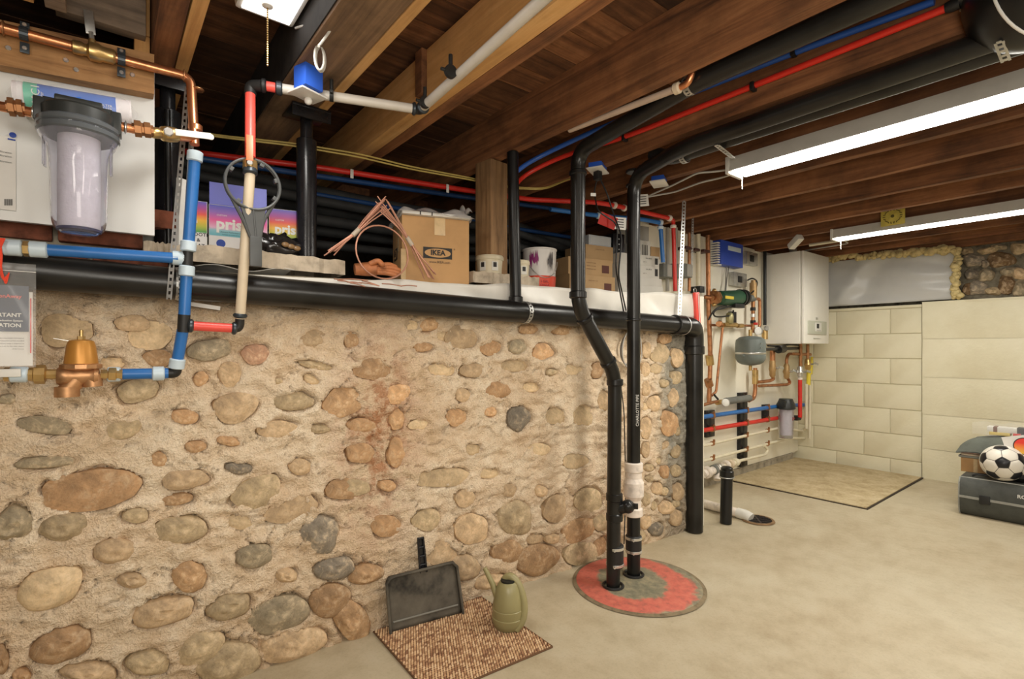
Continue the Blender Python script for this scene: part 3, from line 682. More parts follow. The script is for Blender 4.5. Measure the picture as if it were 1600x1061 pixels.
clamp(g, c2+UP*.03, r_+.006); clamp(g, c2-UP*.03, r_+.006)
MB().tube([C0_+V((.043*math.cos(t/16*6.283), .043*math.sin(t/16*6.283), .004)) for t in range(16)], .006, 6, closed=True).build('grommet', BLACKR, g)
text('CHARLOTTE PIPE', V((C0_.x-.012, C0_.y-.031, cv(640))), UP, -R, .013, WHITE, g, depth=.0015)
# second overhead pipe beside it
g = thing('overhead_pipe', 'lower of two parallel black pipes strapped under the joists', 'pipe', (1.79, .4, 1.83))
MB().tube([(1.875, 1.36, 1.90), (1.868, 1.26, 1.852), (1.866, .3, 1.846), (1.866, -.6, 1.846)], r_*.98, 20, .03).build('pipe', ABSD, g)
def pstrap(name, label, pts, nrm, parent=None, w=.02, th=.0015):
    mb = MB()
    for a_, b_ in zip(pts[:-1], pts[1:]): mb.strap(a_, b_, nrm, w, th)
    o = mb.build(name, GALV, parent, smooth=False)
    if label: o['label'] = label; o['category'] = 'strap'
    return o
# strap loops
def loopstrap(c, ax, r, label, w=.022):
    ax = V(ax).normalized(); q = ax.orthogonal().normalized(); p = ax.cross(q); mb = MB(); n = 16
    for k in range(n):
        a0 = 2*math.pi*k/n; a1 = a0+2*math.pi/n*1.02; P0 = V(c)+(q*math.cos(a0)+p*math.sin(a0))*r; P1 = V(c)+(q*math.cos(a1)+p*math.sin(a1))*r
        mb.strap(P0, P1, (P0+P1)/2-V(c), w, .0015, .013)
    o = mb.build('hanger_strap', GALV, smooth=False); o['label'] = label; o['category'] = 'strap'; o['group'] = 'perforated steel strapping under the joists'; return o
loopstrap(V((1.477, .93, 1.899)), (0, 1, 0), .0315, 'perforated steel strap looped round the black pipe in the middle bay')
loopstrap(V((1.868, 1.20, 1.845)), (0, 1, 0), .0315, 'perforated steel strap round the black pipe right of its elbow')
hs_ = pstrap('hanger_strap', 'perforated steel strap slanting from black pipes to the near shop light', [V((1.80, 1.02, 1.813)), V((1.90, 1.035, 1.812)), V((2.05, 1.09, 1.845)), V((2.172, 1.145, 1.885))], (0, .1, -1))
hs_['group'] = 'perforated steel strapping under the joists'
hs2 = pstrap('hanger_strap', 'short perforated steel strap end under the big black elbow', [PZ(1561, 66, 1.81), PZ(1572, 96, 1.79)], (0, 0, 1)); hs2['group'] = 'perforated steel strapping under the joists'
# ---- long perforated straps by the board
for (u0, v0), (u1, v1), off, lab in (((293, 135), (264, 468), .115, 'left of two long perforated straps beside the blue riser'), ((301, 190), (284, 468), .10, 'right of two long perforated straps behind the blue riser'),
                                    ):
    a_ = PW(u0, v0, off-.03); b_ = PW(u1, v1, off)
    o = pstrap('hanger_strap', lab, [a_, mid(a_, b_), b_], (-.45, -.85, 0), w=.014); o['group'] = 'long perforated steel straps hanging over the wall top'
for (u0, v0), (u1, v1), y_, lab in (((1069, 315), (1061, 505), 1.63, 'bright perforated strap hanging over right end of the ledge'), ((1083, 310), (1081, 430), 2.05, 'thin perforated strap hanging in front of the cream pipes')):
    a_ = PY(u0, v0, y_); b_ = PY(u1, v1, y_)
    o = pstrap('hanger_strap', lab, [a_, mid(a_, b_), b_], (-.62, -.78, 0), w=.021 if y_ < 2 else .014); o['group'] = 'long perforated steel straps hanging over the wall top'
# white batten behind straps
a_ = PW(287, 280, -.02); b_ = PW(280, 392, -.02)
MB().box(mid(a_, b_), (.026, .012, (a_-b_).length), RZ(35), .001).build('batten', WHITE, label='thin white marked strip standing behind the perforated straps', cat='strip', smooth=False)
# ---- big black elbow in the top right corner
ec = PT(1608, -25, 1.72)
g = thing('drain_elbow', 'large black curved drain fitting in the top right corner', 'pipe', ec)
ec = PT(1622, -18, 1.25); rad_ = .142
MB().sphere(ec, rad_, (1, 1, .98), 40, 24).build('body', ABS, g)
MB().tube([ec+(F*-.2+R*math.cos(t/48*6.283)+UP*math.sin(t/48*6.283))*rad_*.985*1.0 for t in range(48)], .0035, 8, closed=True).build('rim', WHITE, g, label='thin pale rim')
MB().ring([(rad_*1.0, 0), (rad_*1.05, .006), (rad_*1.05, .03), (rad_*1.0, .035)], ec+UP*.045, UP+F*.3, 40).build('collar', STEEL, g)
MB().cyl(ec+UP*.06, ec+UP*.20, rad_*.85, seg=30).build('riser', ABS, g)
# ---- steel posts
def post(label, u, x, zb, r, yy=None, platew=.13):
    p = V((x, yy, zb)); g = thing('steel_post', label, 'post', p, 'steel jack posts under the beams')
    MB().box(V((x, yy, 1.883)), (platew, platew, .008), None, .001).build('top_plate', IRON, g)
    MB().box(V((x, yy-platew/2+.004, 1.866)), (platew, .006, .045), None, .001).build('plate_flange', IRON, g)
    MB().cyl(V((x, yy, 1.77)), V((x, yy, 1.88)), .021).build('screw', IRON, g)
    MB().cyl(p, V((x, yy, 1.79)), r, seg=26).build('tube', IRON, g); return g
pc = PZ(479, 180, 1.88)
post('black steel jack post standing in front of the colourful grout boxes', 479, pc.x, 1.36, .034, pc.y)
pc2 = PZ(262, 130, 1.88)
g2 = post('black steel jack post just right of the white board', 262, pc2.x, ledge(.1), .036, pc2.y, .12)
o = MB().cyl(pc2+V((-.005, -.045, -.1)), V((pc2.x-.0, pc2.y-.045, 1.36)), .009).build('conduit', ABS); o['label'] = 'thin dark tube running down the face of the left jack post'; o['category'] = 'pipe'
# ---- wood post
wp = PY(765, 330, 1.87); zt = 1.889
g = MB().box(V((wp.x+.01, 1.87, (zt+ledge(1.3))/2)), (.105, .105, zt-ledge(1.3)), RZ(6), .008).build('timber_post', POSTW, label='rough brown timber post under the dark joist', cat='post')

# =====================================================================
# LEFT: board, copper, filter
# =====================================================================
brd = MB(); q0 = PW(0, 343, .045); q1 = PW(241.5, 357, .045); q2 = PW(241.5, 140, .045)
zb_ = min(q0.z, q1.z)
xa, xb = -.75, q1.x
P_ = []
for z in (zb_, 1.86):
    P_ += [V((xa, YW(xa)-.045, z)), V((xb, YW(xb)-.045, z)), V((xb, YW(xb)-.027, z)), V((xa, YW(xa)-.027, z))]
BRDW = mat('smooth_white_board', (.74, .74, .72), .45, var=.02, scale=3)
MB().hexa(P_).build('mounting_board', BRDW, label='white painted board behind the clear water filter', cat='board', smooth=False)
a0 = PW(241, 85, .09); a1 = PW(241, 147, .09); b0 = PW(0, 30.5, .09); b1 = PW(0, 97, .09)
ex = (b0-a0)*1.8
dz = V((-.065*0, .04, 0))
rail = MB().hexa([a1+ex, a1, a1+dz, a1+ex+dz, a0+ex+V((0, 0, .0)), a0, a0+dz, a0+ex+dz]).build('rail', RAILW, label='brown lumber rail above the board that carries the copper pipe', cat='timber', smooth=False)
def disc(p, nrm, r, m, name, parent, h=.003, seg=12, **k): return MB().ring([(r, 0), (r, h*.6), (r*.8, h)], p, nrm, seg).build(name, m, parent, **k)
NW = V((-.065, -1, 0)).normalized()
for u, v in ((13, 75), (103, 94), (207, 117), (119, 109)): disc(PW(u, v, .09), NW, .006, STEEL, 'screw', rail)
# top copper line
OC = .118
pts = [PW(-60, 28, OC), PW(56, 55, OC), PW(283, 118, OC), PW(306, 124, OC)]
c0 = PW(-60, 27, OC); c1 = PW(298, 121, OC); down = PW(304, 226, OC+.02)
W = thing('copper_water_line', 'copper pipe line with brass valve across the rail, turning down', 'pipe', PW(150, 80, OC))
cr = .0125
MB().tube([c0, V((c1.x, c1.y, c1.z)), down], cr, 16, .028).build('copper_pipe', COPPER, W)
dl = (c1-c0).normalized()
def on(u): # point on top copper line at picture column u
    best = None
    for k in range(401):
        p = c0.lerp(c1, k/400); d = p-C0; uu = 800+800*d.dot(R)/d.dot(F)
        if best is None or abs(uu-u) < best[0]: best = (abs(uu-u), p)
    return best[1]
for u in (5, 288): hub(on(u), dl, cr, .006, W, COPD, 'joint_ring')
hub(PW(308, 140, OC), UP, cr+.0005, .006, W, COPD, 'joint_ring'); hub(PW(305, 200, OC+.01), UP, cr+.001, .022, W, COPPER, 'coupling')
va, vb = on(112), on(172)
MB().ring([(.013, 0), (.017, .003), (.017, .02), (.0145, .024), (.0145, .03), (.023, .036), (.023, .056), (.019, .062), (.019, .085), (.015, .09), (.0155, (vb-va).length)], va, dl, 20).build('ball_valve', BRASS, W)
bv = [o for o in bpy.data.objects if o.name.startswith('ball_valve')][-1]
st = va.lerp(vb, .52)
mb = MB().cyl(st, st+UP*.032, .008); mb.build('stem', BRASS, bv)
hb = st+UP*.03; hd = (UP*1-dl*.12).normalized()
mb = MB(); mb.cur = 0
mb.tube([hb-dl*.0, hb+hd*.02], .006, 8); mb.box(hb+hd*.045, (.021, .005, .062), Matrix.Rotation(-.1, 3, 'Y'), .003); mb.build('handle', GALV, bv, label='grey steel lever handle')
DKC = mat('dark_steel_clamp', (.05, .06, .07), .35, .5, var=.3)
for u in (37, 190):
    c = on(u); mb = MB()
    for k in range(8):
        t0 = -1.7+k*.425; mb.box(c+V((0, -math.cos(t0)*.0135, math.sin(t0)*.0135)), (.017, .006, .003), Matrix.Rotation(-t0+math.pi/2, 3, 'X') @ Matrix.Rotation(0, 3, 'Z'), 0)
    mb.box(c+V((0, .016, -.028)), (.018, .004, .026), None, .001); mb.box(c+V((0, .016, .026)), (.018, .004, .02), None, .001)
    cl = mb.build('pipe_clamp', DKC, W); disc(c+V((0, .012, -.03)), NW, .005, STEEL, 'screw', cl)
    disc(c+V((0, .012, .028)), NW, .005, STEEL, 'screw', cl)
# tee and second valve towards the filter
tee = PW(303, 214, OC+.02); vL = PW(236, 207, .19); dv = (tee-vL).normalized()
MB().tube([tee, tee-dv*.05], .015, 14).build('tee', COPPER, W)
a_ = vL; MB().ring([(.012, 0), (.0145, .004), (.0145, .02), (.012, .024), (.019, .03), (.021, .045), (.019, .065), (.014, .07), (.014, max(.08, (tee-vL).length-.04))], vL, dv, 20).build('ball_valve', BRASS, W)
bv = [o for o in bpy.data.objects if o.name.startswith('ball_valve')][-1]
sp = PW(263, 206, .225); MB().cyl(vL.lerp(tee, .42), sp, .008).cyl(sp-V((0, -.002, 0)), sp+V((0, -.006, 0)), .012, seg=6).build('stem', STEEL, bv)
he = PW(329, 214, .215); hx = (he-sp); mb = MB()
rx = hx.normalized(); ry = V((0, -1, 0)); ry = (ry-rx*ry.dot(rx)).normalized(); rz_ = rx.cross(ry); M3 = Matrix((rx, ry, rz_)).transposed()
mb.box(sp+hx*.58+ry*.004, (hx.length*.86, .004, .017), M3, .002); mb.sphere(he, .0085, (1, .3, 1)); mb.build('handle', WHITE, bv, label='white coated lever handle')
# filter line
OF = .205
fL = PW(-30, 160, OF-.03); f0 = PW(82, 182, OF); f1 = PW(170, 194, OF)
MB().tube([f1, vL], .0115, 14).build('copper_pipe', COPPER, W); MB().tube([fL, f0], .0115, 14).build('copper_pipe', COPPER, W)
def union(u0, u1, v_, off, parent, n=2, m=COPD):
    a = PW(u0, v_, off); b = PW(u1, v_+(u1-u0)*.13, off); l = (b-a).length; pr = [(.014, 0), (.014, l*.1), (.022, l*.12), (.022, l*.42), (.017, l*.45), (.017, l*.55), (.0205, l*.58), (.0205, l*.86), (.014, l*.88), (.014, l)]
    MB().ring(pr, a, b-a, 8).build('union_nut', m, parent, smooth=20)
union(10, 40, 166, OF-.01, W); union(206, 240, 200, OF-.01, W)
for u, v in ((52, 175), (196, 199)): hub(PW(u, v, OF-.005), (1, 0, -.02), .012, .006, W, STEEL, 'joint_ring')
# filter housing
fc = PW(124, 200, OF+.01)
Hs = thing('water_filter', 'clear water filter housing with black cap and pleated white cartridge', 'filter', zed(fc, PW(124, 365, OF).z))
def zat(v): return PW(124, v, OF+.01).z
CLEAR = mat('clear_plastic_sump', (.88, .88, .95), .05, var=0, trans=.95, ior=1.25)
BLK = mat('black_cap_plastic', (.025, .028, .027), .38, var=.2)
zt = zat(204); zbm = zat(367)
outer = [(.002, zbm), (.035, zbm+.002), (.048, zbm+.014), (.0535, zbm+.035), (.0565, zt-.085), (.059, zt-.05), (.073, zt-.03), (.077, zt-.022), (.077, zt+.012)]
inner = [(r-.003, z+.003) for r, z in outer[1:]]
MB().ring([(r, z-fc.z) for r, z in outer]+[(r, z-fc.z) for r, z in reversed(inner)]+[(.002, zbm+.004-fc.z)], fc, UP, 40, cap=False).build('sump', CLEAR, Hs)
MB().ring([(.076, zt-.02-fc.z), (.080, zt-.016-fc.z), (.080, zt-.006-fc.z), (.076, zt-.003-fc.z), (.080, zt+.001-fc.z), (.080, zt+.010-fc.z), (.075, zt+.014-fc.z)], fc, UP, 40).build('lock_ring', mat('smoky_clear_ring', (.10, .11, .12), .15, var=0), Hs)
mb = MB().ring([(.070, zt-fc.z+.008), (.071, zt-fc.z+.04), (.066, zt-fc.z+.046), (.02, zt-fc.z+.048)], fc, UP, 40)
dF = (f1-f0).normalized()
ax = V((1, -.065, 0)).normalized(); ay = V((.065, 1, 0)).normalized(); M4 = Matrix((ax, ay, UP)).transposed()
mb.box(zed(fc, zt+.045), (.13, .042, .03), M4, .003); mb.box(zed(fc, zt+.066), (.09, .032, .016), M4, .004)
for sg in (-1, 1): mb.box(zed(fc+ax*sg*.070, zt+.03), (.024, .042, .055), M4, .003)
mb.build('cap', BLK, Hs)
CART = mat('white_cartridge', (.86, .82, .84), .8, var=.05, scale=50, bp=.3, bscale=120)
MB().cyl(zed(fc, zbm+.014), zed(fc, zt-.012), .041, seg=48).build('cartridge', CART, Hs)
MB().ring([(.043, 0), (.043, .006), (.03, .01)], zed(fc, zbm+.008), UP, 30).build('cartridge_base', mat('dark_blue_base', (.05, .05, .12), .4), Hs)
for sg in (-1, 1):
    for q in (.2, -.3): MB().box(zed(fc+ax*sg*.062+ay*-.03*(.5+q), zt-.065), (.002, .012, .075), RZ(20*sg), 0).build('rib', CLEAR, Hs)
# sum spare filter in shrink wrap
sa_, sb_ = PW(22, 148, .11), PW(206, 178, .11)
g = thing('spare_filter', 'spare filter in clear wrap with blue and green label above the black cap', 'filter', mid(sa_, sb_))
def seg_(t0, t1, r, m, nm, **k): MB().ring([(r, 0), (r, (sb_-sa_).length*(t1-t0))], sa_.lerp(sb_, t0), sb_-sa_, 28).build(nm, m, g, **k)
seg_(0, 1, .033, CART, 'core'); seg_(.09, .2, .0345, mat('mint_green_label', (.12, .55, .38), .35, var=.05), 'green_band'); seg_(.2, .86, .0345, mat('blue_label', (.06, .18, .62), .35, var=.08), 'blue_label')
WRAP = mat('clear_wrap', (.95, .95, .97), .12, var=0, alpha=.13)
def wrapf(a, c):
    t = a*1.12-.06; ang_ = c*2*math.pi; rr_ = .040*(1+.10*math.sin(ang_*3+a*9)+.07*math.sin(a*22+ang_*2))*max(.1, min(1, 12*a*(1-a)))
    if a < .12: rr_ *= 1.15
    d = (sb_-sa_).normalized(); p = d.cross(UP).normalized(); q = d.cross(p); return sa_+(sb_-sa_)*t+(p*math.cos(ang_)+q*math.sin(ang_))*rr_
MB().grid(wrapf, 40, 24).build('clear_wrapping', WRAP, g)
un = (sb_-sa_).normalized(); upn = UP-un*UP.dot(un)
text('R100C1', PW(57, 156, .1465), upn, -un, .016, WHITE, g, depth=.001); text('water filter', PW(66, 158, .1465), upn, -un, .007, WHITE, g, depth=.001)
for k in range(3): text('SEDIMENT FILTER', PW(150, 163+5*k, .1465), un, upn, .006, WHITE, g, depth=.0015)
# note on the board
nA, nB = PW(-40, 205, .047), PW(25, 330, .047)
g = MB().hexa([V((nA.x, nB.y-.0025, nB.z)), V((nB.x, nB.y-.0025, nB.z)), V((nB.x, nB.y-.001, nB.z)), V((nA.x, nB.y-.001, nB.z)), V((nA.x, nB.y-.0025, nA.z)), V((nB.x, nB.y-.0025, nA.z)), V((nB.x, nB.y-.001, nA.z)), V((nA.x, nB.y-.001, nA.z))]).build('instruction_sheet', PAPER, label='white instruction sheet with blue logo left of the filter', cat='paper', smooth=False)
BLI = mat('blue_ink', (.02, .06, .35), .5, var=0)
disc(PW(20, 211, .051), NW, .007, BLI, 'logo_mark', g, .001); MB().box(PW(18, 218, .0515), (.014, .001, .0035)).build('logo_bar', BLI, g)
for i, v in enumerate((237, 243, 252)): text('water filtration', PW(2, v, .051), ax, UP, .0045, INK, g, align='CENTER')
for i in range(9): MB().box(PW(7+i*1.5, 316, .0515), (.0009, .0006, .016)).build('barcode_bar', INK, g, smooth=False)
# =====================================================================
# blue riser, left blue pipes, regulator, red bypass
# =====================================================================
PXR = .0150
def rings(parent, c, ax, l=.03, m=RING): return MB().ring([(PXR+.001, -l/2), (PXR+.005, -l/2+.003), (PXR+.005, l/2-.003), (PXR+.001, l/2)], c, ax, 18).build('expansion_ring', m, parent)
g = thing('blue_water_riser', 'leaning blue plastic water pipe with its lower branches left of centre', 'pipe', PW(285, 480, .12))
r0 = PW(305, 238, OC+.025); r1 = PW(293, 404, .13); r2 = PW(287, 508, .115); r3 = PW(274, 583, .09); r4 = PW(178, 585, .09)
t1 = (r1-r0).normalized()
MB().tube([r0, r1.lerp(r0, .1)], PXR, 16).build('blue_pipe', BLUEP, g); MB().tube([r1.lerp(r2, .12), r2.lerp(r1, .05)], PXR, 16).build('blue_pipe', BLUEP, g)
MB().tube([r2.lerp(r3, .1), r3.lerp(r2, .12)], PXR, 16).build('blue_pipe', BLUEP, g); MB().tube([r3.lerp(r4, .12), r4], PXR, 16).build('blue_pipe', BLUEP, g)
for p, a in ((r0+t1*.012, t1), (r1-t1*.035, t1), (r1+(r2-r1).normalized()*.035, r2-r1), (r3+(r2-r3).normalized()*.028, r2-r3), (r3+(r4-r3).normalized()*.04, r4-r3), (r4, r4-r3)): rings(g, p, a)
MB().tube([r1-t1*.03, r1+(r2-r1).normalized()*.03], .013, 14).build('tee', BLACKR, g)
MB().tube([r2+(r1-r2).normalized()*.03, r2-(r1-r2).normalized()*.02], .0155, 14).build('tee', BLACKR, g)
MB().tube([r3+(r2-r3)*.08, r3, r3+(r4-r3)*.16], .0145, 14, .012).build('elbow', BLACKR, g)
# blue branch to the left at the wall top
l0 = PW(-70, 381, .12); l1 = PW(278, 403.5, .125); ld = (l1-l0).normalized()
MB().tube([l1, r1], .012, 12).build('tee_arm', BLACKR, g)
MB().tube([PW(66, 390, .12), l1], PXR, 16).build('blue_pipe', BLUEP, g); MB().tube([l0, PW(16, 387, .12)], PXR, 16).build('blue_pipe', BLUEP, g)
for u, v in ((20, 387), (60, 390), (280, 403.5)): rings(g, PW(u, v, .12), ld, .036)
ba = PW(28, 388, .12); MB().ring([(.013, 0), (.013, .008), (.019, .01), (.019, .03), (.0165, .033), (.019, .036), (.019, .045), (.013, .048)], ba, ld, 6).build('brass_coupling', BRASS, g, smooth=20)
# red bypass
e0 = PW(298, 509, .115); e1 = PW(366, 513, .115)
MB().tube([r2, e0], .012, 12).build('tee_arm', BLACKR, g)
B_ = thing('red_bypass_line', 'white and red plastic pipe loop with red lever valve left of centre', 'pipe', PW(375, 480, .115))
MB().tube([e0, e1], .0135, 16).build('red_pipe', REDL, B_)
u0 = PW(374, 512, .115); ub = PW(391, 268, .20)
MB().tube([e1, u0, u0.lerp(ub, .07)], .013, 14, .014).build('elbow', BLACKR, B_)
MB().tube([u0.lerp(ub, .06), u0.lerp(ub, .45), ub], .0142, 16).build('white_pipe', CREAMP, B_)
for p, a in ((e0, e1-e0), (e1, e1-e0), (u0.lerp(ub, .08), ub-u0)): hub(p, a, .0145, .014, B_, DKC, 'crimp_ring')
TZ = 1.835
rt = PZ(391, 134, TZ)
MB().tube([ub.lerp(rt, .16), rt-(rt-ub).normalized()*.03], .0142, 16).build('red_pipe', REDL, B_)
hub(ub, rt-ub, .0145, .02, B_, DKC, 'crimp_ring')
bvv = MB().ring([(.014, 0), (.02, .004), (.02, .03), (.015, .034)], ub, rt-ub, 8).build('valve_body', BRASS, B_)
hq = ub.lerp(rt, .07)+V((-.25, -1, 0)).normalized()*.028
MB().cyl(ub.lerp(rt, .07), hq, .008).build('stem', STEEL, bvv)
hx = (rt-ub).normalized(); M5 = Matrix((hx.cross(V((-.25, -1, 0)).normalized()), V((-.25, -1, 0)).normalized(), hx)).transposed()
MB().box(hq+hx*.045, (.019, .004, .08), M5, .003).build('handle', mat('orange_red_handle', (.78, .16, .06), .4, var=.05), bvv, label='orange-red lever handle')
# over the top to the white pipe
w0 = PZ(412, 134, TZ); w1 = PZ(436, 138, TZ); w2 = PZ(647, 170, TZ); w3 = PZ(656, 172, TZ)
MB().tube([rt-UP*.03, rt, w0], .0165, 14, .014).build('elbow', BLACKR, B_)
MB().tube([w0, w1], .0142, 14).build('red_pipe', REDL, B_)
hub(w0, w1-w0, .015, .016, B_, BLACKR, 'crimp_ring'); hub(w1, w1-w0, .015, .02, B_, DKC, 'crimp_ring')
MB().tube([w1, w2], .0146, 16).build('white_pipe', WHITEP, B_)
w4 = PZ(860, -12, TZ)
MB().tube([w2, w3, w3.lerp(w4, .03)], .0155, 14, .015).build('elbow', BLACKR, B_)
MB().tube([w3.lerp(w4, .02), w4.lerp(w3, -.6)], .0146, 16).build('white_pipe', WHITEP, B_)
hub(w3.lerp(w4, .035), w4-w3, .0155, .016, B_, DKC, 'crimp_ring'); hub(w2, w2-w1, .0155, .014, B_, DKC, 'crimp_ring')
for p, d in ((PZ(518, 149, TZ), w2-w1), (PZ(704, 112, TZ), w4-w3), (PZ(664, 160, TZ), w4-w3)):
    d = d.normalized(); mb = MB().ring([(.0155, -.006), (.0185, -.006), (.0185, .006), (.0155, .006)], p, d, 20)
    mb.tube([p+UP*.016, p+UP*.048], .006, 8); mb.tube([p+d.cross(UP)*.016, p+d.cross(UP)*.03], .005, 8); mb.build('pipe_clamp', BLACKR, B_)
# ---- pressure regulator
rg = PW(127, 585, .10)
G_ = thing('pressure_regulator', 'brass pressure regulator with orange bell top on the lower left water line', 'valve', rg)
rgx = (PW(160, 585, .10)-PW(70, 585, .10)).normalized()
MB().ring([(.020, -.048), (.026, -.04), (.026, -.025), (.021, -.015), (.024, 0), (.021, .015), (.026, .028), (.021, .036)], rg-UP*.004, rgx, 20).tube([rg-UP*.0, rg-rgx*.03-UP*.045], .021, 16).tube([rg+rgx*.022, rg+rgx*.024-UP*.032], .021, 16).ring([(.026, -.056), (.026, -.03)], rg-rgx*.028-UP*.002, UP, 18).build('body', BRONZE, G_)
OB = mat('orange_bronze_bell', (.50, .23, .045), .38, .35, var=.1)
z_ = PW(127, 572, .10).z-rg.z
MB().ring([(.02, z_-.012), (.045, z_-.006), (.045, z_+.004), (.033, z_+.008)], rg, UP, 12).build('flange', BRONZE, G_, smooth=20)
MB().ring([(.036, z_+.004), (.0345, z_+.02), (.030, z_+.055), (.026, z_+.066), (.012, z_+.070)], rg, UP, 28).build('bell', OB, G_)
MB().cyl(rg+UP*(z_+.066), rg+UP*(z_+.095), .0045).ring([(.009, z_+.07), (.009, z_+.078)], rg, UP, 6).build('adjusting_screw', BRASS, G_)
MB().box(rg+UP*(z_+.066)-rgx*.03, (.05, .02, .001), Matrix.Rotation(.2, 3, 'Y')).build('tag_plate', GALV, G_)
MB().ring([(.013, 0), (.013, .015), (.0185, .017), (.0185, .032), (.014, .034), (.014, .046)], rg+rgx*.04, rgx, 6).build('union_nut', BRASS, G_, smooth=20)
MB().ring([(.013, 0), (.013, .022), (.024, .025), (.024, .045), (.0165, .048), (.0165, .062), (.0135, .064), (.0135, .08), (.0175, .082), (.0175, .1)], rg-rgx*.045, -rgx, 8).build('union_nut', BRASS, G_, smooth=20)
pl_ = PW(30, 585, .1)
rings(G_, pl_, rgx, .035); MB().tube([pl_, PW(-80, 584, .1)], .014, 14).build('white_pipe', WHITEP, G_)
MB().box(PW(2, 583, .125), (.07, .004, .02), M4, .002).build('handle', WHITE, G_, label='white lever handle')
# ---- bagged booklet hanging at the left edge
bx0, bx1 = PW(-65, 500, .15), PW(56, 500, .15); zt_, zb2 = PW(20, 411, .15).z, PW(20, 574, .15).z
g = thing('booklet_bag', 'clear zip bag with printed system booklet hanging at left picture edge', 'bag', V((mid(bx0, bx1).x, bx0.y, zb2)))
yy = bx0.y
def bk(x0, x1, z0, z1, dy, m, nm, **k): return MB().hexa([V((x0, yy+dy, z0)), V((x1, yy+dy, z0)), V((x1, yy+dy+.0012, z0)), V((x0, yy+dy+.0012, z0)), V((x0, yy+dy, z1)), V((x1, yy+dy, z1)), V((x1, yy+dy+.0012, z1)), V((x0, yy+dy+.0012, z1))]).build(nm, m, g, smooth=False, **k)
xr = PY(51, 500, yy).x; xm = PY(45, 500, yy).x
bk(bx0.x+.01, xr, zb2+.003, PY(20, 455, yy).z, .002, PAPER, 'booklet')
bk(bx0.x+.01, xm, PY(20, 518, yy).z, PY(20, 446, yy).z, -.001, mat('navy_cover', (.035, .05, .09), .45), 'cover_panel')
bk(PY(47, 500, yy).x, PY(49, 500, yy).x, PY(20, 552, yy).z, PY(20, 465, yy).z, -.001, REDP, 'red_edge')
rd = mat('pale_red_ink', (.7, .12, .10), .5, var=0)
text('RadonAway', V((PY(34, 464, yy).x, yy-.003, PY(34, 464, yy).z)), (1, 0, 0), UP, .0085, rd, g, align='RIGHT', bold=.04)
text('IMPORTANT', V((PY(33.5, 493, yy).x, yy-.003, PY(33, 493, yy).z)), (1, 0, 0), UP, .0088, WHITE, g, align='RIGHT', bold=.04)
text('Radon Reduction System', V((PY(36, 501.5, yy).x, yy-.003, PY(33, 501.5, yy).z)), (1, 0, 0), UP, .0042, WHITE, g, align='RIGHT', bold=.04)
text('INFORMATION', V((PY(33.5, 509, yy).x, yy-.003, PY(33, 509, yy).z)), (1, 0, 0), UP, .0088, WHITE, g, align='RIGHT', bold=.04)
for i, s_ in enumerate(('This packet contains important information', 'about the radon reduction system installed', 'in your home. Please keep it attached to', 'the system and pass it on to the next owner', 'of the house.')):
    text(s_, V((PY(38, 530, yy).x, yy-.0005, PY(38, 528.5+i*4.2, yy).z)), (1, 0, 0), UP, .0028, INK, g, align='RIGHT')
BAG = mat('clear_bag', (.9, .9, .9), .12, var=0, alpha=.18)
def bagf(a, c): x = bx0.x+(bx1.x-bx0.x)*a; z = zb2+(zt_-zb2)*c; return V((x, yy-.007+.004*math.sin(a*9+c*7)*c, z))
MB().grid(bagf, 14, 20).build('bag_front', BAG, g)
bk(bx0.x, bx1.x, PY(20, 424, yy).z, PY(20, 423, yy).z, -.006, WHITE, 'zip_seal')
mb = MB()
for k in range(5): mb.tube([PW(0, 372, .15)+V((.002*k, 0, 0)), PW(3+k, 400, .165)+V((-.003*k, 0, 0)), PW(1+2*k, 430+4*k, .16), PW(6+2*k, 438-3*k, .16)], .0016, 6, .01)
mb.build('string', mat('red_string', (.8, .07, .03), .7, var=0), g, label='red plastic string')
# =====================================================================
# ON THE LEDGE
# =====================================================================
def on_u(C, e, u1):
    k = (u1-800)/800; n = R-F*k; return -((V(C)-C0).dot(n))/V(e).dot(n)
def crate(u0, y, u1, vtop, depth, rot, zb, m, name='box', label=None, cat='box', group=None, bev=.002, parent=None):
    p = PY(u0, 545, y); c = V((p.x, p.y, zb if zb is not None else ledge(p.x)+.002)); a = math.radians(rot)
    e = V((math.cos(a), math.sin(a), 0)); n = V((-math.sin(a), math.cos(a), 0)); w_ = on_u(c, e, u1)
    t = (c-C0).dot(F); zt = CAMZ+(545-vtop)/800*t; h = zt-c.z
    o = MB().box(c+e*w_/2+n*depth/2+UP*h/2, (w_, depth, h), RZ(rot), bev).build(name, m, parent, label=label, cat=cat, group=group)
    o['_'] = 0; del o['_']
    return o, c, e, n, w_, h
# --- white plastic sheet over the front edge
SHEET = mat('white_plastic_sheet', (.72, .69, .63), .35, var=.06, scale=5)
def shf(a, c):
    x = .30+(2.70-.30)*a; yw = YW(x); edge = ledge(x)+.002+.004*math.sin(a*31)+.004*math.sin(a*13+1)-.02*max(0, 1-a*4)
    if c < .5:
        k = c/.5; z = 1.225+(edge-1.225)*k; return V((x, yw-.022-.014*math.sin(a*25+k*3)*(1-k)-.01*abs(math.sin(a*47+k*2))*(1-k), z))
    k = (c-.5)/.5; return V((x, yw-.022+k*.42, ledge(x)+.004+(edge-ledge(x)-.004)*(1-k)**4+.002*math.sin(a*60+k*9)))
MB().grid(shf, 130, 16).build('plastic_sheet', SHEET, label='white plastic sheet draped over the ledge edge under boxes and bucket', cat='sheet', smooth=180, solid=.002)
def shf2(a, c):
    x = .22+(.50-.22)*a; return V((x, YW(x)-.03+.30*c, ledge(x)+.012+.008*math.sin(a*9)*(1-c)+.004*math.sin(c*11)))
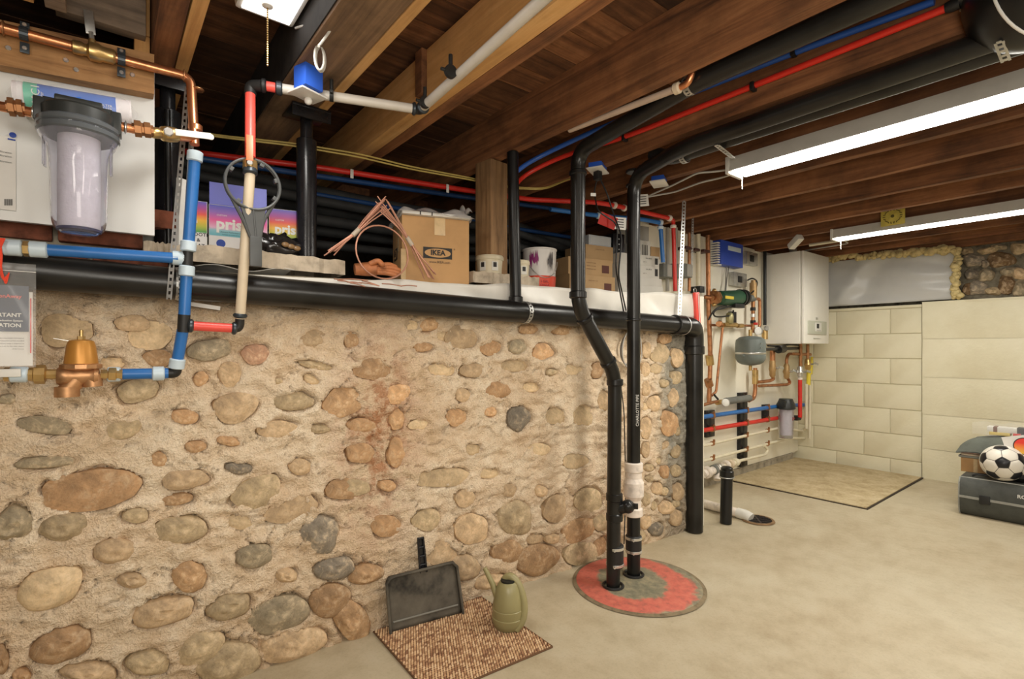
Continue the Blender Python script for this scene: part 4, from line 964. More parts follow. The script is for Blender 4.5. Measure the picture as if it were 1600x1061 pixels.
MB().grid(shf2, 24, 8).build('paper_sheet', PAPER, label='crumpled white paper sheet lying in front of the long concrete slab', cat='paper', smooth=180, solid=.0015)
MB().box(PW(318, 478, .03), (.09, .002, .012), Matrix.Rotation(.12, 3, 'Y'), 0).build('wood_shim', PAPER, label='thin pale strip of paper poking out below the drain pipe', cat='paper')
# --- slab
SLAB = mat('rough_concrete_slab', (.50, .42, .32), .95, var=.22, scale=22, bp=.8, bscale=45)
def slab(label, u0, u1, y, z0, th, dep, rot=0, name='concrete_slab'):
    p = PY(u0, 545, y); q_ = PY(u1, 545, y); rr3 = random.Random(u0); n = 26; w_ = q_.x-p.x
    top = [V((p.x+w_*k/n, y+rr3.uniform(-.006, .006), 0)) for k in range(n+1)]
    mb = MB(); vs = []; fs = []
    for j, (dy, zz2) in enumerate(((0, 0), (0, .5), (0, 1), (dep*.5, 1), (dep, 1), (dep, 0))):
        for k, t_ in enumerate(top): vs.append(V((t_.x, t_.y+dy+rr3.uniform(-.003, .003), z0+th*zz2+(rr3.uniform(-.004, .003) if zz2 else 0))))
    for j in range(5):
        for k in range(n): a = j*(n+1)+k; fs.append((a, a+1, a+n+2, a+n+1))
    for e_ in (0, n): fs.append(tuple(j*(n+1)+e_ for j in range(6)))
    return mb.add(vs, fs).build(name, SLAB, label=label, cat='slab', smooth=30)
slab('long rough concrete slab on the ledge under the colourful boxes', 296, 539, 1.79, 1.312, .052, .34)
slab('short pale concrete slab on the ledge behind the blue pipe branch', 224, 294, 1.84, 1.315, .05, .2)
# --- colourful boxes
def print_mat(name, stops, axis='Z'):
    m, nt, b = _new(name); tc = nt.nodes.new('ShaderNodeTexCoord'); sp = nt.nodes.new('ShaderNodeSeparateXYZ'); L(nt, tc.outputs['Generated'], sp.inputs[0])
    L(nt, ramp(nt, sp.outputs[axis], stops), b.inputs['Base Color']); b.inputs['Roughness'].default_value = .35; return m
PR1 = print_mat('blue_to_pink_print', [(0, (.72, .70, .68)), (.34, (.72, .70, .68)), (.36, (.12, .42, .50)), (.47, (.25, .50, .56)), (.52, (.70, .40, .55)), (.68, (.72, .10, .30)), (.85, (.25, .12, .45)), (1, (.06, .08, .45))])
PR2 = print_mat('rainbow_print', [(0, (.72, .70, .68)), (.36, (.72, .70, .68)), (.38, (.05, .30, .06)), (.50, (.45, .45, .04)), (.62, (.75, .40, .03)), (.74, (.70, .08, .05)), (.86, (.35, .05, .25)), (1, (.08, .08, .45))])
BLB = mat('blue_violet_flap', (.10, .11, .48), .4, var=.06)
def grout(label, u0, y, u1, vtop, pm, rot=0, word='prism', flap=None, zb=1.365, hand=None, dep=.16):
    o, c, e, n, w_, h = crate(u0, y, u1, vtop, dep, rot, zb, CARDW, 'grout_box', label, 'box', 'colourful grout boxes on the slab')
    MB().box(c+e*w_/2-n*.0012+UP*h*.5, (w_-.003, .001, h-.004), RZ(rot), 0).build('printed_front', pm, o, smooth=False)
    s_ = w_*.205 if word == 'prism' else w_*.3
    if word: text(word, c+e*w_*.12-n*.0022+UP*h*.60, e, UP, s_, WHITE, o, align='LEFT', bold=.05)
    if word == 'prism':
        text('CUSTOM', c+e*w_*.13-n*.0022+UP*h*.78, e, UP, .005, WHITE, o, align='LEFT')
        text('Ultimate Performance Grout', c+e*w_*.18-n*.0022+UP*h*.44, e, UP, .0048, INK, o, align='LEFT')
        text('Lechada de rendimiento superior', c+e*w_*.22-n*.0022+UP*h*.39, e, UP, .0036, INK, o, align='LEFT')
        disc(c+e*w_*.2-n*.001+UP*h*.2, -n, .014, BLI, 'seal_mark', o, .001, 20)
        for k in range(4): text('color consistent, no sealing needed', c+e*w_*.95-n*.0022+UP*h*(.29-.06*k), e, UP, .0036, mat('grey_ink', (.2, .2, .22), .5, var=0), o, align='RIGHT')
    if flap: MB().box(c+e*w_/2+n*.006+UP*(h+flap/2), (w_-.004, .002, flap), RZ(rot) @ Matrix.Rotation(-.12, 3, 'X'), 0).build('open_flap', BLB, o, smooth=False)
    if hand: 
        for k, s in enumerate(hand): text(s, c+e*w_*.5-n*.0022+UP*h*(.33-.11*k), e, UP, .011, INK, o, bold=.02)
    return o
grout('open blue and pink grout box with raised flap behind the ring wrench', 326, 1.92, 418, 318, PR1, -8, flap=.075)
grout('rainbow grout box partly behind the black steel post', 420, 1.95, 494, 325, PR2, -14)
grout('narrow grout box with handwriting just right of the blue riser', 296, 1.93, 324, 312, PR2, -8, word='m', hand=('SMOOTH', '&', 'FLAT'))
o, *_ = crate(222, 1.98, 246, 362, .08, -5, 1.36, CARDW, 'carton', 'small white and purple carton low behind the left jack post', 'carton')
# --- black bag
BAGB = mat('glossy_black_bag', (.02, .017, .016), .18, var=.4)
def blob(c, sx, sy, sz, amp, seed, m, name, label, cat, parent=None, fq=9, seg=28, group=None):
    from mathutils import noise as nz_
    mb = MB().sphere((0, 0, 0), 1, seg=seg, rg=seg//2); vs = []
    for p in mb.v:
        p = V(p); d = nz_.noise(p*fq*.25+V((seed, 0, 0)))*amp+nz_.noise(p*fq*.7+V((seed, 3, 0)))*amp*.6; q_ = p*(1+d); vs.append((c[0]+q_.x*sx, c[1]+q_.y*sy, c[2]+max(q_.z, -.8)*sz))
    mb.v = vs; return mb.build(name, m, parent, label=label, cat=cat, smooth=180, group=group)
bc = PY(432, 374, 1.88)
blob((bc.x, 1.88, 1.395), .082, .045, .045, .5, 3, BAGB, 'black_bag', 'crumpled shiny black bag of chains beside the ring wrench handle', 'bag', fq=16)
for k in range(3):
    a_ = PY(446+k*9, 388-abs(k-2)*3, 1.83); MB().sphere(a_, .011, (1.2, .6, .8)).build('bead', mat('amber_bead', (.22, .13, .06), .2, var=.4), bpy.data.objects['black_bag'])
# --- ring wrench hanging on the red valve
wc = PW(396, 288, .19); ww = wc.copy(); yW = wc.y
wr = thing('filter_wrench', 'dark grey plastic ring wrench hanging in front of the boxes', 'wrench', PY(400, 413, yW))
DGP = mat('dark_grey_plastic', (.075, .078, .078), .45, var=.1)
RW = 39/800*(wc-C0).dot(F)
ringp = [V((wc.x+math.cos(t/48*6.283)*RW, yW, wc.z+math.sin(t/48*6.283)*RW)) for t in range(48)]
mb = MB(); mb.tube(ringp, .0042, 8, closed=True); mb.tube([p+V((0, .012, 0)) for p in ringp], .0038, 8, closed=True)
mb.build('ring', DGP, wr)
for a_ in (.35, 1.2, 2.6, 4.1, 5.8):
    p = V((wc.x+math.cos(a_)*(RW-.006), yW+.006, wc.z+math.sin(a_)*(RW-.006))); MB().box(p, (.012, .016, .012), Matrix.Rotation(-a_, 3, 'Y'), .001).build('lug', DGP, wr)
pj = PY(398, 355, yW); h0 = PY(400, 372, yW); h1 = PY(400, 414, yW)
for sg in (-1, 1): MB().tube([V((wc.x+sg*RW*.78, yW+.006, wc.z-RW*.62)), V((wc.x+sg*RW*.35, yW+.006, wc.z-RW*1.45)), V((h0.x+sg*.012, yW+.006, h0.z))], .0055, 8, .02).build('arm', DGP, wr)
MB().prism([V((wc.x-RW*.45, yW, wc.z-RW*.98)), V((wc.x+RW*.45, yW, wc.z-RW*.98)), V((h0.x+.012, yW, h0.z)), V((h0.x-.012, yW, h0.z))], (0, .008, 0)).tube([V((wc.x, yW, wc.z-RW)), h0], .003, 6).build('web', DGP, wr, smooth=False)
hh = MB(); hh.box(mid(h0, h1)+V((0, .004, 0)), (.033, .014, (h0-h1).length+.01), None, .004); hh.build('handle', DGP, wr)
# --- copper wire bundles
CW = mat('pinkish_copper_wire', (.50, .25, .17), .45, .4, var=.2); TAPE2 = mat('grey_tape_wrap', (.45, .38, .30), .5, var=.2)
def bundle(label, pts, n, spread0, spread1, wrap, seed, y):
    r3 = random.Random(seed); g = thing('wire_bundle', label, 'wire', PY(*pts[-1], y), 'bundles of stripped wire beside the cardboard box')
    P = [PY(u, v, y) for u, v in pts]; wp_ = PY(*wrap, y)
    for k in range(n):
        a = r3.uniform(0, 6.28); s0 = r3.uniform(.3, 1)*spread0; s1 = r3.uniform(.3, 1)*spread1
        q0 = P[0]+V((math.cos(a)*s0, .02*math.sin(a*3), math.sin(a)*s0)); q1 = P[-1]+V((math.cos(a*2)*s1, .02*math.sin(a*5), abs(math.sin(a*2))*s1))
        m_ = wp_+V((math.cos(a)*.005, math.sin(a)*.005, 0))
        MB().tube([q0, mid(q0, m_, .6)+V((0, .004*math.sin(a), .004)), m_, mid(m_, q1, .5), q1], .0022, 6, .01).build('wire', CW, g)
    d = (P[0]-P[-1]).normalized(); MB().cyl(wp_-d*.018, wp_+d*.018, .0085).build('tape_wrap', TAPE2, g); return g
bundle('stripped wire bundle leaning up left of the brown logo box', [(598, 318), (515, 400)], 11, .034, .022, (556, 363), 4, 1.74)
bundle('stripped wire bundle lying diagonally across the brown box front', [(600, 318), (676, 438)], 13, .034, .032, (640, 377), 6, 1.73)
cc_ = PY(598, 394, 1.72); rc = 43/800*(cc_-C0).dot(F)
MB().tube([cc_+V((math.cos(t/30*6.283)*rc, .01*math.sin(t/5), math.sin(t/30*6.283)*rc*.98)) for t in range(30)], .003, 8, closed=True).build('wire_loop', CW, label='single large loop of copper wire before the brown box', cat='wire')
g = thing('wire_offcuts', 'flat tangle of wire offcuts lying on the drain pipe', 'wire', PY(600, 445, 1.70))
r3 = random.Random(8)
for k in range(9):
    u_ = r3.uniform(520, 640); v_ = 437+(u_-520)*.085+r3.uniform(-3, 3); a_ = PY(u_, v_, 1.72); b_ = PY(u_+r3.uniform(20, 45), v_+r3.uniform(0, 8), 1.71)
    MB().tube([a_, mid(a_, b_)+V((0, .01, .004)), b_], .002, 6, .01).build('wire', CW, g)
# --- leather glove
LEA = mat('orange_leather', (.42, .15, .055), .6, var=.3, scale=30, bp=.3)
gc = PY(590, 425, 1.78)
gl = thing('work_glove', 'orange-brown leather work glove lying on the ledge', 'glove', gc)
gc.z += .006
mb = MB().tube([gc+V((-.075, .03, 0)), gc+V((-.03, .02, .004)), gc+V((.0, .01, .004))], .02, 12, rs=[.021, .026, .024]); mb.build('palm', LEA, gl)
for k, (dz, dx, dy) in enumerate(((.022, .07, .0), (.010, .078, -.012), (-.004, .07, -.022), (-.014, .055, -.03))):
    MB().tube([gc+V((-.005, .006-k*.004, dz*.6)), gc+V((dx*.6, dy*.5, dz+.006)), gc+V((dx, dy, dz-.003))], .0095, 10, .02, rs=None).sphere(gc+V((dx, dy, dz-.003)), .0095, seg=10, rg=6).build('finger', LEA, gl)
MB().tube([gc+V((-.03, 0, .02)), gc+V((-.005, -.015, .035)), gc+V((.008, -.02, .020))], .010, 10, .015).sphere(gc+V((.008, -.02, .020)), .010, seg=10, rg=6).build('thumb', LEA, gl)
# --- the brown box
ib, c, e, n, w_, h = crate(628, 1.865, 733, 335, .235, -17, None, CARD, 'cardboard_box', 'brown cardboard box with black oval logo beside the timber post', 'box')
lc = c+e*w_*.52-n*.002+UP*h*.47
MB().box(lc, (w_*.43, .001, h*.165), RZ(-17), 0).build('logo_panel', INK, ib, smooth=False)
def oval(c_, ex_, nz, a, b, m, nm, par): return MB().add([c_+ex_*math.cos(t/32*6.283)*a+UP*math.sin(t/32*6.283)*b-nz*.001 for t in range(32)], [tuple(range(32))]).build(nm, m, par, smooth=False)
oval(lc, e, n, w_*.195, h*.066, CARD, 'logo_oval', ib)
text('IKEA', lc-n*.0022, e, UP, h*.075, INK, ib, bold=.05)
text('www.IKEA.com', c+e*w_*.55-n*.002+UP*h*.335, e, UP, h*.035, INK, ib); text('®', c+e*w_*.77-n*.002+UP*h*.54, e, UP, h*.025, INK, ib)
MB().box(c+e*w_*.55-n*.0015+UP*h*.87, (w_*.16, .0008, h*.26), RZ(-17)).build('tape', TAPE, ib, smooth=False)
MB().box(c+e*w_*.02-n*.0015+UP*h*.25, (w_*.07, .0008, h*.5), RZ(-17)).build('tape', TAPE, ib, smooth=False)
lf = c+n*.235*.62-e*.0018+UP*h*.5
MB().box(lf, (.001, .075, h*.17), RZ(-17), 0).build('logo_panel', INK, ib, smooth=False)
MB().add([lf-e*.001+n*math.cos(t/32*6.283)*.034+UP*math.sin(t/32*6.283)*h*.068 for t in range(32)], [tuple(range(32))]).build('logo_oval', CARD, ib, smooth=False)
text('IKEA', lf-e*.002, -n, UP, h*.075, INK, ib, bold=.05)
MB().box(c+n*.235*.35-e*.0015+UP*h*.75, (.0008, .03, h*.5), RZ(-17)).build('tape', TAPE, ib, smooth=False)
# --- wrapped sheets on it
tp = c+e*w_/2+n*.11+UP*h
FILM = mat('milky_film', (.62, .60, .58), .15, var=.1, alpha=.72)
g = thing('wrapped_sheets', 'stack of sheets in milky film lying on the brown box', 'packet', tp)
mb = MB().box(tp+UP*.008, (w_*1.02, .26, .014), RZ(-17), .004); mb.build('sheets', PAPER, g)
def film(a, c_):
    p = tp+e*(a-.5)*w_*1.12+n*(c_-.5)*.29; ed = min(a, 1-a, c_, 1-c_)*8; return p+UP*(.006+.026*min(1, ed)+.009*math.sin(a*17+c_*6)*min(1, ed)+.006*math.sin(c_*23+a*5))
MB().grid(film, 30, 18).build('film', FILM, g, smooth=180)
tip = tp+e*w_*.46
def film2(a, c_): p = tip+e*(a*.035)+n*(-.08+c_*.13); return p+UP*(.015+.085*math.sin(a*2.2)*(.4+.6*c_)+.012*math.sin(c_*9))
MB().grid(film2, 8, 10).build('film_corner', FILM, g, smooth=180)
for k in (.25, .42): MB().box(tp+e*(k-.5)*w_-n*.131+UP*.008, (.004, .003, .013), RZ(-17)).build('ink_band', INK, g, smooth=False)
# --- paver with tubs, can, bucket
slab('thick tan concrete paver under the cream tubs', 739, 841, 1.80, 1.333, .05, .2, name='paver')
zP = 1.384
TUB = mat('cream_tub_plastic', (.60, .53, .38), .45, var=.08)
def tub(label, u, y, v0, v1, ru):
    b_ = PY(u, 545, y); b_.z = zP; t_ = (b_-C0).dot(F); r = ru/800*t_; h = (v1-v0)/800*t_
    g = thing('plastic_tub', label, 'tub', b_, 'cream plastic tubs on the paver')
    MB().ring([(r*.86, 0), (r*.93, h*.75), (r*.95, h*.76)], b_, UP, 30).build('body', TUB, g)
    MB().ring([(r*.97, h*.74), (r, h*.78), (r, h*.93), (r*.94, h)], b_, UP, 30).build('lid', TUB, g)
    for q_ in (-.55, .5):
        d = (-F+R*q_).normalized(); MB().box(b_+d*(r*.905)+UP*h*.38, (.03, .001, h*.5), Matrix.Rotation(math.atan2(d.y, d.x)+math.pi/2, 3, 'Z')).build('paper_label', CARDW, g, smooth=False)
        MB().box(b_+d*(r*.91+.001)+UP*h*.45, (.016, .001, h*.26), Matrix.Rotation(math.atan2(d.y, d.x)+math.pi/2, 3, 'Z')).build('label_mark', INK, g, smooth=False)
    return g
tub('wide cream plastic tub in front of the timber post', 765, 1.86, 405, 433, 22)
tub('small cream tub directly right of the slim black vertical pipe', 812, 1.86, 411, 437, 16)
b_ = PY(789, 545, 1.90); b_.z = zP
g = thing('spray_can', 'slim silver spray can between timber post and slim pipe', 'can', b_)
MB().ring([(.012, 0), (.013, .004), (.013, .085), (.007, .095)], b_, UP, 20).build('body', STEEL, g); MB().ring([(.008, .095), (.008, .11), (.006, .112)], b_, UP, 16).build('cap', WHITE, g)
b_ = PY(843, 545, 1.93); b_.z = ledge(1.45)+.006; t_ = (b_-C0).dot(F); rB = 27/800*t_; hB = CAMZ+(545-391)/800*t_-b_.z
g = thing('paint_bucket', 'white paint bucket with red band and purple splash on the ledge', 'bucket', b_)
BUW = mat('white_bucket_plastic', (.66, .63, .60), .4, var=.04)
MB().ring([(rB*.86, 0), (rB*.88, .004), (rB*.97, hB-.008), (rB, hB-.006), (rB, hB), (rB*.95, hB), (rB*.9, .02)], b_, UP, 36, cap=False).build('body', BUW, g)
MB().ring([(rB*.902, .018), (rB*.942, hB*.36)], b_, UP, 36, cap=False).build('red_band', mat('orange_red_print', (.72, .07, .03), .45, var=.08), g)
def onb(q_, z): d = (-F+R*q_).normalized(); return b_+d*(rB*(.895+.10*z/hB)+.004)+UP*z, d
def patch(q0, q1, z0, z1, m, nm, jag=0, seed=1):
    r4 = random.Random(seed); n = 14; vs = []; fs = []
    for k in range(n+1):
        q_ = q0+(q1-q0)*k/n; a, d = onb(q_, z0+r4.uniform(0, jag)*(z1-z0)); b2, d = onb(q_, z1-r4.uniform(0, jag)*(z1-z0)); vs += [a, b2]
    for k in range(n): fs.append((2*k, 2*k+2, 2*k+3, 2*k+1))
    MB().add(vs, fs).build(nm, m, g, smooth=False)
patch(-.75, -.1, hB*.5, hB*.95, mat('purple_print', (.22, .02, .13), .45, var=.1), 'purple_splash', .5, 3)
patch(.45, 1.0, hB*.45, hB*.93, mat('black_floral_print', (.06, .05, .05), .45, var=.1), 'floral_print', .45, 5)
p_, d = onb(.25, hB*.22); tx = d.cross(UP)*-1
text('5 GAL', p_+d*.001, UP.cross(d), UP, .011, mat('dark_red_ink', (.3, .02, .02), .5, var=0), g, bold=.03); text('CHULA', p_+d*.001-UP*.018, UP.cross(d), UP, .010, mat('dark_red_ink', (.3, .02, .02)), g, bold=.03)
arc = [b_+(-F*math.cos(t)+R*math.sin(t)).normalized()*rB*1.02+UP*(hB*.72-.09*math.sin((t+.9)/2.4*math.pi)) for t in [(-.9+.2*k) for k in range(13)]]
MB().tube(arc, .0018, 6).build('wire_handle', STEEL, g)
# --- boxes at the right end of the ledge
cartons = [
 ('lower of two brown cartons behind the kinked black pipe', 890, 2.0, 961, 427, .30, -8, None, CARDD),
 ('upper of two brown cartons, with small dark print', 888, 2.02, 957, 400, .28, -8, 'st', CARDD),
 ('small open brown carton on top of the two brown ones', 915, 2.06, 958, 381, .2, -8, 'st', CARDD)]
zc = None
for i, (lab, u0, y, u1, vt, dp, rot, zz, m) in enumerate(cartons):
    o, c, e, n, w_, h = crate(u0, y, u1, vt, dp, rot, None if i == 0 else zc, m, 'carton', lab, 'carton', 'cartons stacked at the right end of the ledge')
    zc = c.z+h+.0005
    if i < 2: MB().box(c+e*w_*.83-n*.002+UP*h*.45, (w_*.16, .001, h*.45), RZ(rot)).build('label_print', mat('dark_brown_ink', (.10, .03, .02), .6, var=0), o, smooth=False)
    for k in range(3 if i == 1 else 1): text('HANDLE WITH CARE', c+e*w_*.5-n*.002+UP*h*(.75-.18*k), e, UP, .005, mat('dark_brown_ink', (.10, .03, .02)), o)
o, c, e, n, w_, h = crate(920, 2.07, 955, 366, .12, -8, zc, mat('grey_blue_packet', (.42, .44, .46), .5, var=.05), 'packet', 'grey striped packet on top of the small open carton', 'packet', None)
for k in range(6): MB().box(c+e*w_/2-n*.0015+UP*h*(.2+.12*k), (w_*.85, .001, .002), RZ(-8)).build('printed_line', CARDW, o, smooth=False)
wh = [('lowest white carton of the stack behind the straight black pipe', 966, 1.97, 1036, 443, .3), ('second white carton from the bottom of its stack', 966, 1.975, 1034, 430, .3),
      ('third white carton up, with printed label', 968, 1.98, 1030, 411, .3), ('fourth white carton up, with printed label', 968, 1.985, 1030, 394, .3)]
zc = None; zt_list = []
for i, (lab, u0, y, u1, vt, dp) in enumerate(wh):
    o, c, e, n, w_, h = crate(u0, y, u1, vt, dp, -10, zc, CARDW, 'carton', lab, 'carton', 'cartons stacked at the right end of the ledge'); zc = c.z+h+.0005
    if i >= 2:
        text('10 x FT-4', c+e*w_*.72-n*.002+UP*h*.7, e, UP, .008, INK, o, bold=.03); MB().box(c+e*w_*.92-n*.002+UP*h*.5, (w_*.07, .001, h*.6), RZ(-10)).build('label_print', INK, o, smooth=False)
        text('QTY 12', c+e*w_*.62-n*.002+UP*h*.35, e, UP, .006, INK, o)
o, c, e, n, w_, h = crate(999, 2.02, 1016, 375, .14, -10, zc, CARDW, 'carton', 'small white carton with barcode on top of the white stack', 'carton', 'cartons stacked at the right end of the ledge')
for k in range(4): MB().box(c+e*w_*(.25+.15*k)-n*.002+UP*h*.45, (.004, .001, h*.6), RZ(-10)).build('barcode_bar', INK, o, smooth=False)
crate(997, 2.04, 1014, 352, .12, -10, c.z+h+.0005, mat('grey_case', (.34, .33, .30), .5, var=.05), 'carton', 'small grey carton topmost behind the straight black pipe', 'carton', 'cartons stacked at the right end of the ledge')
crate(1017, 2.0, 1031, 385, .1, -10, zc, CARDD, 'carton', 'little brown carton beside the blue drop pipe', 'carton', 'cartons stacked at the right end of the ledge')
o, c, e, n, w_, h = crate(958, 2.05, 976, 364, .14, -10, zc, IRON, 'power_supply', 'black electronics box between the two black pipes', 'box')
for k in range(3): disc(c+e*w_*.5-n*.001+UP*h*(.25+.25*k), -n, .004, GALV, 'port', o, .001)
# red umbrella/level in plastic hanging at the ledge end
a_ = PY(1086, 457, 1.64); b2 = PY(1092, 512, 1.64)
g = thing('wrapped_tool', 'red plastic wrapped tool hanging at the right end of the ledge', 'tool', b2)
MB().box(mid(a_, b2), (.042, .018, (a_-b2).length), Matrix.Rotation(-.10, 3, 'Y'), .004).build('red_body', REDL, g)
MB().box(mid(a_, b2)+V((.004, -.011, 0)), (.006, .002, (a_-b2).length*.9), Matrix.Rotation(-.10, 3, 'Y')).build('stripe', WHITE, g, smooth=False)
MB().tube([a_+V((math.cos(t/14*6.283)*.014, 0, .012+math.sin(t/14*6.283)*.014)) for t in range(14)], .002, 6, closed=True).build('hook_ring', GALV, g)
# =====================================================================
# LINES UNDER THE JOISTS AND IN THE CRAWL SPACE
# =====================================================================
def zline(pts, z=1.87): return [PZ(u, v, z) for u, v in pts]
DLINE = mat('grey_black_insulated_line', (.03, .031, .031), .7, var=.25)
BLUEDIM = mat('shaded_blue_line', (.012, .05, .16), .45, var=.1)  # blue pipe colour darkened to paint in the crawl space shade
bd = [(2.45, 4, .050), (2.38, 19, .040), (2.5, 32, .055), (2.40, 50, .045), (2.5, 66, .055), (2.42, 90, .036)]
for i, (y_, dv_, r_) in enumerate(bd):
    P = [PY(200, 232+dv_, y_), PY(460, 288+dv_, y_), PY(640, 325+dv_*.8, y_), PY(790, 345+dv_*.7, y_), PY(905, 385+dv_*.6, y_)]
    o = MB().tube(P, r_*.55, 14, .12).build('insulated_line', DLINE, label=('topmost', 'second from top', 'third from top', 'fourth from top', 'fifth from top', 'lowest')[i]+' of the black insulated lines in the crawl space', cat='pipe', group='bundle of black lines in the crawl space')
ln = [('blue_line', BLUEDIM, 'lower blue line clipped in front of the black bundle', [(470, 300), (600, 322), (760, 350), (900, 372)], 2.40, .012),
      ('blue_line', BLUEDIM, 'upper blue line just under the red one in the crawl space', [(300, 246), (460, 270), (720, 307), (870, 327)], 2.25, .012)]
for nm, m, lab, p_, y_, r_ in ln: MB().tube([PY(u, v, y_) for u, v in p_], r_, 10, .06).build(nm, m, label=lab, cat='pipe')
LD = 1.83
RG = thing('red_water_line', 'red plastic line crossing the crawl space and dropping to the ledge', 'pipe', PZ(800, 312, LD))
RP = [PZ(290, 237, LD), PZ(500, 262, LD), PZ(720, 296, LD), PZ(830, 312, LD), PZ(930, 316, LD), PZ(965, 322, LD), PZ(1046, 341, LD), PZ(1052, 345, LD)]
MB().tube(RP, .0125, 12, .05).build('red_pipe', REDP, RG)
dp0 = RP[-1]; dpb = PY(1055, 455, dp0.y)
MB().tube([dp0, dp0-UP*.04], .012, 10).tube([dp0-UP*.02, dpb], .0125, 12).build('red_pipe', REDP, RG)
for p, a in ((PZ(960, 321, LD), RP[6]-RP[5]), (RP[6], RP[6]-RP[5]), (dp0-UP*.035, UP), (PZ(975, 325, LD), RP[6]-RP[5])): hub(p, a, .0135, .02, RG, PVC, 'expansion_ring')
for u in (548, 697):
    t_ = (u-500)/220; p = PZ(u, 262+34*t_, LD); MB().box(p+V((0, -.014, -.01)), (.014, .003, .04), None, .001).build('pipe_clip', WHITE, RG)
BG = thing('blue_water_line', 'blue plastic line beside the red one, dropping behind the cartons', 'pipe', PZ(1000, 340, LD-.03))
bp_ = [PZ(860, 327, LD-.025), PZ(935, 337, LD-.025), PZ(1005, 343, LD-.025), PZ(1032, 348, LD-.025)]
MB().tube(bp_, .0125, 12, .05).build('blue_pipe', BLUEP, BG); q_ = bp_[-1]; qb = PY(1036, 410, q_.y)
MB().tube([q_-UP*.015, qb], .0125, 12).build('blue_pipe', BLUEP, BG)
for p, a in ((bp_[-1], bp_[-1]-bp_[-2]), (q_-UP*.03, UP), (PZ(935, 337, LD-.025), bp_[1]-bp_[0])): hub(p, a, .0135, .02, BG, RING, 'expansion_ring')
# red and blue lines in the bay next to the dark joist: along the near face of the joist x=1.78
JX = 1.755
R2 = [PX(1500, 4, JX-.0), PX(1180, 133, JX), PX(975, 215, JX), PX(880, 243, JX-.05), PX(815, 275, JX-.16), PX(800, 300, JX-.25)]
g = thing('red_overhead_line', 'bright red line clipped along the joist above both black pipes', 'pipe', R2[1])
MB().tube(R2, .0105, 12, .15).build('red_pipe', mat('bright_red_pex', (.72, .035, .02), .35, var=.05), g)
for k, u in enumerate((972, 1178)):
    p = R2[2].lerp(R2[1], k*.98+.01); MB().box(p+V((-.002, 0, -.004)), (.03, .014, .028), None, .003).build('pipe_clip', BLACKR, g)
disc(R2[0]+V((0, -.0, 0)), (0, 1, 0), .016, BLACKR, 'end_clip', g, .03)
B2 = [PX(1460, 2, JX+.003), PX(1240, 82, JX+.003), PX(1100, 138, JX), PX(960, 190, JX-.05), PX(860, 236, JX-.14), PX(815, 260, JX-.24), PX(795, 282, JX-.30)]
g = thing('blue_overhead_line', 'blue line running beside the bright red overhead line', 'pipe', B2[1])
MB().tube(B2, .0105, 12, .15).build('blue_pipe', mat('royal_blue_pex', (.03, .12, .50), .35, var=.05), g)
p = PX(1240, 82, JX); MB().box(p, (.026, .014, .026), None, .003).build('pipe_clip', BLACKR, g)
# cream pipe with copper elbow beneath the dark joist
a_ = V((1.415, on_u(V((1.415, 0, 0)), V((0, 1, 0)), 890), 1.899)); b_ = V((1.430, on_u(V((1.43, 0, 0)), V((0, 1, 0)), 1058), 1.880)); g = thing('cream_pipe_stub', 'cream plastic pipe ending in a copper elbow beside dark joist', 'pipe', b_)
MB().tube([a_, b_], .0115, 14).build('cream_pipe', mat('pinkish_cream_pipe', (.55, .42, .33), .4, var=.08), g); hub(b_, b_-a_, .013, .024, g, CREAMP, 'expansion_ring')
d_ = (b_-a_).normalized(); MB().tube([b_, b_+d_*.035, b_+d_*.05+UP*.02+V((0, 0, 0)), b_+d_*.055+UP*.06], .0105, 14, .02).build('copper_elbow', COPPER, g)
# yellow cables
YEL = mat('yellow_cable_sheath', (.50, .38, .11), .5, var=.1)
for k, (dv_, lab) in enumerate(((0, 'upper yellow cable of the pair slung under the joists'), (5, 'lower yellow cable of the pair slung under the joists'))):
    P = [PZ(u, v+dv_*(1-abs(u-560)/420 if u < 900 else 0), 1.84-.012*k) for u, v in ((300, 205), (345, 212), (460, 224), (560, 240), (640, 260), (735, 278), (800, 292), (850, 295), (900, 275))]
    MB().tube(P, .0036, 8, .06).build('yellow_cable', YEL, label=lab, cat='cable', group='yellow cables slung under the joists')
# =====================================================================
# LAMPS AND SMALL ELECTRICS
# =====================================================================
LAMPW = mat('lamp_white_enamel', (.78, .77, .74), .35, var=0)
GLOW = mat('glowing_diffuser', (1, .97, .90), .5, var=0, emis=9)
g = thing('ceiling_light', 'square white ceiling light with pull chain at the top edge', 'lamp', (.36, 1.38, 1.99))
MB().box((.36, 1.38, 2.015), (.155, .40, .05), None, .012).build('housing', LAMPW, g)
MB().box((.36, 1.38, 1.988), (.125, .36, .006), None, .002).build('diffuser', mat('soft_glow_diffuser', (1, .98, .95), .5, var=0, emis=2.2), g)
cp = PY(418, 12, 1.49); MB().ring([(.016, 0), (.014, -.012), (.007, -.016)], V((cp.x, cp.y, 1.985)), UP, 16).build('switch_boss', LAMPW, g)
ch = MB()
z = 1.97; pe = PY(418, 103, 1.49)
while z > pe.z: ch.sphere(V((cp.x, cp.y, z)), .0028, seg=8, rg=5); z -= .0062
ch.build('pull_chain', BRASS, g)
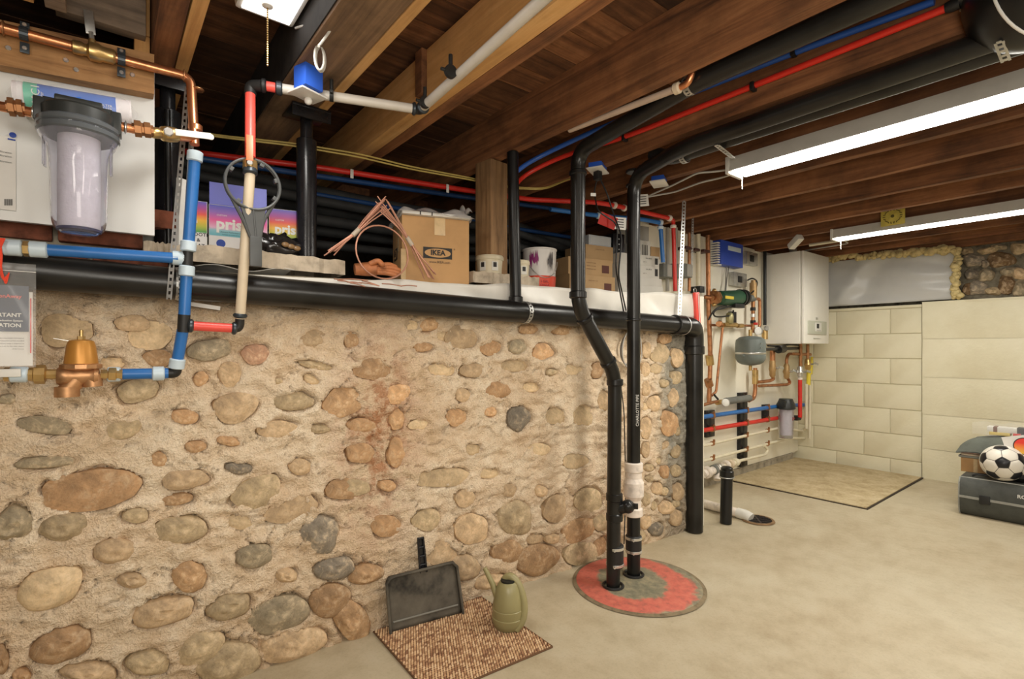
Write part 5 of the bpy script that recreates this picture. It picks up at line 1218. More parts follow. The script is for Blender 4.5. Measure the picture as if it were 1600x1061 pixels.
def shop(label, x, xw, yend, ylen, zt, u):
    g = thing('shop_light', label, 'lamp', (x, yend-ylen/2, zt-.07), 'long shop lights under the joists'); w2 = xw/2; yc = yend-ylen/2
    mb = MB(); P = []
    for yy_ in (yend, yend-ylen): P += [[V((x-w2, yy_, zt-.062)), V((x+w2, yy_, zt-.062)), V((x+w2*.8, yy_, zt)), V((x-w2*.8, yy_, zt))]]
    mb.add(P[0]+P[1], [(0, 3, 7, 4), (1, 5, 6, 2), (3, 2, 6, 7), (0, 4, 5, 1)]); mb.build('reflector', mat('brushed_reflector', (.70, .69, .64), .4, .2, var=.05), g, smooth=False)
    MB().box((x, yc, zt-.064), (xw*.92, ylen-.03, .006), None, .002).build('diffuser', GLOW, g)
    for yy_ in (yend+.006, yend-ylen-.006): MB().box((x, yy_, zt-.035), (xw*1.04, .016, .075), None, .004).build('end_cap', WHITE, g)
    MB().tube([(x, yend-.03, zt-.07), (x, yend-.03, zt-.135)], .0022, 6).build('pull_cord', WHITE, g)
    return g
shop('near long bright shop light running to the right picture edge', 2.195, .125, 1.155, 1.23, 1.887, 0)
shop('far shop light above the boiler corner', 4.06, .13, 1.40, 1.25, 1.887, 0)
# white cables to near light
CABW = mat('pale_grey_cable', (.50, .48, .44), .5, var=.05)
for k, (pp, lab) in enumerate((([(1155, 262), (1120, 268), (1090, 270), (1050, 290), (1000, 312)], 'upper pale cable feeding the near shop light'), ([(1155, 268), (1130, 277), (1095, 285), (1055, 300), (1010, 308)], 'lower pale cable feeding the near shop light'))):
    MB().tube([PZ(u, v, 1.86) for u, v in pp], .0045, 8, .03).build('cable', CABW, label=lab, cat='cable')
# lamp cable with blue box and coil
P = [V((.44, 1.56, 1.985)), PZ(490, 36, 1.95), PZ(538, 16, 1.93), PZ(503, 66, 1.87), PZ(498, 72, 1.85)]
cab = MB().tube(P, .0035, 8, .03)
q0 = PZ(499, 90, 1.86)
for k in range(3): cab.tube([q0+V((math.cos(t/16*6.283)*.013+.003*k, .004*k, math.sin(t/16*6.283)*.034)) for t in range(16)], .0033, 8, closed=True)
cab.build('lamp_cable', CABW, label='pale cable coiled beside the blue junction box', cat='cable')
jb = PZ(482, 122, 1.862); g = thing('junction_box', 'blue plastic junction box on the weathered beam', 'box', jb+UP*-.03)
MB().box(jb+V((.0, 0, -.004)), (.062, .055, .066), RZ(20), .003).build('box_body', mat('blue_box_plastic', (.03, .12, .62), .4, var=.05), g)
MB().box(jb+V((.004, .02, -.042)), (.09, .07, .006), RZ(20), .002).build('cover_plate', WHITE, g); MB().sphere(jb+V((.01, .035, -.052)), .012).build('cable_gland', WHITE, g)
# outlets under joists
for (u, v), lab in (((934, 268), 'white outlet plate with black plug beneath the joists'), ((1030, 288), 'white outlet plate right of the straight black pipe')):
    p = PZ(u, v, 1.865); g = thing('outlet_plate', lab, 'outlet', p, 'white outlet plates under the joists')
    MB().box(p+UP*.003, (.115, .075, .006), RZ(25), .002).build('plate', WHITE, g); MB().box(p+UP*.018, (.09, .06, .026), RZ(25), .002).build('blue_back_box', mat('blue_box_plastic', (.03, .12, .62)), g)
    if u < 1000:
        MB().box(p-UP*.02, (.03, .03, .04), None, .004).build('plug', BLACKR, g)
        a_ = PY(932, 312, p.y-.05)
        MB().tube([p-UP*.02, PZ(928, 300, 1.80), PY(934, 330, p.y-.05), PY(965, 350, p.y-.05), PY(962, 420, p.y-.05), PY(975, 490, 1.66)], .0035, 8, .04).build('cord', BLACKR, g)
        MB().tube([p-UP*.015, PY(948, 300, p.y-.03), PY(957, 330, p.y-.03), PY(972, 370, p.y-.1), PY(966, 430, p.y-.1), PY(978, 485, 1.66)], .0035, 8, .04).build('cord', BLACKR, g)
        MB().box(PY(927, 304, p.y-.06), (.024, .001, .014), RZ(-30)).build('cord_label', WHITE, g)
# hanging tags
for (u0, v0, u1, v1), rt_, m, lab, y_ in (((940, 333, 959, 357), .35, REDP, 'red tag hanging between the two black pipes', 1.60), ((962, 338, 975, 360), .05, PAPER, 'white printed tag hanging right of the red one', 1.60), ((998, 302, 1010, 324), -.12, PAPER, 'white printed tag hanging right of the straight black pipe', 1.66)):
    a_ = PY(u0, v0, y_); b_ = PY(u1, v1, y_); c_ = mid(a_, b_)
    o = MB().box(c_, (abs(b_.x-a_.x), .0015, abs(a_.z-b_.z)), RZ(-30) @ Matrix.Rotation(rt_, 3, 'Y'), 0).build('hanging_tag', m, label=lab, cat='tag', smooth=False)
    if m is PAPER:
        for k in range(4): MB().box(c_+V((-.001, -.002, .018-.012*k)), (abs(b_.x-a_.x)*.6, .0008, .004), RZ(-30) @ Matrix.Rotation(rt_, 3, 'Y')).build('print_line', INK, o, smooth=False)
# coil of cable behind the pipes
g = thing('cable_coil', 'coil of thin dark cable hanging behind the two black pipes', 'cable', PW(985, 590, .045))
for k in range(5):
    c_ = PW(980+k*2, 546, .02+.004*k); MB().tube([c_+V((math.cos(t/24*6.283)*(.05+.006*k), -.006*math.sin(t/3), math.sin(t/24*6.283)*(.075+.008*k))) for t in range(24)], .0028, 6, closed=True).build('loop', mat('dark_grey_cable', (.07, .07, .07), .4, var=.1) if k % 2 else CABW, g)
# thin cables running down beside the pipes
MB().tube([PW(966, 575, .09), PW(975, 640, .09), PW(978, 760, .09), PY(975, 850, 1.52)], .003, 6, .05).build('sensor_cable', BLACKR, label='thin black cable running down between the two black pipes', cat='cable')
MB().tube([PW(982, 575, .07), PW(981, 640, .07), PW(979, 720, .07), PY(982, 860, 1.56)], .0028, 6, .05).build('sensor_cable', CABW, label='thin pale cable running down between the two black pipes', cat='cable')
# =====================================================================
# BOILER CORNER
# =====================================================================
YF = YB-.005          # board face
def PB(u, v, off=0): return PY(u, v, YF-off)
def rr_px(px, p): return px/800*(V(p)-C0).dot(F)
def run(name, m, pts, off, px, parent, fil=.03, seg=12):
    P = [PB(q[0], q[1], q[2] if len(q) > 2 else off) for q in pts]; r = rr_px(px/2, P[0]); return MB().tube(P, r, seg, fil).build(name, m, parent)
# boiler
x0 = PY(1254.5, 545, 1.80); yb = 1.80
k_ = on_u(V((x0.x, yb, 0)), V((1, 0, 0)), 1294); t_ = (V((x0.x, yb, 0))-C0).dot(F); zt_ = CAMZ+(545-391)/800*t_; zb_ = CAMZ+(545-537)/800*t_
g = thing('wall_boiler', 'tall white wall-hung boiler in the recess corner', 'boiler', (x0.x+k_/2, yb, zb_))
BW = mat('boiler_white', (.80, .78, .72), .35, var=.02)
MB().box((x0.x+k_/2, (yb+YF)/2+.01, (zt_+zb_)/2), (k_, YF-yb-.02, zt_-zb_), None, .006).build('casing', BW, g)
MB().box((x0.x+k_/2, yb+.004, (zt_+zb_)/2), (k_-.004, .02, zt_-zb_-.004), None, .004).build('front_panel', BW, g)
PN = mat('pale_green_panel', (.50, .51, .42), .45, var=.02)
pc_ = V((x0.x+k_*.5, yb-.010, CAMZ+(545-512)/800*t_*1.03)); MB().box(pc_, (k_*.72, .012, .115), None, .025).build('control_panel', PN, g)
cpn = bpy.data.objects['control_panel']
MB().box(pc_-V((0, .008, -.006)), (.13, .004, .075), None, .006).build('display_bezel', WHITE, cpn); MB().box(pc_-V((.015, .0115, -.014)), (.045, .002, .04), None, .002).build('screen', INK, cpn)
for q_ in range(3): disc(pc_-V((-.03+.03*q_, .011, .024)), (0, -1, 0), .006, GALV, 'button', cpn)
MB().box((x0.x+k_*.5, yb-.008, zb_+.215), (.04, .003, .02), None, .001).build('badge', GALV, g); MB().box((x0.x+k_*.5, yb-.008, zb_+.045), (.14, .003, .006), None, .001).build('badge', GALV, g)
for q_ in range(8): MB().box((x0.x-.002, (yb+YF)/2-.0, zb_+.1+q_*.0), (.002, .2, .002)) 
# vent stubs above boiler
for q_, xx in enumerate((.28, .55)): MB().ring([(.03, 0), (.03, .05), (.02, .055)], (x0.x+k_*xx, yb+.14, zt_), UP, 16).build('top_connection', GALV if q_ else CEM, g)
o = MB().tube([V((x0.x+k_*.45, yb+.1, zt_+.03)), V((x0.x+k_*.42, yb+.05, 1.9)), V((x0.x+.1, 1.5, 1.885)), V((4.03, 1.415, 1.872))], .006, 8, .05).build('cable', CABW); o['label'] = 'white cable from boiler top to the far shop light'; o['category'] = 'cable'
o = MB().tube([PZ(1265, 383, 1.87), PZ(1330, 373, 1.87), PZ(1360, 366, 1.87)], .012, 10).build('conduit', CPVC); o['label'] = 'white conduit under the joists above the boiler'; o['category'] = 'pipe'
# security camera like white box
cpz = PZ(1243, 374, 1.87); MB().box(cpz-UP*.02, (.12, .05, .045), RZ(60) @ Matrix.Rotation(.5, 3, 'Y'), .006).cyl(cpz-UP*.05, cpz+UP*.02, .008).build('small_sensor', WHITE, label='small tilted white sensor box under the joists above boiler', cat='sensor')
# controller
def bboard(u0, v0, u1, v1, dep, m, name, parent=None, bev=.003, **k):
    a_ = PB(u0, v0, dep); b_ = PB(u1, v1, dep); hh_ = (PB(u0, v0, dep).z-PB(u0, v1, dep).z)
    zc_ = (PB((u0+u1)/2, (v0+v1)/2, dep)).z; return MB().box(((a_.x+b_.x)/2, YF-dep/2, zc_), (b_.x-a_.x, dep, hh_), None, bev).build(name, m, parent, **k)
o = bboard(1127, 378, 1161, 416, .07, mat('controller_blue', (.03, .08, .50), .4, var=.03), 'controller', label='blue boiler controller with white fins on the recess board', cat='controller')
for i in range(10): bboard(1121.5, 378.5+i*3.75, 1127.5, 380.5+i*3.75, .06, WHITE, 'fin', o, .001)
bboard(1138, 386, 1158, 393, .0725, RING, 'name_strip', o, .001)
def ebox(u0, v0, u1, v1, lab, m=GALV):
    o = bboard(u0, v0, u1, v1, .045, m, 'switch_box', label=lab, cat='box', group='small steel electrical boxes on the recess board')
    mu, mv = (u0+u1)/2, (v0+v1)/2; bboard(mu-3, mv-5, mu+3, mv+5, .049, BLACKR, 'switch', o, .001)
    for vv in (v0+2, v1-2): disc(PB(mu, vv, .046), (0, -1, 0), .005, STEEL, 'screw', o)
ebox(1167, 394, 1184, 414, 'steel electrical box right of the blue controller'); ebox(1147, 426, 1167, 447, 'steel electrical box below the blue controller')
MB().tube([PB(1135, 416, .03), PB(1134, 440, .03), PB(1133, 455, .04)], .004, 8).tube([PB(1139, 416, .03), PB(1136, 435, .03), PB(1134, 455, .04)], .004, 8).build('cable', mat('mid_grey_cable', (.18, .17, .15), .5, var=.05), label='grey cables from blue controller down to the pump', cat='cable')
# tall pipes at the left of the board
g = thing('copper_riser', 'tall copper pipe with black brackets left of the green pump', 'pipe', PB(1108, 630))
run('copper_pipe', AGEDC, [(1106, 368), (1107, 470), (1110, 560), (1108, 632)], .05, 7, g, .02); 
for v in (392,): bboard(1100, 390, 1109, 394, .075, mat('dark_brown_clamp', (.06, .02, .015), .5), 'bracket', g, .001)
run('valve', BRASS, [(1108, 555), (1110, 570)], .05, 12, g); run('valve', COPD, [(1106, 593), (1109, 603)], .05, 12, g)
g = thing('cream_pipe', 'cream vertical pipe just left of the tall copper pipe', 'pipe', PB(1091, 455))
run('cream_pipe', CPVC, [(1091, 366), (1091, 460)], .05, 7, g); bboard(1086, 388, 1094, 392, .075, mat('dark_brown_clamp', (.06, .02, .015)), 'bracket', g, .001)
bboard(1094, 447, 1101, 457, .08, BLACKR, 'black_coupling', g, .002)
g = thing('copper_riser', 'copper pipe third from the right of the tall pipes behind the strap', 'pipe', PB(1077, 455))
run('copper_pipe', AGEDC, [(1077, 364), (1077, 455)], .05, 5, g); bboard(1072, 385, 1081, 389, .075, mat('dark_brown_clamp', (.06, .02, .015)), 'bracket', g, .001)
g = thing('cream_pipe', 'cream vertical pipe behind the bright strap', 'pipe', PB(1070, 455)); run('cream_pipe', CREAMP, [(1068, 362), (1068, 455)], .05, 6, g)
g = thing('conduit', 'grey flexible conduit pair right of the red drop pipe', 'pipe', PB(1050, 455), None)
for u in (1043, 1056): run('grey_conduit', mat('grey_conduit', (.36, .34, .30), .5, var=.08), [(u, 356), (u, 455)], .05, 6, g)
for u0, u1, lab in ((1037, 1050, 'grey zone valve box behind the red drop pipe'), (1068, 1082, 'grey zone valve box right of the bright strap'), (1054, 1064, 'grey zone valve box between red pipe and bright strap')):
    o = bboard(u0, 412, u1, 433, .13, GREYIN, 'zone_valve', label=lab, cat='valve', group='grey zone valve boxes over the ledge'); bboard(u0+6, 413, u1, 432, .132, mat('grey_conduit', (.36, .34, .30)), 'cover', o, .001)
# pump
g = thing('circulator_pump', 'green circulator pump with brass flange on the recess board', 'pump', PB(1145, 478))
GRN = mat('dark_green_enamel', (.025, .085, .045), .4, var=.1)
p0 = PB(1122, 466, .10); p1 = PB(1163, 465, .10); r_ = rr_px(12, p0); ax_ = (p1-p0)
ml = ax_.length; MB().ring([(r_*.6, 0), (r_*.95, .02), (r_, ml*.5), (r_*1.05, ml*.75), (r_*.9, ml)], p0, ax_, 24).build('motor', GRN, g)
MB().ring([(r_*1.15, ml*.78), (r_*1.15, ml*.84)], p0, ax_, 20).ring([(r_*1.12, ml*.9), (r_*1.12, ml*.97)], p0, ax_, 20).build('motor_ring', BLACKR, g)
MB().box(PB(1152, 478, .12), (.14, .05, .03), None, .004).build('terminal_box', BLACKR, g)
MB().box(p0+ax_*.15-V((0, r_, -.0)), (.12, .004, .022), None, .001).build('yellow_label', mat('yellow_label', (.70, .55, .06), .5, var=.05), g)
fl0 = PB(1116, 465, .09); MB().ring([(.02, -.03), (.02, -.012), (.055, -.012), (.055, .0), (.04, .004), (.055, .008), (.055, .02), (.025, .02), (.022, .06)], fl0, ax_, 8).build('brass_flange', COPD, g, smooth=20)
for sg in (-1, 1): MB().sphere(PB(1116, 465+sg*11, .09), .016).build('bolt', BRASS, g)
MB().cyl(PB(1101, 464, .05), fl0, .015).build('pipe_stub', AGEDC, g)
MB().cyl(PB(1162, 466, .09), PB(1177, 466, .07), rr_px(6, p0)).build('grey_sleeve', GREYIN, g)
for pp in ([(1150, 476, .11), (1130, 482, .11), (1118, 484, .1), (1114, 490, .09), (1117, 495, .08), (1128, 495, .08), (1144, 493, .08), (1146, 485, .1)], [(1135, 478, .11), (1122, 480, .12), (1113, 488, .1), (1107, 500, .08)], [(1168, 438, .05), (1176, 434, .07), (1184, 440, .08), (1181, 452, .09), (1174, 458, .1)]):
    MB().tube([PB(*q) for q in pp], .006, 8, .04).build('pump_cord', BLACKR, g)
bboard(1143, 487, 1151, 510, .03, BLACKR, 'black_bracket', g)
# air separator branch
g = thing('copper_manifold', 'copper branch with air vent below the green pump', 'pipe', PB(1140, 515))
run('copper_pipe', AGEDC, [(1108, 508), (1176, 509)], .06, 4, g); run('copper_pipe', AGEDC, [(1129, 512), (1124, 560), (1119, 612), (1112, 618)], .06, 4, g, .02)
MB().ring([(.02, 0), (.028, .01), (.03, .06), (.024, .08), (.010, .09)], PB(1140, 506, .07), UP, 18).build('air_vent', mat('brass_green_vent', (.42, .38, .20), .4, .6, var=.1), g)
MB().sphere(PB(1125, 506, .07), .026, (1, .7, 1)).build('valve', COPD, g); MB().cyl(PB(1123, 506, .09), PB(1123, 506, .14), .02).build('gauge', COPD, g)
run('brass_tee', BRASS, [(1130, 508), (1150, 508)], .065, 8, g); run('brass_union', BRASS, [(1152, 509), (1160, 509)], .065, 7, g)
# expansion tank
tc_ = PB(1172.5, 571, .17); r_ = rr_px(22, tc_); hT = rr_px(46, tc_)
g = thing('expansion_tank', 'grey expansion tank below the boiler fittings', 'tank', tc_)
TK = mat('slate_grey_tank', (.15, .175, .165), .4, var=.08)
MB().ring([(r_*.2, 0), (r_*.6, .008), (r_*.85, .025), (r_*.98, .05), (r_, .07), (r_, hT-.06), (r_*.95, hT-.03), (r_*.7, hT-.008), (r_*.2, hT)], tc_, UP, 36).build('tank_body', TK, g)
MB().ring([(r_*1.0, hT*.38), (r_*1.035, hT*.40), (r_*1.035, hT*.43), (r_*1.0, hT*.45)], tc_, UP, 36).build('seam_band', STEEL, g)
for q_ in (.60, .74): MB().box(tc_+(-F*.97+R*.3).normalized()*r_*1.0+UP*hT*q_, (.07, .002, .006), RZ(30)).build('label_line', CARDW, g, smooth=False)
MB().cyl(tc_+UP*hT, tc_+UP*(hT+.05), .014).cyl(tc_-UP*.04, tc_, .012).build('neck', BRASS, g)
MB().sphere(tc_-V((r_, 0, -hT*.33)), .012).build('side_boss', TK, g)
# vertical brass/copper centre line
g = thing('boiler_pipe_stack', 'vertical copper and brass pipe stack left of the boiler', 'pipe', PB(1178, 640))
run('copper_pipe', COPD, [(1177, 470), (1176, 520)], .07, 6, g); run('brass_body', mat('tan_brass', (.42, .27, .12), .45, .5, var=.15), [(1177, 442), (1177, 466)], .08, 11, g)
run('brass_cap', mat('tan_brass', (.42, .27, .12)), [(1177, 438), (1177, 442)], .08, 7, g)
run('copper_pipe', AGEDC, [(1179, 467), (1187, 467), (1187, 510), (1183, 518)], .07, 5, g, .03)
for v in (483, 493, 503): run('joint_ring', BLACKR if v != 493 else STEEL, [(1176.5, v-2.5), (1176.5, v+2.5)], .07, 8, g)
run('brass_valve', BRASS, [(1180, 578), (1180, 600)], .07, 9, g); run('copper_pipe', AGEDC, [(1180, 575), (1180, 612), (1178, 622), (1170, 626)], .07, 6, g, .03)
disc(PB(1184, 517, .12), (-.5, -1, 0), .032, WHITE, 'gauge_face', g, .008, 24); MB().ring([(.034, 0), (.034, .02)], PB(1184, 517, .10), (-.5, -1, 0), 24).build('gauge_case', STEEL, g)
MB().box(PB(1181, 506, .12), (.05, .03, .02), RZ(20), .004).build('red_handle', REDP, g); disc(PB(1197, 513, .10), (-.5, -1, 0), .022, GALV, 'valve_wheel', g, .012, 16)
run('brass_valve', BRASS, [(1195, 516), (1195, 530)], .08, 9, g)
g = thing('black_conduit', 'slim black vertical pipe beside the boiler', 'pipe', PB(1195, 508)); run('pipe', ABS, [(1195, 388), (1195, 508)], .03, 5, g)
# below boiler
g = thing('boiler_connections', 'copper and brass valves and pipes under the boiler', 'pipe', PB(1230, 600))
def bv_(u, v0, v1, off, m=BRASS, hdl=True):
    P0, P1 = PB(u, v0, off), PB(u, v1, off); l = (P0-P1).length
    o = MB().ring([(.014, 0), (.024, l*.12), (.024, l*.3), (.031, l*.45), (.026, l*.6), (.024, l*.85), (.014, l)], P1, P0-P1, 12).build('ball_valve', m, g)
    if hdl: MB().cyl(mid(P0, P1), mid(P0, P1)+V((.0, -.05, 0)), .008).box(mid(P0, P1)+V((.04, -.055, .004)), (.09, .006, .02), Matrix.Rotation(.15, 3, 'Y'), .002).build('handle', GALV, o)
run('copper_pipe', AGEDC, [(1207, 545), (1207, 565)], .1, 8, g); bv_(1207, 560, 590, .1, mat('tan_brass', (.42, .27, .12))); run('copper_pipe', AGEDC, [(1207, 588), (1209, 592), (1203, 595), (1186, 597)], .1, 5, g, .02)
run('copper_pipe', AGEDC, [(1243, 553), (1232, 553), (1229, 560), (1229, 575)], .1, 4.5, g, .03); bv_(1229, 568, 592, .1, mat('tan_brass', (.42, .27, .12))); run('copper_pipe', AGEDC, [(1230, 590), (1235, 598), (1230, 601), (1186, 603)], .1, 4.5, g, .03)
run('black_pipe', ABS, [(1192, 546), (1250, 544)], .16, 5, g); MB().cyl(PB(1216, 546, .16), PB(1224, 545, .16), .034).build('black_union', ABS, g)
run('black_hose', BLACKR, [(1200, 540), (1215, 541), (1235, 538), (1252, 540)], .12, 3, g, .03)
run('copper_pipe', COPD, [(1251, 536), (1251, 575)], .18, 5, g); bv_(1250, 572, 590, .18, STEEL); run('copper_pipe', COPD, [(1262, 536), (1262, 565)], .18, 4.5, g); bv_(1262, 560, 578, .18)
run('copper_pipe', COPD, [(1240, 553), (1266, 554)], .17, 5, g)
run('red_pipe', REDP, [(1250, 593), (1250, 652)], .18, 6, g); hub(PB(1250, 592, .18), UP, .016, .02, g, PVC, 'expansion_ring')
run('yellow_connector', mat('yellow_gas_connector', (.75, .60, .05), .4, var=.05), [(1264, 574), (1263, 602)], .15, 6, g); run('yellow_connector', mat('yellow_gas_connector', (.75, .60, .05)), [(1269, 558), (1267, 585)], .12, 4, g)
run('white_pipe', CPVC, [(1260, 600), (1260, 670)], .15, 4.5, g); run('white_pipe', CPVC, [(1266, 600), (1265, 685)], .12, 4, g)
# insulated return with gauge
g = thing('insulated_pipe', 'horizontal grey insulated pipe with dial gauge above the blue line', 'pipe', PB(1150, 632))
MB().cyl(PB(1134, 627, .07), PB(1171, 622, .07), rr_px(5.5, PB(1134, 627, .07))).build('insulation', GREYIN, g)
run('copper_pipe', AGEDC, [(1098, 633), (1112, 629), (1122, 627), (1134, 627)], .07, 5, g); disc(PB(1133, 629, .13), (-.6, -1, .1), .028, WHITE, 'gauge_face', g, .01, 24)
MB().ring([(.03, 0), (.03, .015)], PB(1133, 629, .115), (-.6, -1, .1), 24).build('gauge_case', STEEL, g); MB().tube([PB(1115, 616, .07), PB(1122, 624, .08)], .008, 8).build('tan_lever', BLACKR, g)
run('brass_valve', BRASS, [(1120, 629), (1128, 628)], .07, 8, g)
# strut uprights
for u0, u1, v0, v1, lab in ((1104, 1117, 641, 683, 'left short black upright channel behind the coloured pipes'), (1157, 1168, 613, 729, 'tall black upright channel behind the coloured pipes'), (1195, 1202, 632, 655, 'small black upright channel nearest the second filter')):
    o = bboard(u0, v0, u1, v1, .03, IRON, 'strut_channel', label=lab, cat='bracket', group='black uprights carrying the coloured pipes', bev=.002)
    bboard((u0+u1)/2-1.3, v0+2, (u0+u1)/2+1.3, v1-2, .032, BLACKR, 'slot', o, .0005)
def hline(name, label, m, u0, v0, u1, v1, px, off=.055, clipsu=(1113, 1166, 1199), extra=None, nm='pipe'):
    g = thing(name, label, 'pipe', PB(u0, v0, off)); P0, P1 = PB(u0, v0, off), PB(u1, v1, off); r_ = rr_px(px/2, PB(1166, 660, off)); MB().tube([P0, P1], r_, 12).build(nm, m, g)
    for cu_ in clipsu:
        if cu_ < u1:
            k = (cu_-u0)/(u1-u0); v = v0+(v1-v0)*k; p = PB(cu_, v, off); MB().ring([(r_+.002, -.01), (r_+.006, -.01), (r_+.006, .01), (r_+.002, .01)], p, P1-P0, 12).box(p+V((.004, -.012, .022)), (.008, .014, .02)).build('pipe_clamp', COPD, g)
    return g, P1, r_
g, e1_, r_ = hline('blue_water_line', 'horizontal blue line on the black uprights at the recess', BLUEP, 1096, 652, 1221, 634, 6.5); MB().tube([e1_, PB(1275, 632, .055)], r_, 12).build('blue_pipe', BLUEP, g)
for u, v in ((1222, 634), (1271, 632)): hub(PB(u, v, .055), (1, 0, 0), r_+.001, .03, g, RING, 'expansion_ring')
g, e1_, r_ = hline('red_water_line', 'horizontal red line below the blue one at the recess', REDP, 1096, 673, 1216, 653, 6.5)
MB().tube([e1_, PB(1250, 654, .06), PB(1250, 646, .12)], r_, 12, .03).build('red_pipe', REDP, g); hub(PB(1217, 653, .055), (1, 0, 0), r_+.001, .03, g, PVC, 'expansion_ring'); bboard(1246, 650, 1252, 657, .1, BLACKR, 'elbow', g)
g, e1_, r_ = hline('white_water_line', 'upper white line below the red one at the recess', CPVC, 1096, 697, 1216, 669, 4.5); MB().tube([e1_, PB(1254, 673, .055), PB(1260, 668, .1)], r_, 12, .03).build('white_pipe', CPVC, g); hub(PB(1217, 669, .055), (1, 0, 0), r_+.001, .03, g, CPVC, 'coupling'); hub(PB(1254, 673, .055), (1, 0, 0), r_+.003, .03, g, CPVC, 'elbow')
g, e1_, r_ = hline('white_water_line', 'lower white line of the two below the red one', CPVC, 1096, 721, 1234, 684.5, 4.5); MB().tube([e1_, PB(1264, 685, .055)], r_, 12, .03).build('white_pipe', CPVC, g); hub(PB(1264, 684, .055), UP, r_+.003, .03, g, CPVC, 'elbow')
# thick white drain at the foot
g = thing('white_drain_line', 'thick white drain line with collars low on the recess wall', 'pipe', PB(1110, 745))
MB().tube([PB(1098, 741, .07), PB(1128, 730, .07)], rr_px(6, PB(1110, 740)), 16).build('white_pipe', PVC, g); MB().tube([PB(1128, 730, .07), PB(1154, 721, .07)], rr_px(4, PB(1110, 740)), 16).build('white_pipe', CPVC, g); MB().tube([PB(1152, 721, .07), PB(1197, 710, .07), PB(1200, 702, .07), PB(1193, 696, .06)], rr_px(2.4, PB(1110, 740)), 12, .04).build('white_pipe', CPVC, g)
dx_ = PB(1154, 721, .07)-PB(1098, 741, .07)
for u, v, q_, m in ((1104, 738, 8, PVC), (1116, 734, 6.5, GREYIN), (1122, 731, 6.8, STEEL), (1134, 727, 6.5, PVC), (1141, 725, 6, CREAMP), (1149, 722.5, 5.5, CPVC)): hub(PB(u, v, .07), dx_, rr_px(q_, PB(1110, 740)), .035, g, m, 'collar')
MB().tube([PB(1121, 734, .07), PB(1121, 750, .09)], rr_px(6, PB(1110, 740)), 14).build('white_drop', PVC, g)
# second filter
fc_ = PB(1228, 632, .12); r_ = rr_px(12, fc_); zf = PB(1228, 685, .12).z
g = thing('water_filter', 'small clear water filter with black cap low beside boiler pipes', 'filter', zed(fc_, zf))
MB().ring([(r_*.4, zf-fc_.z), (r_*.8, zf-fc_.z+.006), (r_*.86, zf-fc_.z+.04), (r_*.95, -.03)], fc_, UP, 28).build('sump', mat('clear_grey_sump', (.70, .70, .78), .08, var=0, trans=.9, ior=1.2), g)
MB().cyl(zed(fc_, zf+.03), zed(fc_, fc_.z-.03), r_*.6, seg=24).build('cartridge', CART, g)
MB().ring([(r_*1.0, -.04), (r_*1.12, -.035), (r_*1.12, -.0), (r_*.9, .03), (r_*.8, .05)], fc_, UP, 28).box(fc_+V((0, 0, .01)), (r_*2.5, .06, .05), None, .005).build('cap', BLK, g)
# stub pipe, white floor pipe, drain grate
s0 = PZ(1134, 817, .002); g = thing('capped_stub', 'short black capped pipe standing in the floor', 'pipe', s0)
hS = .33; MB().tube([s0, s0+V((.012, 0, hS-.05))], .034, 20).build('pipe', ABS, g); MB().ring([(.035, hS-.065), (.041, hS-.06), (.041, hS-.02), (.036, hS-.015)], s0+V((.011, 0, 0)), UP, 22).ring([(.034, hS-.016), (.034, hS), (.022, hS+.008)], s0+V((.012, 0, 0)), UP, 22).build('cap', ABS, g)
cp_ = s0+V((.011, 0, hS-.055)); MB().tube([cp_+V((.042*math.cos(t/18*6.283), .042*math.sin(t/18*6.283), 0)) for t in range(18)], .0035, 6, closed=True).build('band', GALV, g)
a_ = PZ(1085, 783, .03); b_ = PZ(1166, 805, .03)
g = thing('floor_drain_pipe', 'white pipe lying on the floor towards the drain grate', 'pipe', zed(b_, 0)); b2_ = b_-(b_-a_)*.1
MB().tube([a_, b2_], .028, 16).build('pipe', PVC, g); MB().tube([b2_-(b_-a_)*.05, b_, b_+(b_-a_).normalized()*.03-UP*.012], .032, 16, .02).build('end_elbow', mat('white_pvc', (.72, .70, .64), .4, var=.05), g)
gc_ = PZ(1184, 813, .0); g = thing('floor_drain', 'round dark iron drain grate set in the floor', 'drain', gc_)
RUST = mat('rusty_ring', (.22, .13, .06), .8, var=.3); rg_ = .092
MB().ring([(rg_*.86, 0), (rg_*.86, .008), (rg_, .008), (rg_*1.05, .001)], gc_, UP, 36, cap=False).build('rim', RUST, g)
MB().ring([(rg_*.87, .001), (.01, .002)], gc_, UP, 30).build('drain_well', mat('drain_black', (.006, .006, .006), .9, var=0), g)
for k in range(-4, 5):
    xx = k*.0185; l_ = 2*math.sqrt(max(0, (rg_*.86)**2-xx*xx)); a2 = V((math.cos(.7), math.sin(.7), 0)); b3 = V((-math.sin(.7), math.cos(.7), 0))
    MB().box(gc_+a2*xx+UP*.006, (.0075, l_, .005), RZ(math.degrees(.7))).build('bar', IRON, g, smooth=False)
MB().box(gc_+UP*.006, (rg_*1.6, .010, .004), RZ(math.degrees(.7))).build('bar', IRON, g, smooth=False)
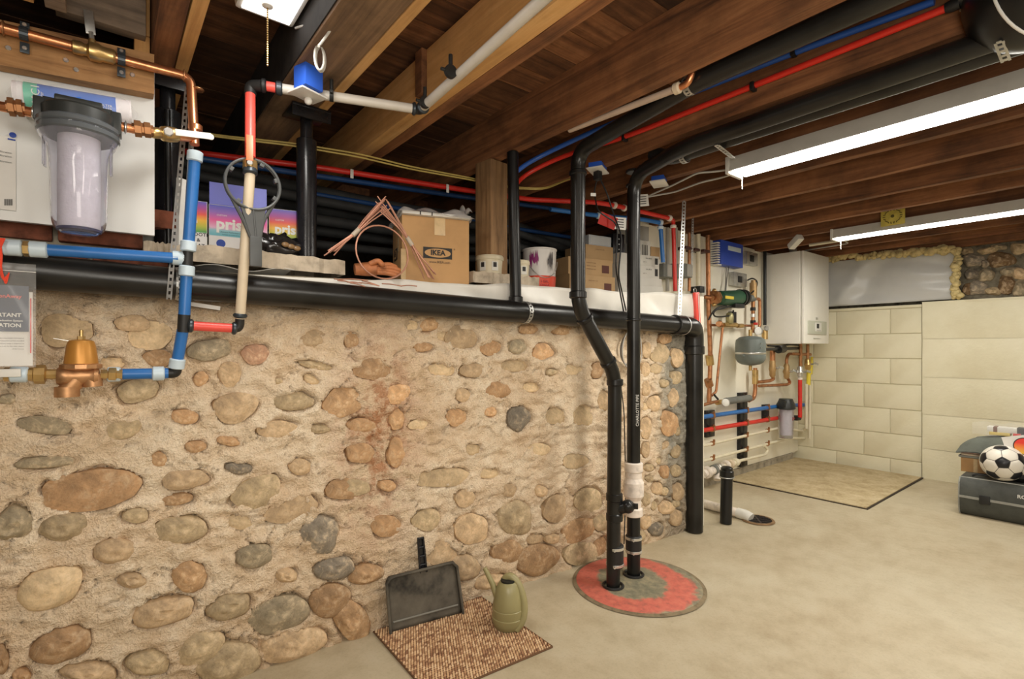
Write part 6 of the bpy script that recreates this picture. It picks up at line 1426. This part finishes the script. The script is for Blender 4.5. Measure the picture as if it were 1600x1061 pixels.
# sump cover
sc0 = V((1.866, 1.433, 0)); RS_ = .273
g = thing('sump_cover', 'round floor cover with worn red ring around two black pipes', 'cover', sc0)
def cover_mat():
    m, nt, b = _new('worn_red_cover'); geo = nt.nodes.new('ShaderNodeNewGeometry'); sub = nt.nodes.new('ShaderNodeVectorMath'); sub.operation = 'SUBTRACT'; L(nt, geo.outputs['Position'], sub.inputs[0]); sub.inputs[1].default_value = (sc0.x-.02, sc0.y+.015, 0)
    ln_ = nt.nodes.new('ShaderNodeVectorMath'); ln_.operation = 'LENGTH'; L(nt, sub.outputs[0], ln_.inputs[0]); vec = texco(nt)
    nn = noise(nt, vec, 6, 5, .7); ma = nt.nodes.new('ShaderNodeMath'); ma.operation = 'MULTIPLY_ADD'; L(nt, nn, ma.inputs[0]); ma.inputs[1].default_value = .16; L(nt, ln_.outputs['Value'], ma.inputs[2])
    f = ramp(nt, ma.outputs[0], [(.232, (0, 0, 0)), (.250, (1, 1, 1)), (.338, (1, 1, 1)), (.36, (0, 0, 0))])
    n3 = noise(nt, vec, 25, 5, .7); gray = ramp(nt, n3, [(.3, (.13, .125, .085)), (.5, (.22, .20, .13)), (.72, (.36, .30, .18))])
    red = ramp(nt, n3, [(.3, (.33, .10, .07)), (.5, (.55, .13, .09)), (.75, (.60, .20, .13))])
    L(nt, mixc(nt, f, gray, red), b.inputs['Base Color']); b.inputs['Roughness'].default_value = .75; bump(nt, b, n3, .4, .005); return m
CM = cover_mat()
MB().ring([(RS_, 0), (RS_, .008), (RS_*.985, .011), (RS_*.5, .012), (.001, .012)], sc0, UP, 72, cap=False).build('disc', CM, g)
MB().ring([(RS_*1.0, 0), (RS_*1.0, .009), (RS_*1.035, .006), (RS_*1.06, .0045)], sc0, UP, 72, cap=False).build('rim', mat('brown_floor_rim', (.22, .17, .10), .9, var=.3, scale=20), g)
# =====================================================================
# FLOOR THINGS NEAR THE CAMERA
# =====================================================================
# mat: woven cells
MATC = [PZ(584, 988, .006), PZ(863, 1012, .006), PZ(752, 934, .006)]
mo = V((.775, 1.345, .002)); mx_ = V((1, 0, 0)); my_ = V((0, 1, 0))
c_r = PZ(863, 1012, .004); c_t = PZ(752, 934, .004); c_l = PZ(584, 988, .004)
ev = (c_t-c_r); eu = (c_l-c_t); org = c_r+eu   # near-left corner
g = thing('floor_mat', 'brown and tan woven floor mat beneath the dustpan and watering can', 'mat', org)
def woven():
    m, nt, b = _new('woven_mat'); oi = nt.nodes.new('ShaderNodeObjectInfo'); geo = nt.nodes.new('ShaderNodeNewGeometry')
    c = ramp(nt, geo.outputs['Random Per Island'], [(.0, (.22, .10, .05)), (.3, (.42, .235, .12)), (.6, (.58, .37, .20)), (1, (.68, .48, .29))])
    L(nt, c, b.inputs['Base Color']); b.inputs['Roughness'].default_value = .9; return m
WM = woven()
MB().hexa([org+V((0, 0, -.003)), c_r+V((0, 0, -.003)), c_t+V((0, 0, -.003)), c_l+V((0, 0, -.003)), org+UP*.002, c_r+UP*.002, c_t+UP*.002, c_l+UP*.002]).build('backing', mat('mat_backing', (.16, .08, .04), .9, var=.1), g, smooth=False)
mb = MB(); NU, NV = 46, 42; r5 = random.Random(2)
ue = (c_r-org)/NU; ve = (c_l-org)/NV
for i in range(NU):
    for j in range(NV):
        c = org+ue*(i+.5+(.25 if j % 2 else -.25))+ve*(j+.5)+UP*.003; a1_ = ue*.62; b1_ = ve*.5; h_ = .0045+r5.uniform(0, .003); tw = ve*.35
        vs = [c-a1_-tw*.5, c-b1_, c+a1_+tw*.5, c+b1_, c+UP*h_-a1_*.35, c+UP*h_+a1_*.35]
        mb.add(vs, [(0, 1, 4), (1, 5, 4), (1, 2, 5), (2, 3, 5), (3, 4, 5), (3, 0, 4)])
o = mb.build('weave', WM, g, smooth=False); o['kind'] = 'stuff'
edge = MB()
for a_, b_ in ((org, c_r), (c_r, c_t), (c_t, c_l), (c_l, org)): edge.tube([a_+UP*.003, b_+UP*.003], .0035, 8)
edge.build('binding', mat('dark_binding', (.13, .065, .03), .9), g)
# dustpan leaning on the wall
dA = PZ(609, 988, .012); dB = PZ(722, 957, .012)
tl = PW(604, 905, .06); tr = PW(714, 878, .06)
g = thing('dustpan', 'dusty black dustpan leaning upright against the stone wall', 'dustpan', mid(dA, dB))
DP = mat('dusty_black_plastic', (.095, .082, .062), .75, var=.6, scale=9, bp=.25, bscale=50)
ex_ = (dB-dA); up_ = ((tl+tr)/2-(dA+dB)/2); nn_ = ex_.cross(up_).normalized()
if nn_.dot(F) > 0: nn_ = -nn_
def dpp(a, c, d=0): return (dA.lerp(dB, a))*(1-c)+(tl.lerp(tr, a))*c+nn_*d
n = 12
front = lambda a, c: dpp(.0+a*1.0, c, .004-.030*math.sin(min(1, c/.95)*math.pi/2)*0-.02*c)
def rr_edge(a, c):
    return a, c
def pan(a, c): 
    k = max(0, c-.88)/.12; s_ = (a-.5)*(1-.08*k*k)+.5; return dpp(s_, c, -.018*c)
MB().grid(pan, 16, 16).build('pan', DP, g, solid=.004, smooth=180)
rim = [pan(0, c/10)+nn_*.012 for c in range(0, 10)]+[pan(.03, .985)+nn_*.014, pan(.08, 1)+nn_*.014]+[pan(.08+.84*k/8, 1)+nn_*.014 for k in range(9)]+[pan(.97, .985)+nn_*.014]+[pan(1, c/10)+nn_*.012 for c in range(9, -1, -1)]
MB().tube(rim, .0055, 8).build('rim', DP, g)
def side(aa):
    def f(a, c): return pan(aa, a)+nn_*(.014*c)
    return f
MB().grid(side(0), 10, 1).grid(side(1), 10, 1).grid(lambda a, c: pan(a, 1)+nn_*.014*c, 10, 1).build('side_lip', DP, g, solid=.003)
MB().tube([pan(.05, .17)+nn_*.004, pan(.95, .17)+nn_*.004], .0035, 8).build('rib', mat('grey_edge', (.20, .19, .16), .6), g)
hb_ = pan(.52, .98); ht = PW(657, 840, .035)
dh = (ht-hb_); sx_ = ex_.normalized()
mb = MB()
for sg in (-1, 1): mb.tube([hb_+sx_*.013*sg-dh*.1, ht+sx_*.010*sg], .0045, 8)
for q_ in (.15, .42, .7, .98): mb.tube([hb_+dh*q_-sx_*.013, hb_+dh*q_+sx_*.013], .004, 8)
mb.add([hb_-sx_*.012-nn_*.003, hb_+sx_*.012-nn_*.003, ht+sx_*.009-nn_*.003, ht-sx_*.009-nn_*.003], [(0, 1, 2, 3)])
mb.build('handle', IRON, g)
# watering can
wc_ = PZ(794, 978, .012); tW = (wc_-C0).dot(F)
g = thing('watering_can', 'olive green plastic watering can standing on the mat', 'watering can', wc_)
OL = mat('olive_plastic', (.30, .265, .125), .35, var=.05)
rW = 25/800*tW; hW = 72/800*tW
prof = [(rW*.80, 0), (rW*.88, hW*.03), (rW*1.0, hW*.14), (rW*1.02, hW*.24), (rW*.97, hW*.25), (rW*.99, hW*.28), (rW*1.0, hW*.42), (rW*.96, hW*.43), (rW*.975, hW*.46), (rW*.90, hW*.62), (rW*.78, hW*.80), (rW*.62, hW*.93), (rW*.50, hW*.975)]
MB().ring(prof, wc_, UP, 40).build('body', OL, g)
MB().ring([(rW*.46, hW*.97), (rW*.46, hW*1.01), (rW*.40, hW*1.015)], wc_, UP, 24).build('opening', mat('dark_opening', (.012, .011, .007), .7), g)
lf_ = (-R*.95+F*.3).normalized()
sp0 = PT(779, 938, tW); sp1 = PT(757, 887, tW+.02)
MB().tube([sp0-(sp1-sp0)*.25, sp0, sp0.lerp(sp1, .5)+R*.004, sp1], .012, 14, rs=[.017, .0145, .0105, .0085]).build('spout', OL, g)
hp = [PT(788, 928, tW+.02), PT(786, 906, tW+.015), PT(798, 898, tW+.005), PT(812, 915, tW-.005), PT(820, 945, tW-.02), PT(817, 970, tW-.03), PT(806, 984, tW-.035)]
MB().tube(hp, .0145, 14, .035, rs=None).build('handle', OL, g)
# hard case at the right edge
c1_ = PZ(1500, 803, 0); c2_ = PZ(1600, 822, 0); ed = (c2_-c1_).normalized(); dp_ = V((-ed.y, ed.x, 0)); 
if dp_.dot(F) < 0: dp_ = -dp_
g = thing('hard_case', 'long dark grey ribbed hard case on the floor at the right edge', 'case', c1_+ed*.45+dp_*.16)
CS = mat('dark_grey_case', (.060, .064, .056), .5, var=.15, scale=20, bp=.2, bscale=80)
Lc = .95; Hc = PT(1497, 744, (c1_-C0).dot(F)).z; Dc = .34
sect = [(.02, 0), (0, .015), (-.018, .06), (-.022, Hc*.47), (-.018, Hc*.5), (-.022, Hc*.53), (-.014, Hc*.85), (.01, Hc*.985), (.035, Hc), (Dc-.035, Hc), (Dc, Hc*.9), (Dc+.02, Hc*.5), (Dc, .02), (Dc-.02, 0)]
def shell(i0, i1, nm, zoff=0):
    pass
lo = [q for q in sect if q[1] <= Hc*.475]; up2 = [q for q in sect if q[1] >= Hc*.525]
lowp = [(.02, 0), (0, .015), (-.018, .06), (-.022, Hc*.48), (Dc+.02, Hc*.48), (Dc+.018, .06), (Dc, .015), (Dc-.02, 0)]
upp = [(-.022, Hc*.52), (-.016, Hc*.85), (.008, Hc*.98), (.035, Hc), (Dc-.035, Hc), (Dc, Hc*.95), (Dc+.02, Hc*.52)]
for nm, pr in (('lower_shell', lowp), ('lid', upp)):
    mb = MB(); st_ = [c1_+dp_*a+UP*z for a, z in pr]
    mb.prism(st_, ed*Lc).build(nm, CS, g)
MB().prism([c1_+dp_*a+UP*z-ed*.004 for a, z in ((-.026, Hc*.47), (-.026, Hc*.53), (Dc+.024, Hc*.53), (Dc+.024, Hc*.47))], ed*(Lc+.01)).build('rim_band', mat('grey_case_rim', (.30, .30, .27), .4, var=.1), g)
MB().tube([c1_+UP*.01-dp_*.002-ed*.002, c1_-dp_*.02+UP*.06-ed*.003, c1_-dp_*.023+UP*Hc*.5-ed*.003, c1_-dp_*.016+UP*Hc*.85-ed*.003, c1_+dp_*.01+UP*Hc*.98-ed*.002], .004, 8, .02).tube([c1_+dp_*.012+UP*(Hc*.985), c1_+ed*Lc+dp_*.012+UP*(Hc*.985)], .004, 8).build('edge_trim', mat('grey_case_rim', (.17, .17, .15)), g)
for q_ in (.12, .45): MB().box(c1_+ed*q_-dp_*.03+UP*Hc*.5, (.05, .012, .05), RZ(math.degrees(math.atan2(ed.y, ed.x))), .003).build('latch', BLACKR, g)
text('RO', c1_+ed*on_u(c1_, ed, 1590)-dp_*.022+UP*Hc*.72, ed, UP, .020, WHITE, g, align='LEFT', depth=.002, bold=.04)
MB().tube([c1_+ed*.05+dp_*.05+UP*(Hc+.004), c1_+ed*.07+dp_*.05+UP*(Hc+.018), c1_+ed*.2+dp_*.05+UP*(Hc+.018), c1_+ed*.22+dp_*.05+UP*(Hc+.004)], .006, 8, .01).build('handle', BLACKR, g)
TZc = Hc+.001
def oncase(u, d): # point on case top at depth d and picture column u
    s_ = on_u(c1_+dp_*d, ed, u); return c1_+dp_*d+ed*s_+UP*TZc
rc_ = math.degrees(math.atan2(ed.y, ed.x))
p = oncase(1527, .25); o = MB().box(p+UP*.045, (.16, .12, .09), RZ(rc_+8), .002).build('small_carton', CARD, label='little tan carton on the hard case under folded cloths', cat='carton')
MB().box(p+UP*.045-dp_*.061, (.02, .001, .09), RZ(rc_+8)).build('tape', TAPE, o, smooth=False)
zz_ = p.z+.091
CL1 = mat('pink_striped_cloth', (.48, .30, .25), .9, var=.35, scale=40); CL2 = mat('grey_cloth', (.25, .25, .22), .9, var=.1); CL3 = mat('cream_cloth', (.55, .46, .36), .9, var=.2)
g = thing('folded_blankets', 'pile of folded pink, cream and grey cloths on the carton', 'cloth', p+UP*.092)
for i, (m, th, w_, sh) in enumerate(((CL2, .016, .19, 0), (CL3, .014, .18, .005), (CL1, .014, .17, -.006), (CL3, .012, .16, .01), (CL1, .016, .15, .0))):
    MB().box(V((p.x, p.y, zz_+th/2))+ed*(sh+.01), (w_, .14, th*.92), RZ(rc_+4*i), .006).build('fold', m, g); zz_ += th
pc3 = oncase(1562, .26); GC = mat('grey_green_fleece', (.125, .135, .115), .95, var=.12, bp=.3, bscale=120)
def pil(a, c_):
    s_ = (a-.5)*.40; d_ = (c_-.5)*.22; ed_ = max(0, min(1, 6*a*(1-a)))**.7*max(0, min(1, 6*c_*(1-c_)))**.7
    return V((pc3.x, pc3.y, 0))+ed*s_+dp_*d_+UP*(zz_+.004-.03*(1-a)*(1-ed_)-.01+.10*ed_*(.6+.4*a)+.006*math.sin(a*9+c_*5))
def pil2(a, c_): q = pil(a, c_); ed_ = min(1, 6*a*(1-a))*min(1, 6*c_*(1-c_)); return V((q.x, q.y, q.z-(.10*max(0, ed_)**.7*(.6+.4*a))-.006))
MB().grid(pil, 24, 12).grid(pil2, 24, 12).build('fleece_blanket', GC, label='folded grey-green fleece blanket above soccer ball', cat='blanket', smooth=180)
# soccer ball
bc_ = oncase(1567, .055); rB_ = 27.5/800*(bc_-C0).dot(F); bc_ += UP*rB_
g = thing('soccer_ball', 'black and white soccer ball on the hard case', 'ball', bc_-UP*rB_)
bm = bmesh.new(); bmesh.ops.create_icosphere(bm, subdivisions=1, radius=1.0); ico = [v.co.normalized() for v in bm.verts][:12] if len(bm.verts) == 12 else None; bm.free()
phi = (1+5**.5)/2; ico = [V(p).normalized() for a in (-1, 1) for b in (-phi, phi) for p in ((0, a, b), (a, b, 0), (b, 0, a))]
face = (C0-bc_).normalized(); q_ = ico[0].rotation_difference(face); ico = [Quaternion(face, .3) @ (q_ @ p) for p in ico]
MB().sphere(bc_, rB_*.985, seg=36, rg=22).build('bladder', mat('dark_seam', (.10, .09, .08), .6), g)
# truncated icosahedron patches
faces_ = []
import itertools
el = min((ico[0]-p).length for p in ico[1:])
adj = {i: [j for j in range(12) if j != i and (ico[i]-ico[j]).length < el*1.05] for i in range(12)}
def vert(i, j): return (ico[i]*2+ico[j])/3
def patchm(vs, m, nm):
    c = sum(vs, V())/len(vs); vs = sorted(vs, key=lambda p, c=c: math.atan2((p-c).dot(c.normalized().cross(vs[0]-c)), (p-c).dot(vs[0]-c)))
    mb = MB(); n_ = len(vs); V_ = []; F_ = []; rg__ = 5
    V_.append(c.normalized()*rB_)
    for j in range(1, rg__+1):
        t = j/rg__*.955
        for k in range(n_):
            for s_ in range(3):
                q = vs[k].lerp(vs[(k+1) % n_], s_/3); d = (c.lerp(q, t)).normalized(); V_.append(d*rB_*(1.0 if j < rg__ else .985))
    N_ = n_*3
    for k in range(N_): F_.append((0, 1+k, 1+(k+1) % N_))
    for j in range(rg__-1):
        for k in range(N_): k2 = (k+1) % N_; F_.append((1+j*N_+k, 1+(j+1)*N_+k, 1+(j+1)*N_+k2, 1+j*N_+k2))
    mb.add([bc_+p for p in V_], F_).build(nm, m, g, smooth=60)
BWH = mat('ball_white', (.74, .70, .62), .35, var=.05); BBK = mat('ball_black', (.012, .012, .015), .3, var=.1)
for i in range(12): patchm([vert(i, j) for j in adj[i]], BBK, 'black_panel')
for i, j, k in itertools.combinations(range(12), 3):
    if j in adj[i] and k in adj[i] and k in adj[j]: patchm([vert(i, j), vert(j, i), vert(j, k), vert(k, j), vert(k, i), vert(i, k)], BWH, 'white_panel')
# white card with red disc
p = oncase(1597, .10); p.z = PT(1597, 700, (p-C0).dot(F)).z
g = thing('white_card', 'white card with red and orange disc at the right edge', 'card', p-UP*.08)
rot_ = RZ(rc_) @ Matrix.Rotation(math.radians(-15), 3, 'Y')
MB().box(p, (.15, .003, .15), rot_, 0).build('card', PAPER, g, smooth=False)
disc(p+ed*.012-dp_*.002+UP*.012, -dp_, .052, INK, 'disc_outline', g, .001, 32); disc(p+ed*.012-dp_*.003+UP*.012, -dp_, .047, print_mat('red_orange_disc', [(0, (.85, .55, .08)), (.4, (.80, .25, .05)), (.7, (.75, .05, .04)), (1, (.75, .05, .04))]), 'colour_disc', g, .001, 32)
# black bag and wrapped packet behind
p = oncase(1600, .15)
blob((p.x, p.y, TZc+.055), .11, .09, .075, .4, 8, mat('black_fabric', (.018, .018, .02), .7, var=.3), 'black_bag', 'soft black bag on the hard case right of the ball', 'bag', fq=10)
pk = oncase(1580, .30); pk.z = zz_+.092
g = thing('wrapped_packet', 'clear wrapped packet of small printed goods on the fleece', 'packet', pk)
for i, (m, du, dz_, w_, h_) in enumerate(((CARDW, 0, .03, .22, .034), (INK, .05, .034, .04, .036), (mat('dark_brown_print', (.16, .06, .03), .5), -.07, .03, .02, .036), (REDP, .03, .004, .035, .024), (INK, .13, .004, .16, .026), (mat('yellow_print', (.6, .45, .1), .5), -.05, .004, .10, .020))):
    MB().box(pk+ed*du+UP*dz_+dp_*.001*-i, (w_, .08, h_), RZ(rc_), .003).build('printed_piece', m, g)
def wrp(a, c_): return pk+ed*((a-.5)*.36)+dp_*(-.055)+UP*(-.01+.085*c_+.008*math.sin(a*17+c_*5))-dp_*.010*math.sin(a*13)
MB().grid(wrp, 20, 8).build('clear_film', WRAP, g, smooth=180)
# yellow plastic disc plate on the joist
yp = PX(1395, 338, 3.985); YF_ = mat('yellow_foam_plate', (.60, .50, .10), .6, var=.12, scale=30)
g = thing('yellow_plate', 'yellow slotted round plate fixed to a joist above far light', 'plate', yp)
MB().box(yp, (.012, .13, .115), None, .02).build('plate', YF_, g)
for k in range(18):
    t = k/18*6.283; MB().box(yp+V((-.0065, math.cos(t)*.046, math.sin(t)*.042)), (.002, .005, .014), Matrix.Rotation(-t+math.pi/2, 3, 'X')).build('slot', mat('dark_olive_slot', (.12, .10, .03), .8), g, smooth=False)
MB().ring([(.010, 0), (.010, .002)], yp-V((.006, 0, 0)), (-1, 0, 0), 14).build('hub', mat('dark_olive_slot', (.12, .10, .03)), g)
# plastic sheet with foam border on the far wall
def q_far(u, v, dx=0): return PX(u, v, FX+.03-dx)
GS = mat('grey_plastic_sheeting', (.56, .56, .55), .3, var=.06, scale=3)
A0, A1, A2, A3 = (1285, 480), (1494, 467), (1492, 392), (1285, 408)
def gs(a, c_):
    u = (A0[0]*(1-a)+A1[0]*a)*(1-c_)+(A3[0]*(1-a)+A2[0]*a)*c_; v = (A0[1]*(1-a)+A1[1]*a)*(1-c_)+(A3[1]*(1-a)+A2[1]*a)*c_
    w_ = .014*math.sin(a*9+c_*3)+.022*math.exp(-((a*1.5-.15-c_*.35)/.10)**2)-.02*math.exp(-((a*1.5-.42-c_*.3)/.12)**2)+.016*math.exp(-((c_-.45-a*.1)/.10)**2)*max(0, a-.35)+.004*math.sin(c_*17+a*5)
    return q_far(u, v, .03+w_*min(1, 8*a*(1-a)+.2)*min(1, 5*c_*(1-c_)+.15))
MB().grid(gs, 60, 20).build('plastic_sheeting', GS, label='grey plastic sheeting foamed over the opening above the block wall', cat='sheeting', smooth=180, solid=.003)
FO = mat('yellow_spray_foam', (.62, .50, .24), .8, var=.25, scale=20, bp=.5)
mb = MB(); r6 = random.Random(5); from mathutils import noise as nz2
path = [(1285+k*4, 407-k*.33+(-3 if k < 14 else -1)+8*(k in range(4, 16))*math.sin(k*.5)*.4) for k in range(52)]+[(1492+r6.uniform(-1, 4), 393+k*3.6) for k in range(20)]+[(1499, 462), (1489, 463), (1494, 465)]
for (u, v) in path:
    for _ in range(3):
        p = q_far(u+r6.uniform(-3, 3), v+r6.uniform(-3.5, 3), .05+r6.uniform(0, .03)); mb.sphere(p, r6.uniform(.014, .03), (1, r6.uniform(.6, 1.3), r6.uniform(.6, 1.2)), 8, 6)
o = mb.build('spray_foam', FO, label='lumpy yellow spray foam along the plastic sheeting edges', cat='foam', kind='stuff')
# old wood board above sheeting
MB().box((FX+.02, 1.2, 1.872), (.06, 2.2, .05), None, .002).build('sill_plate', OLDW, wf, smooth=False)
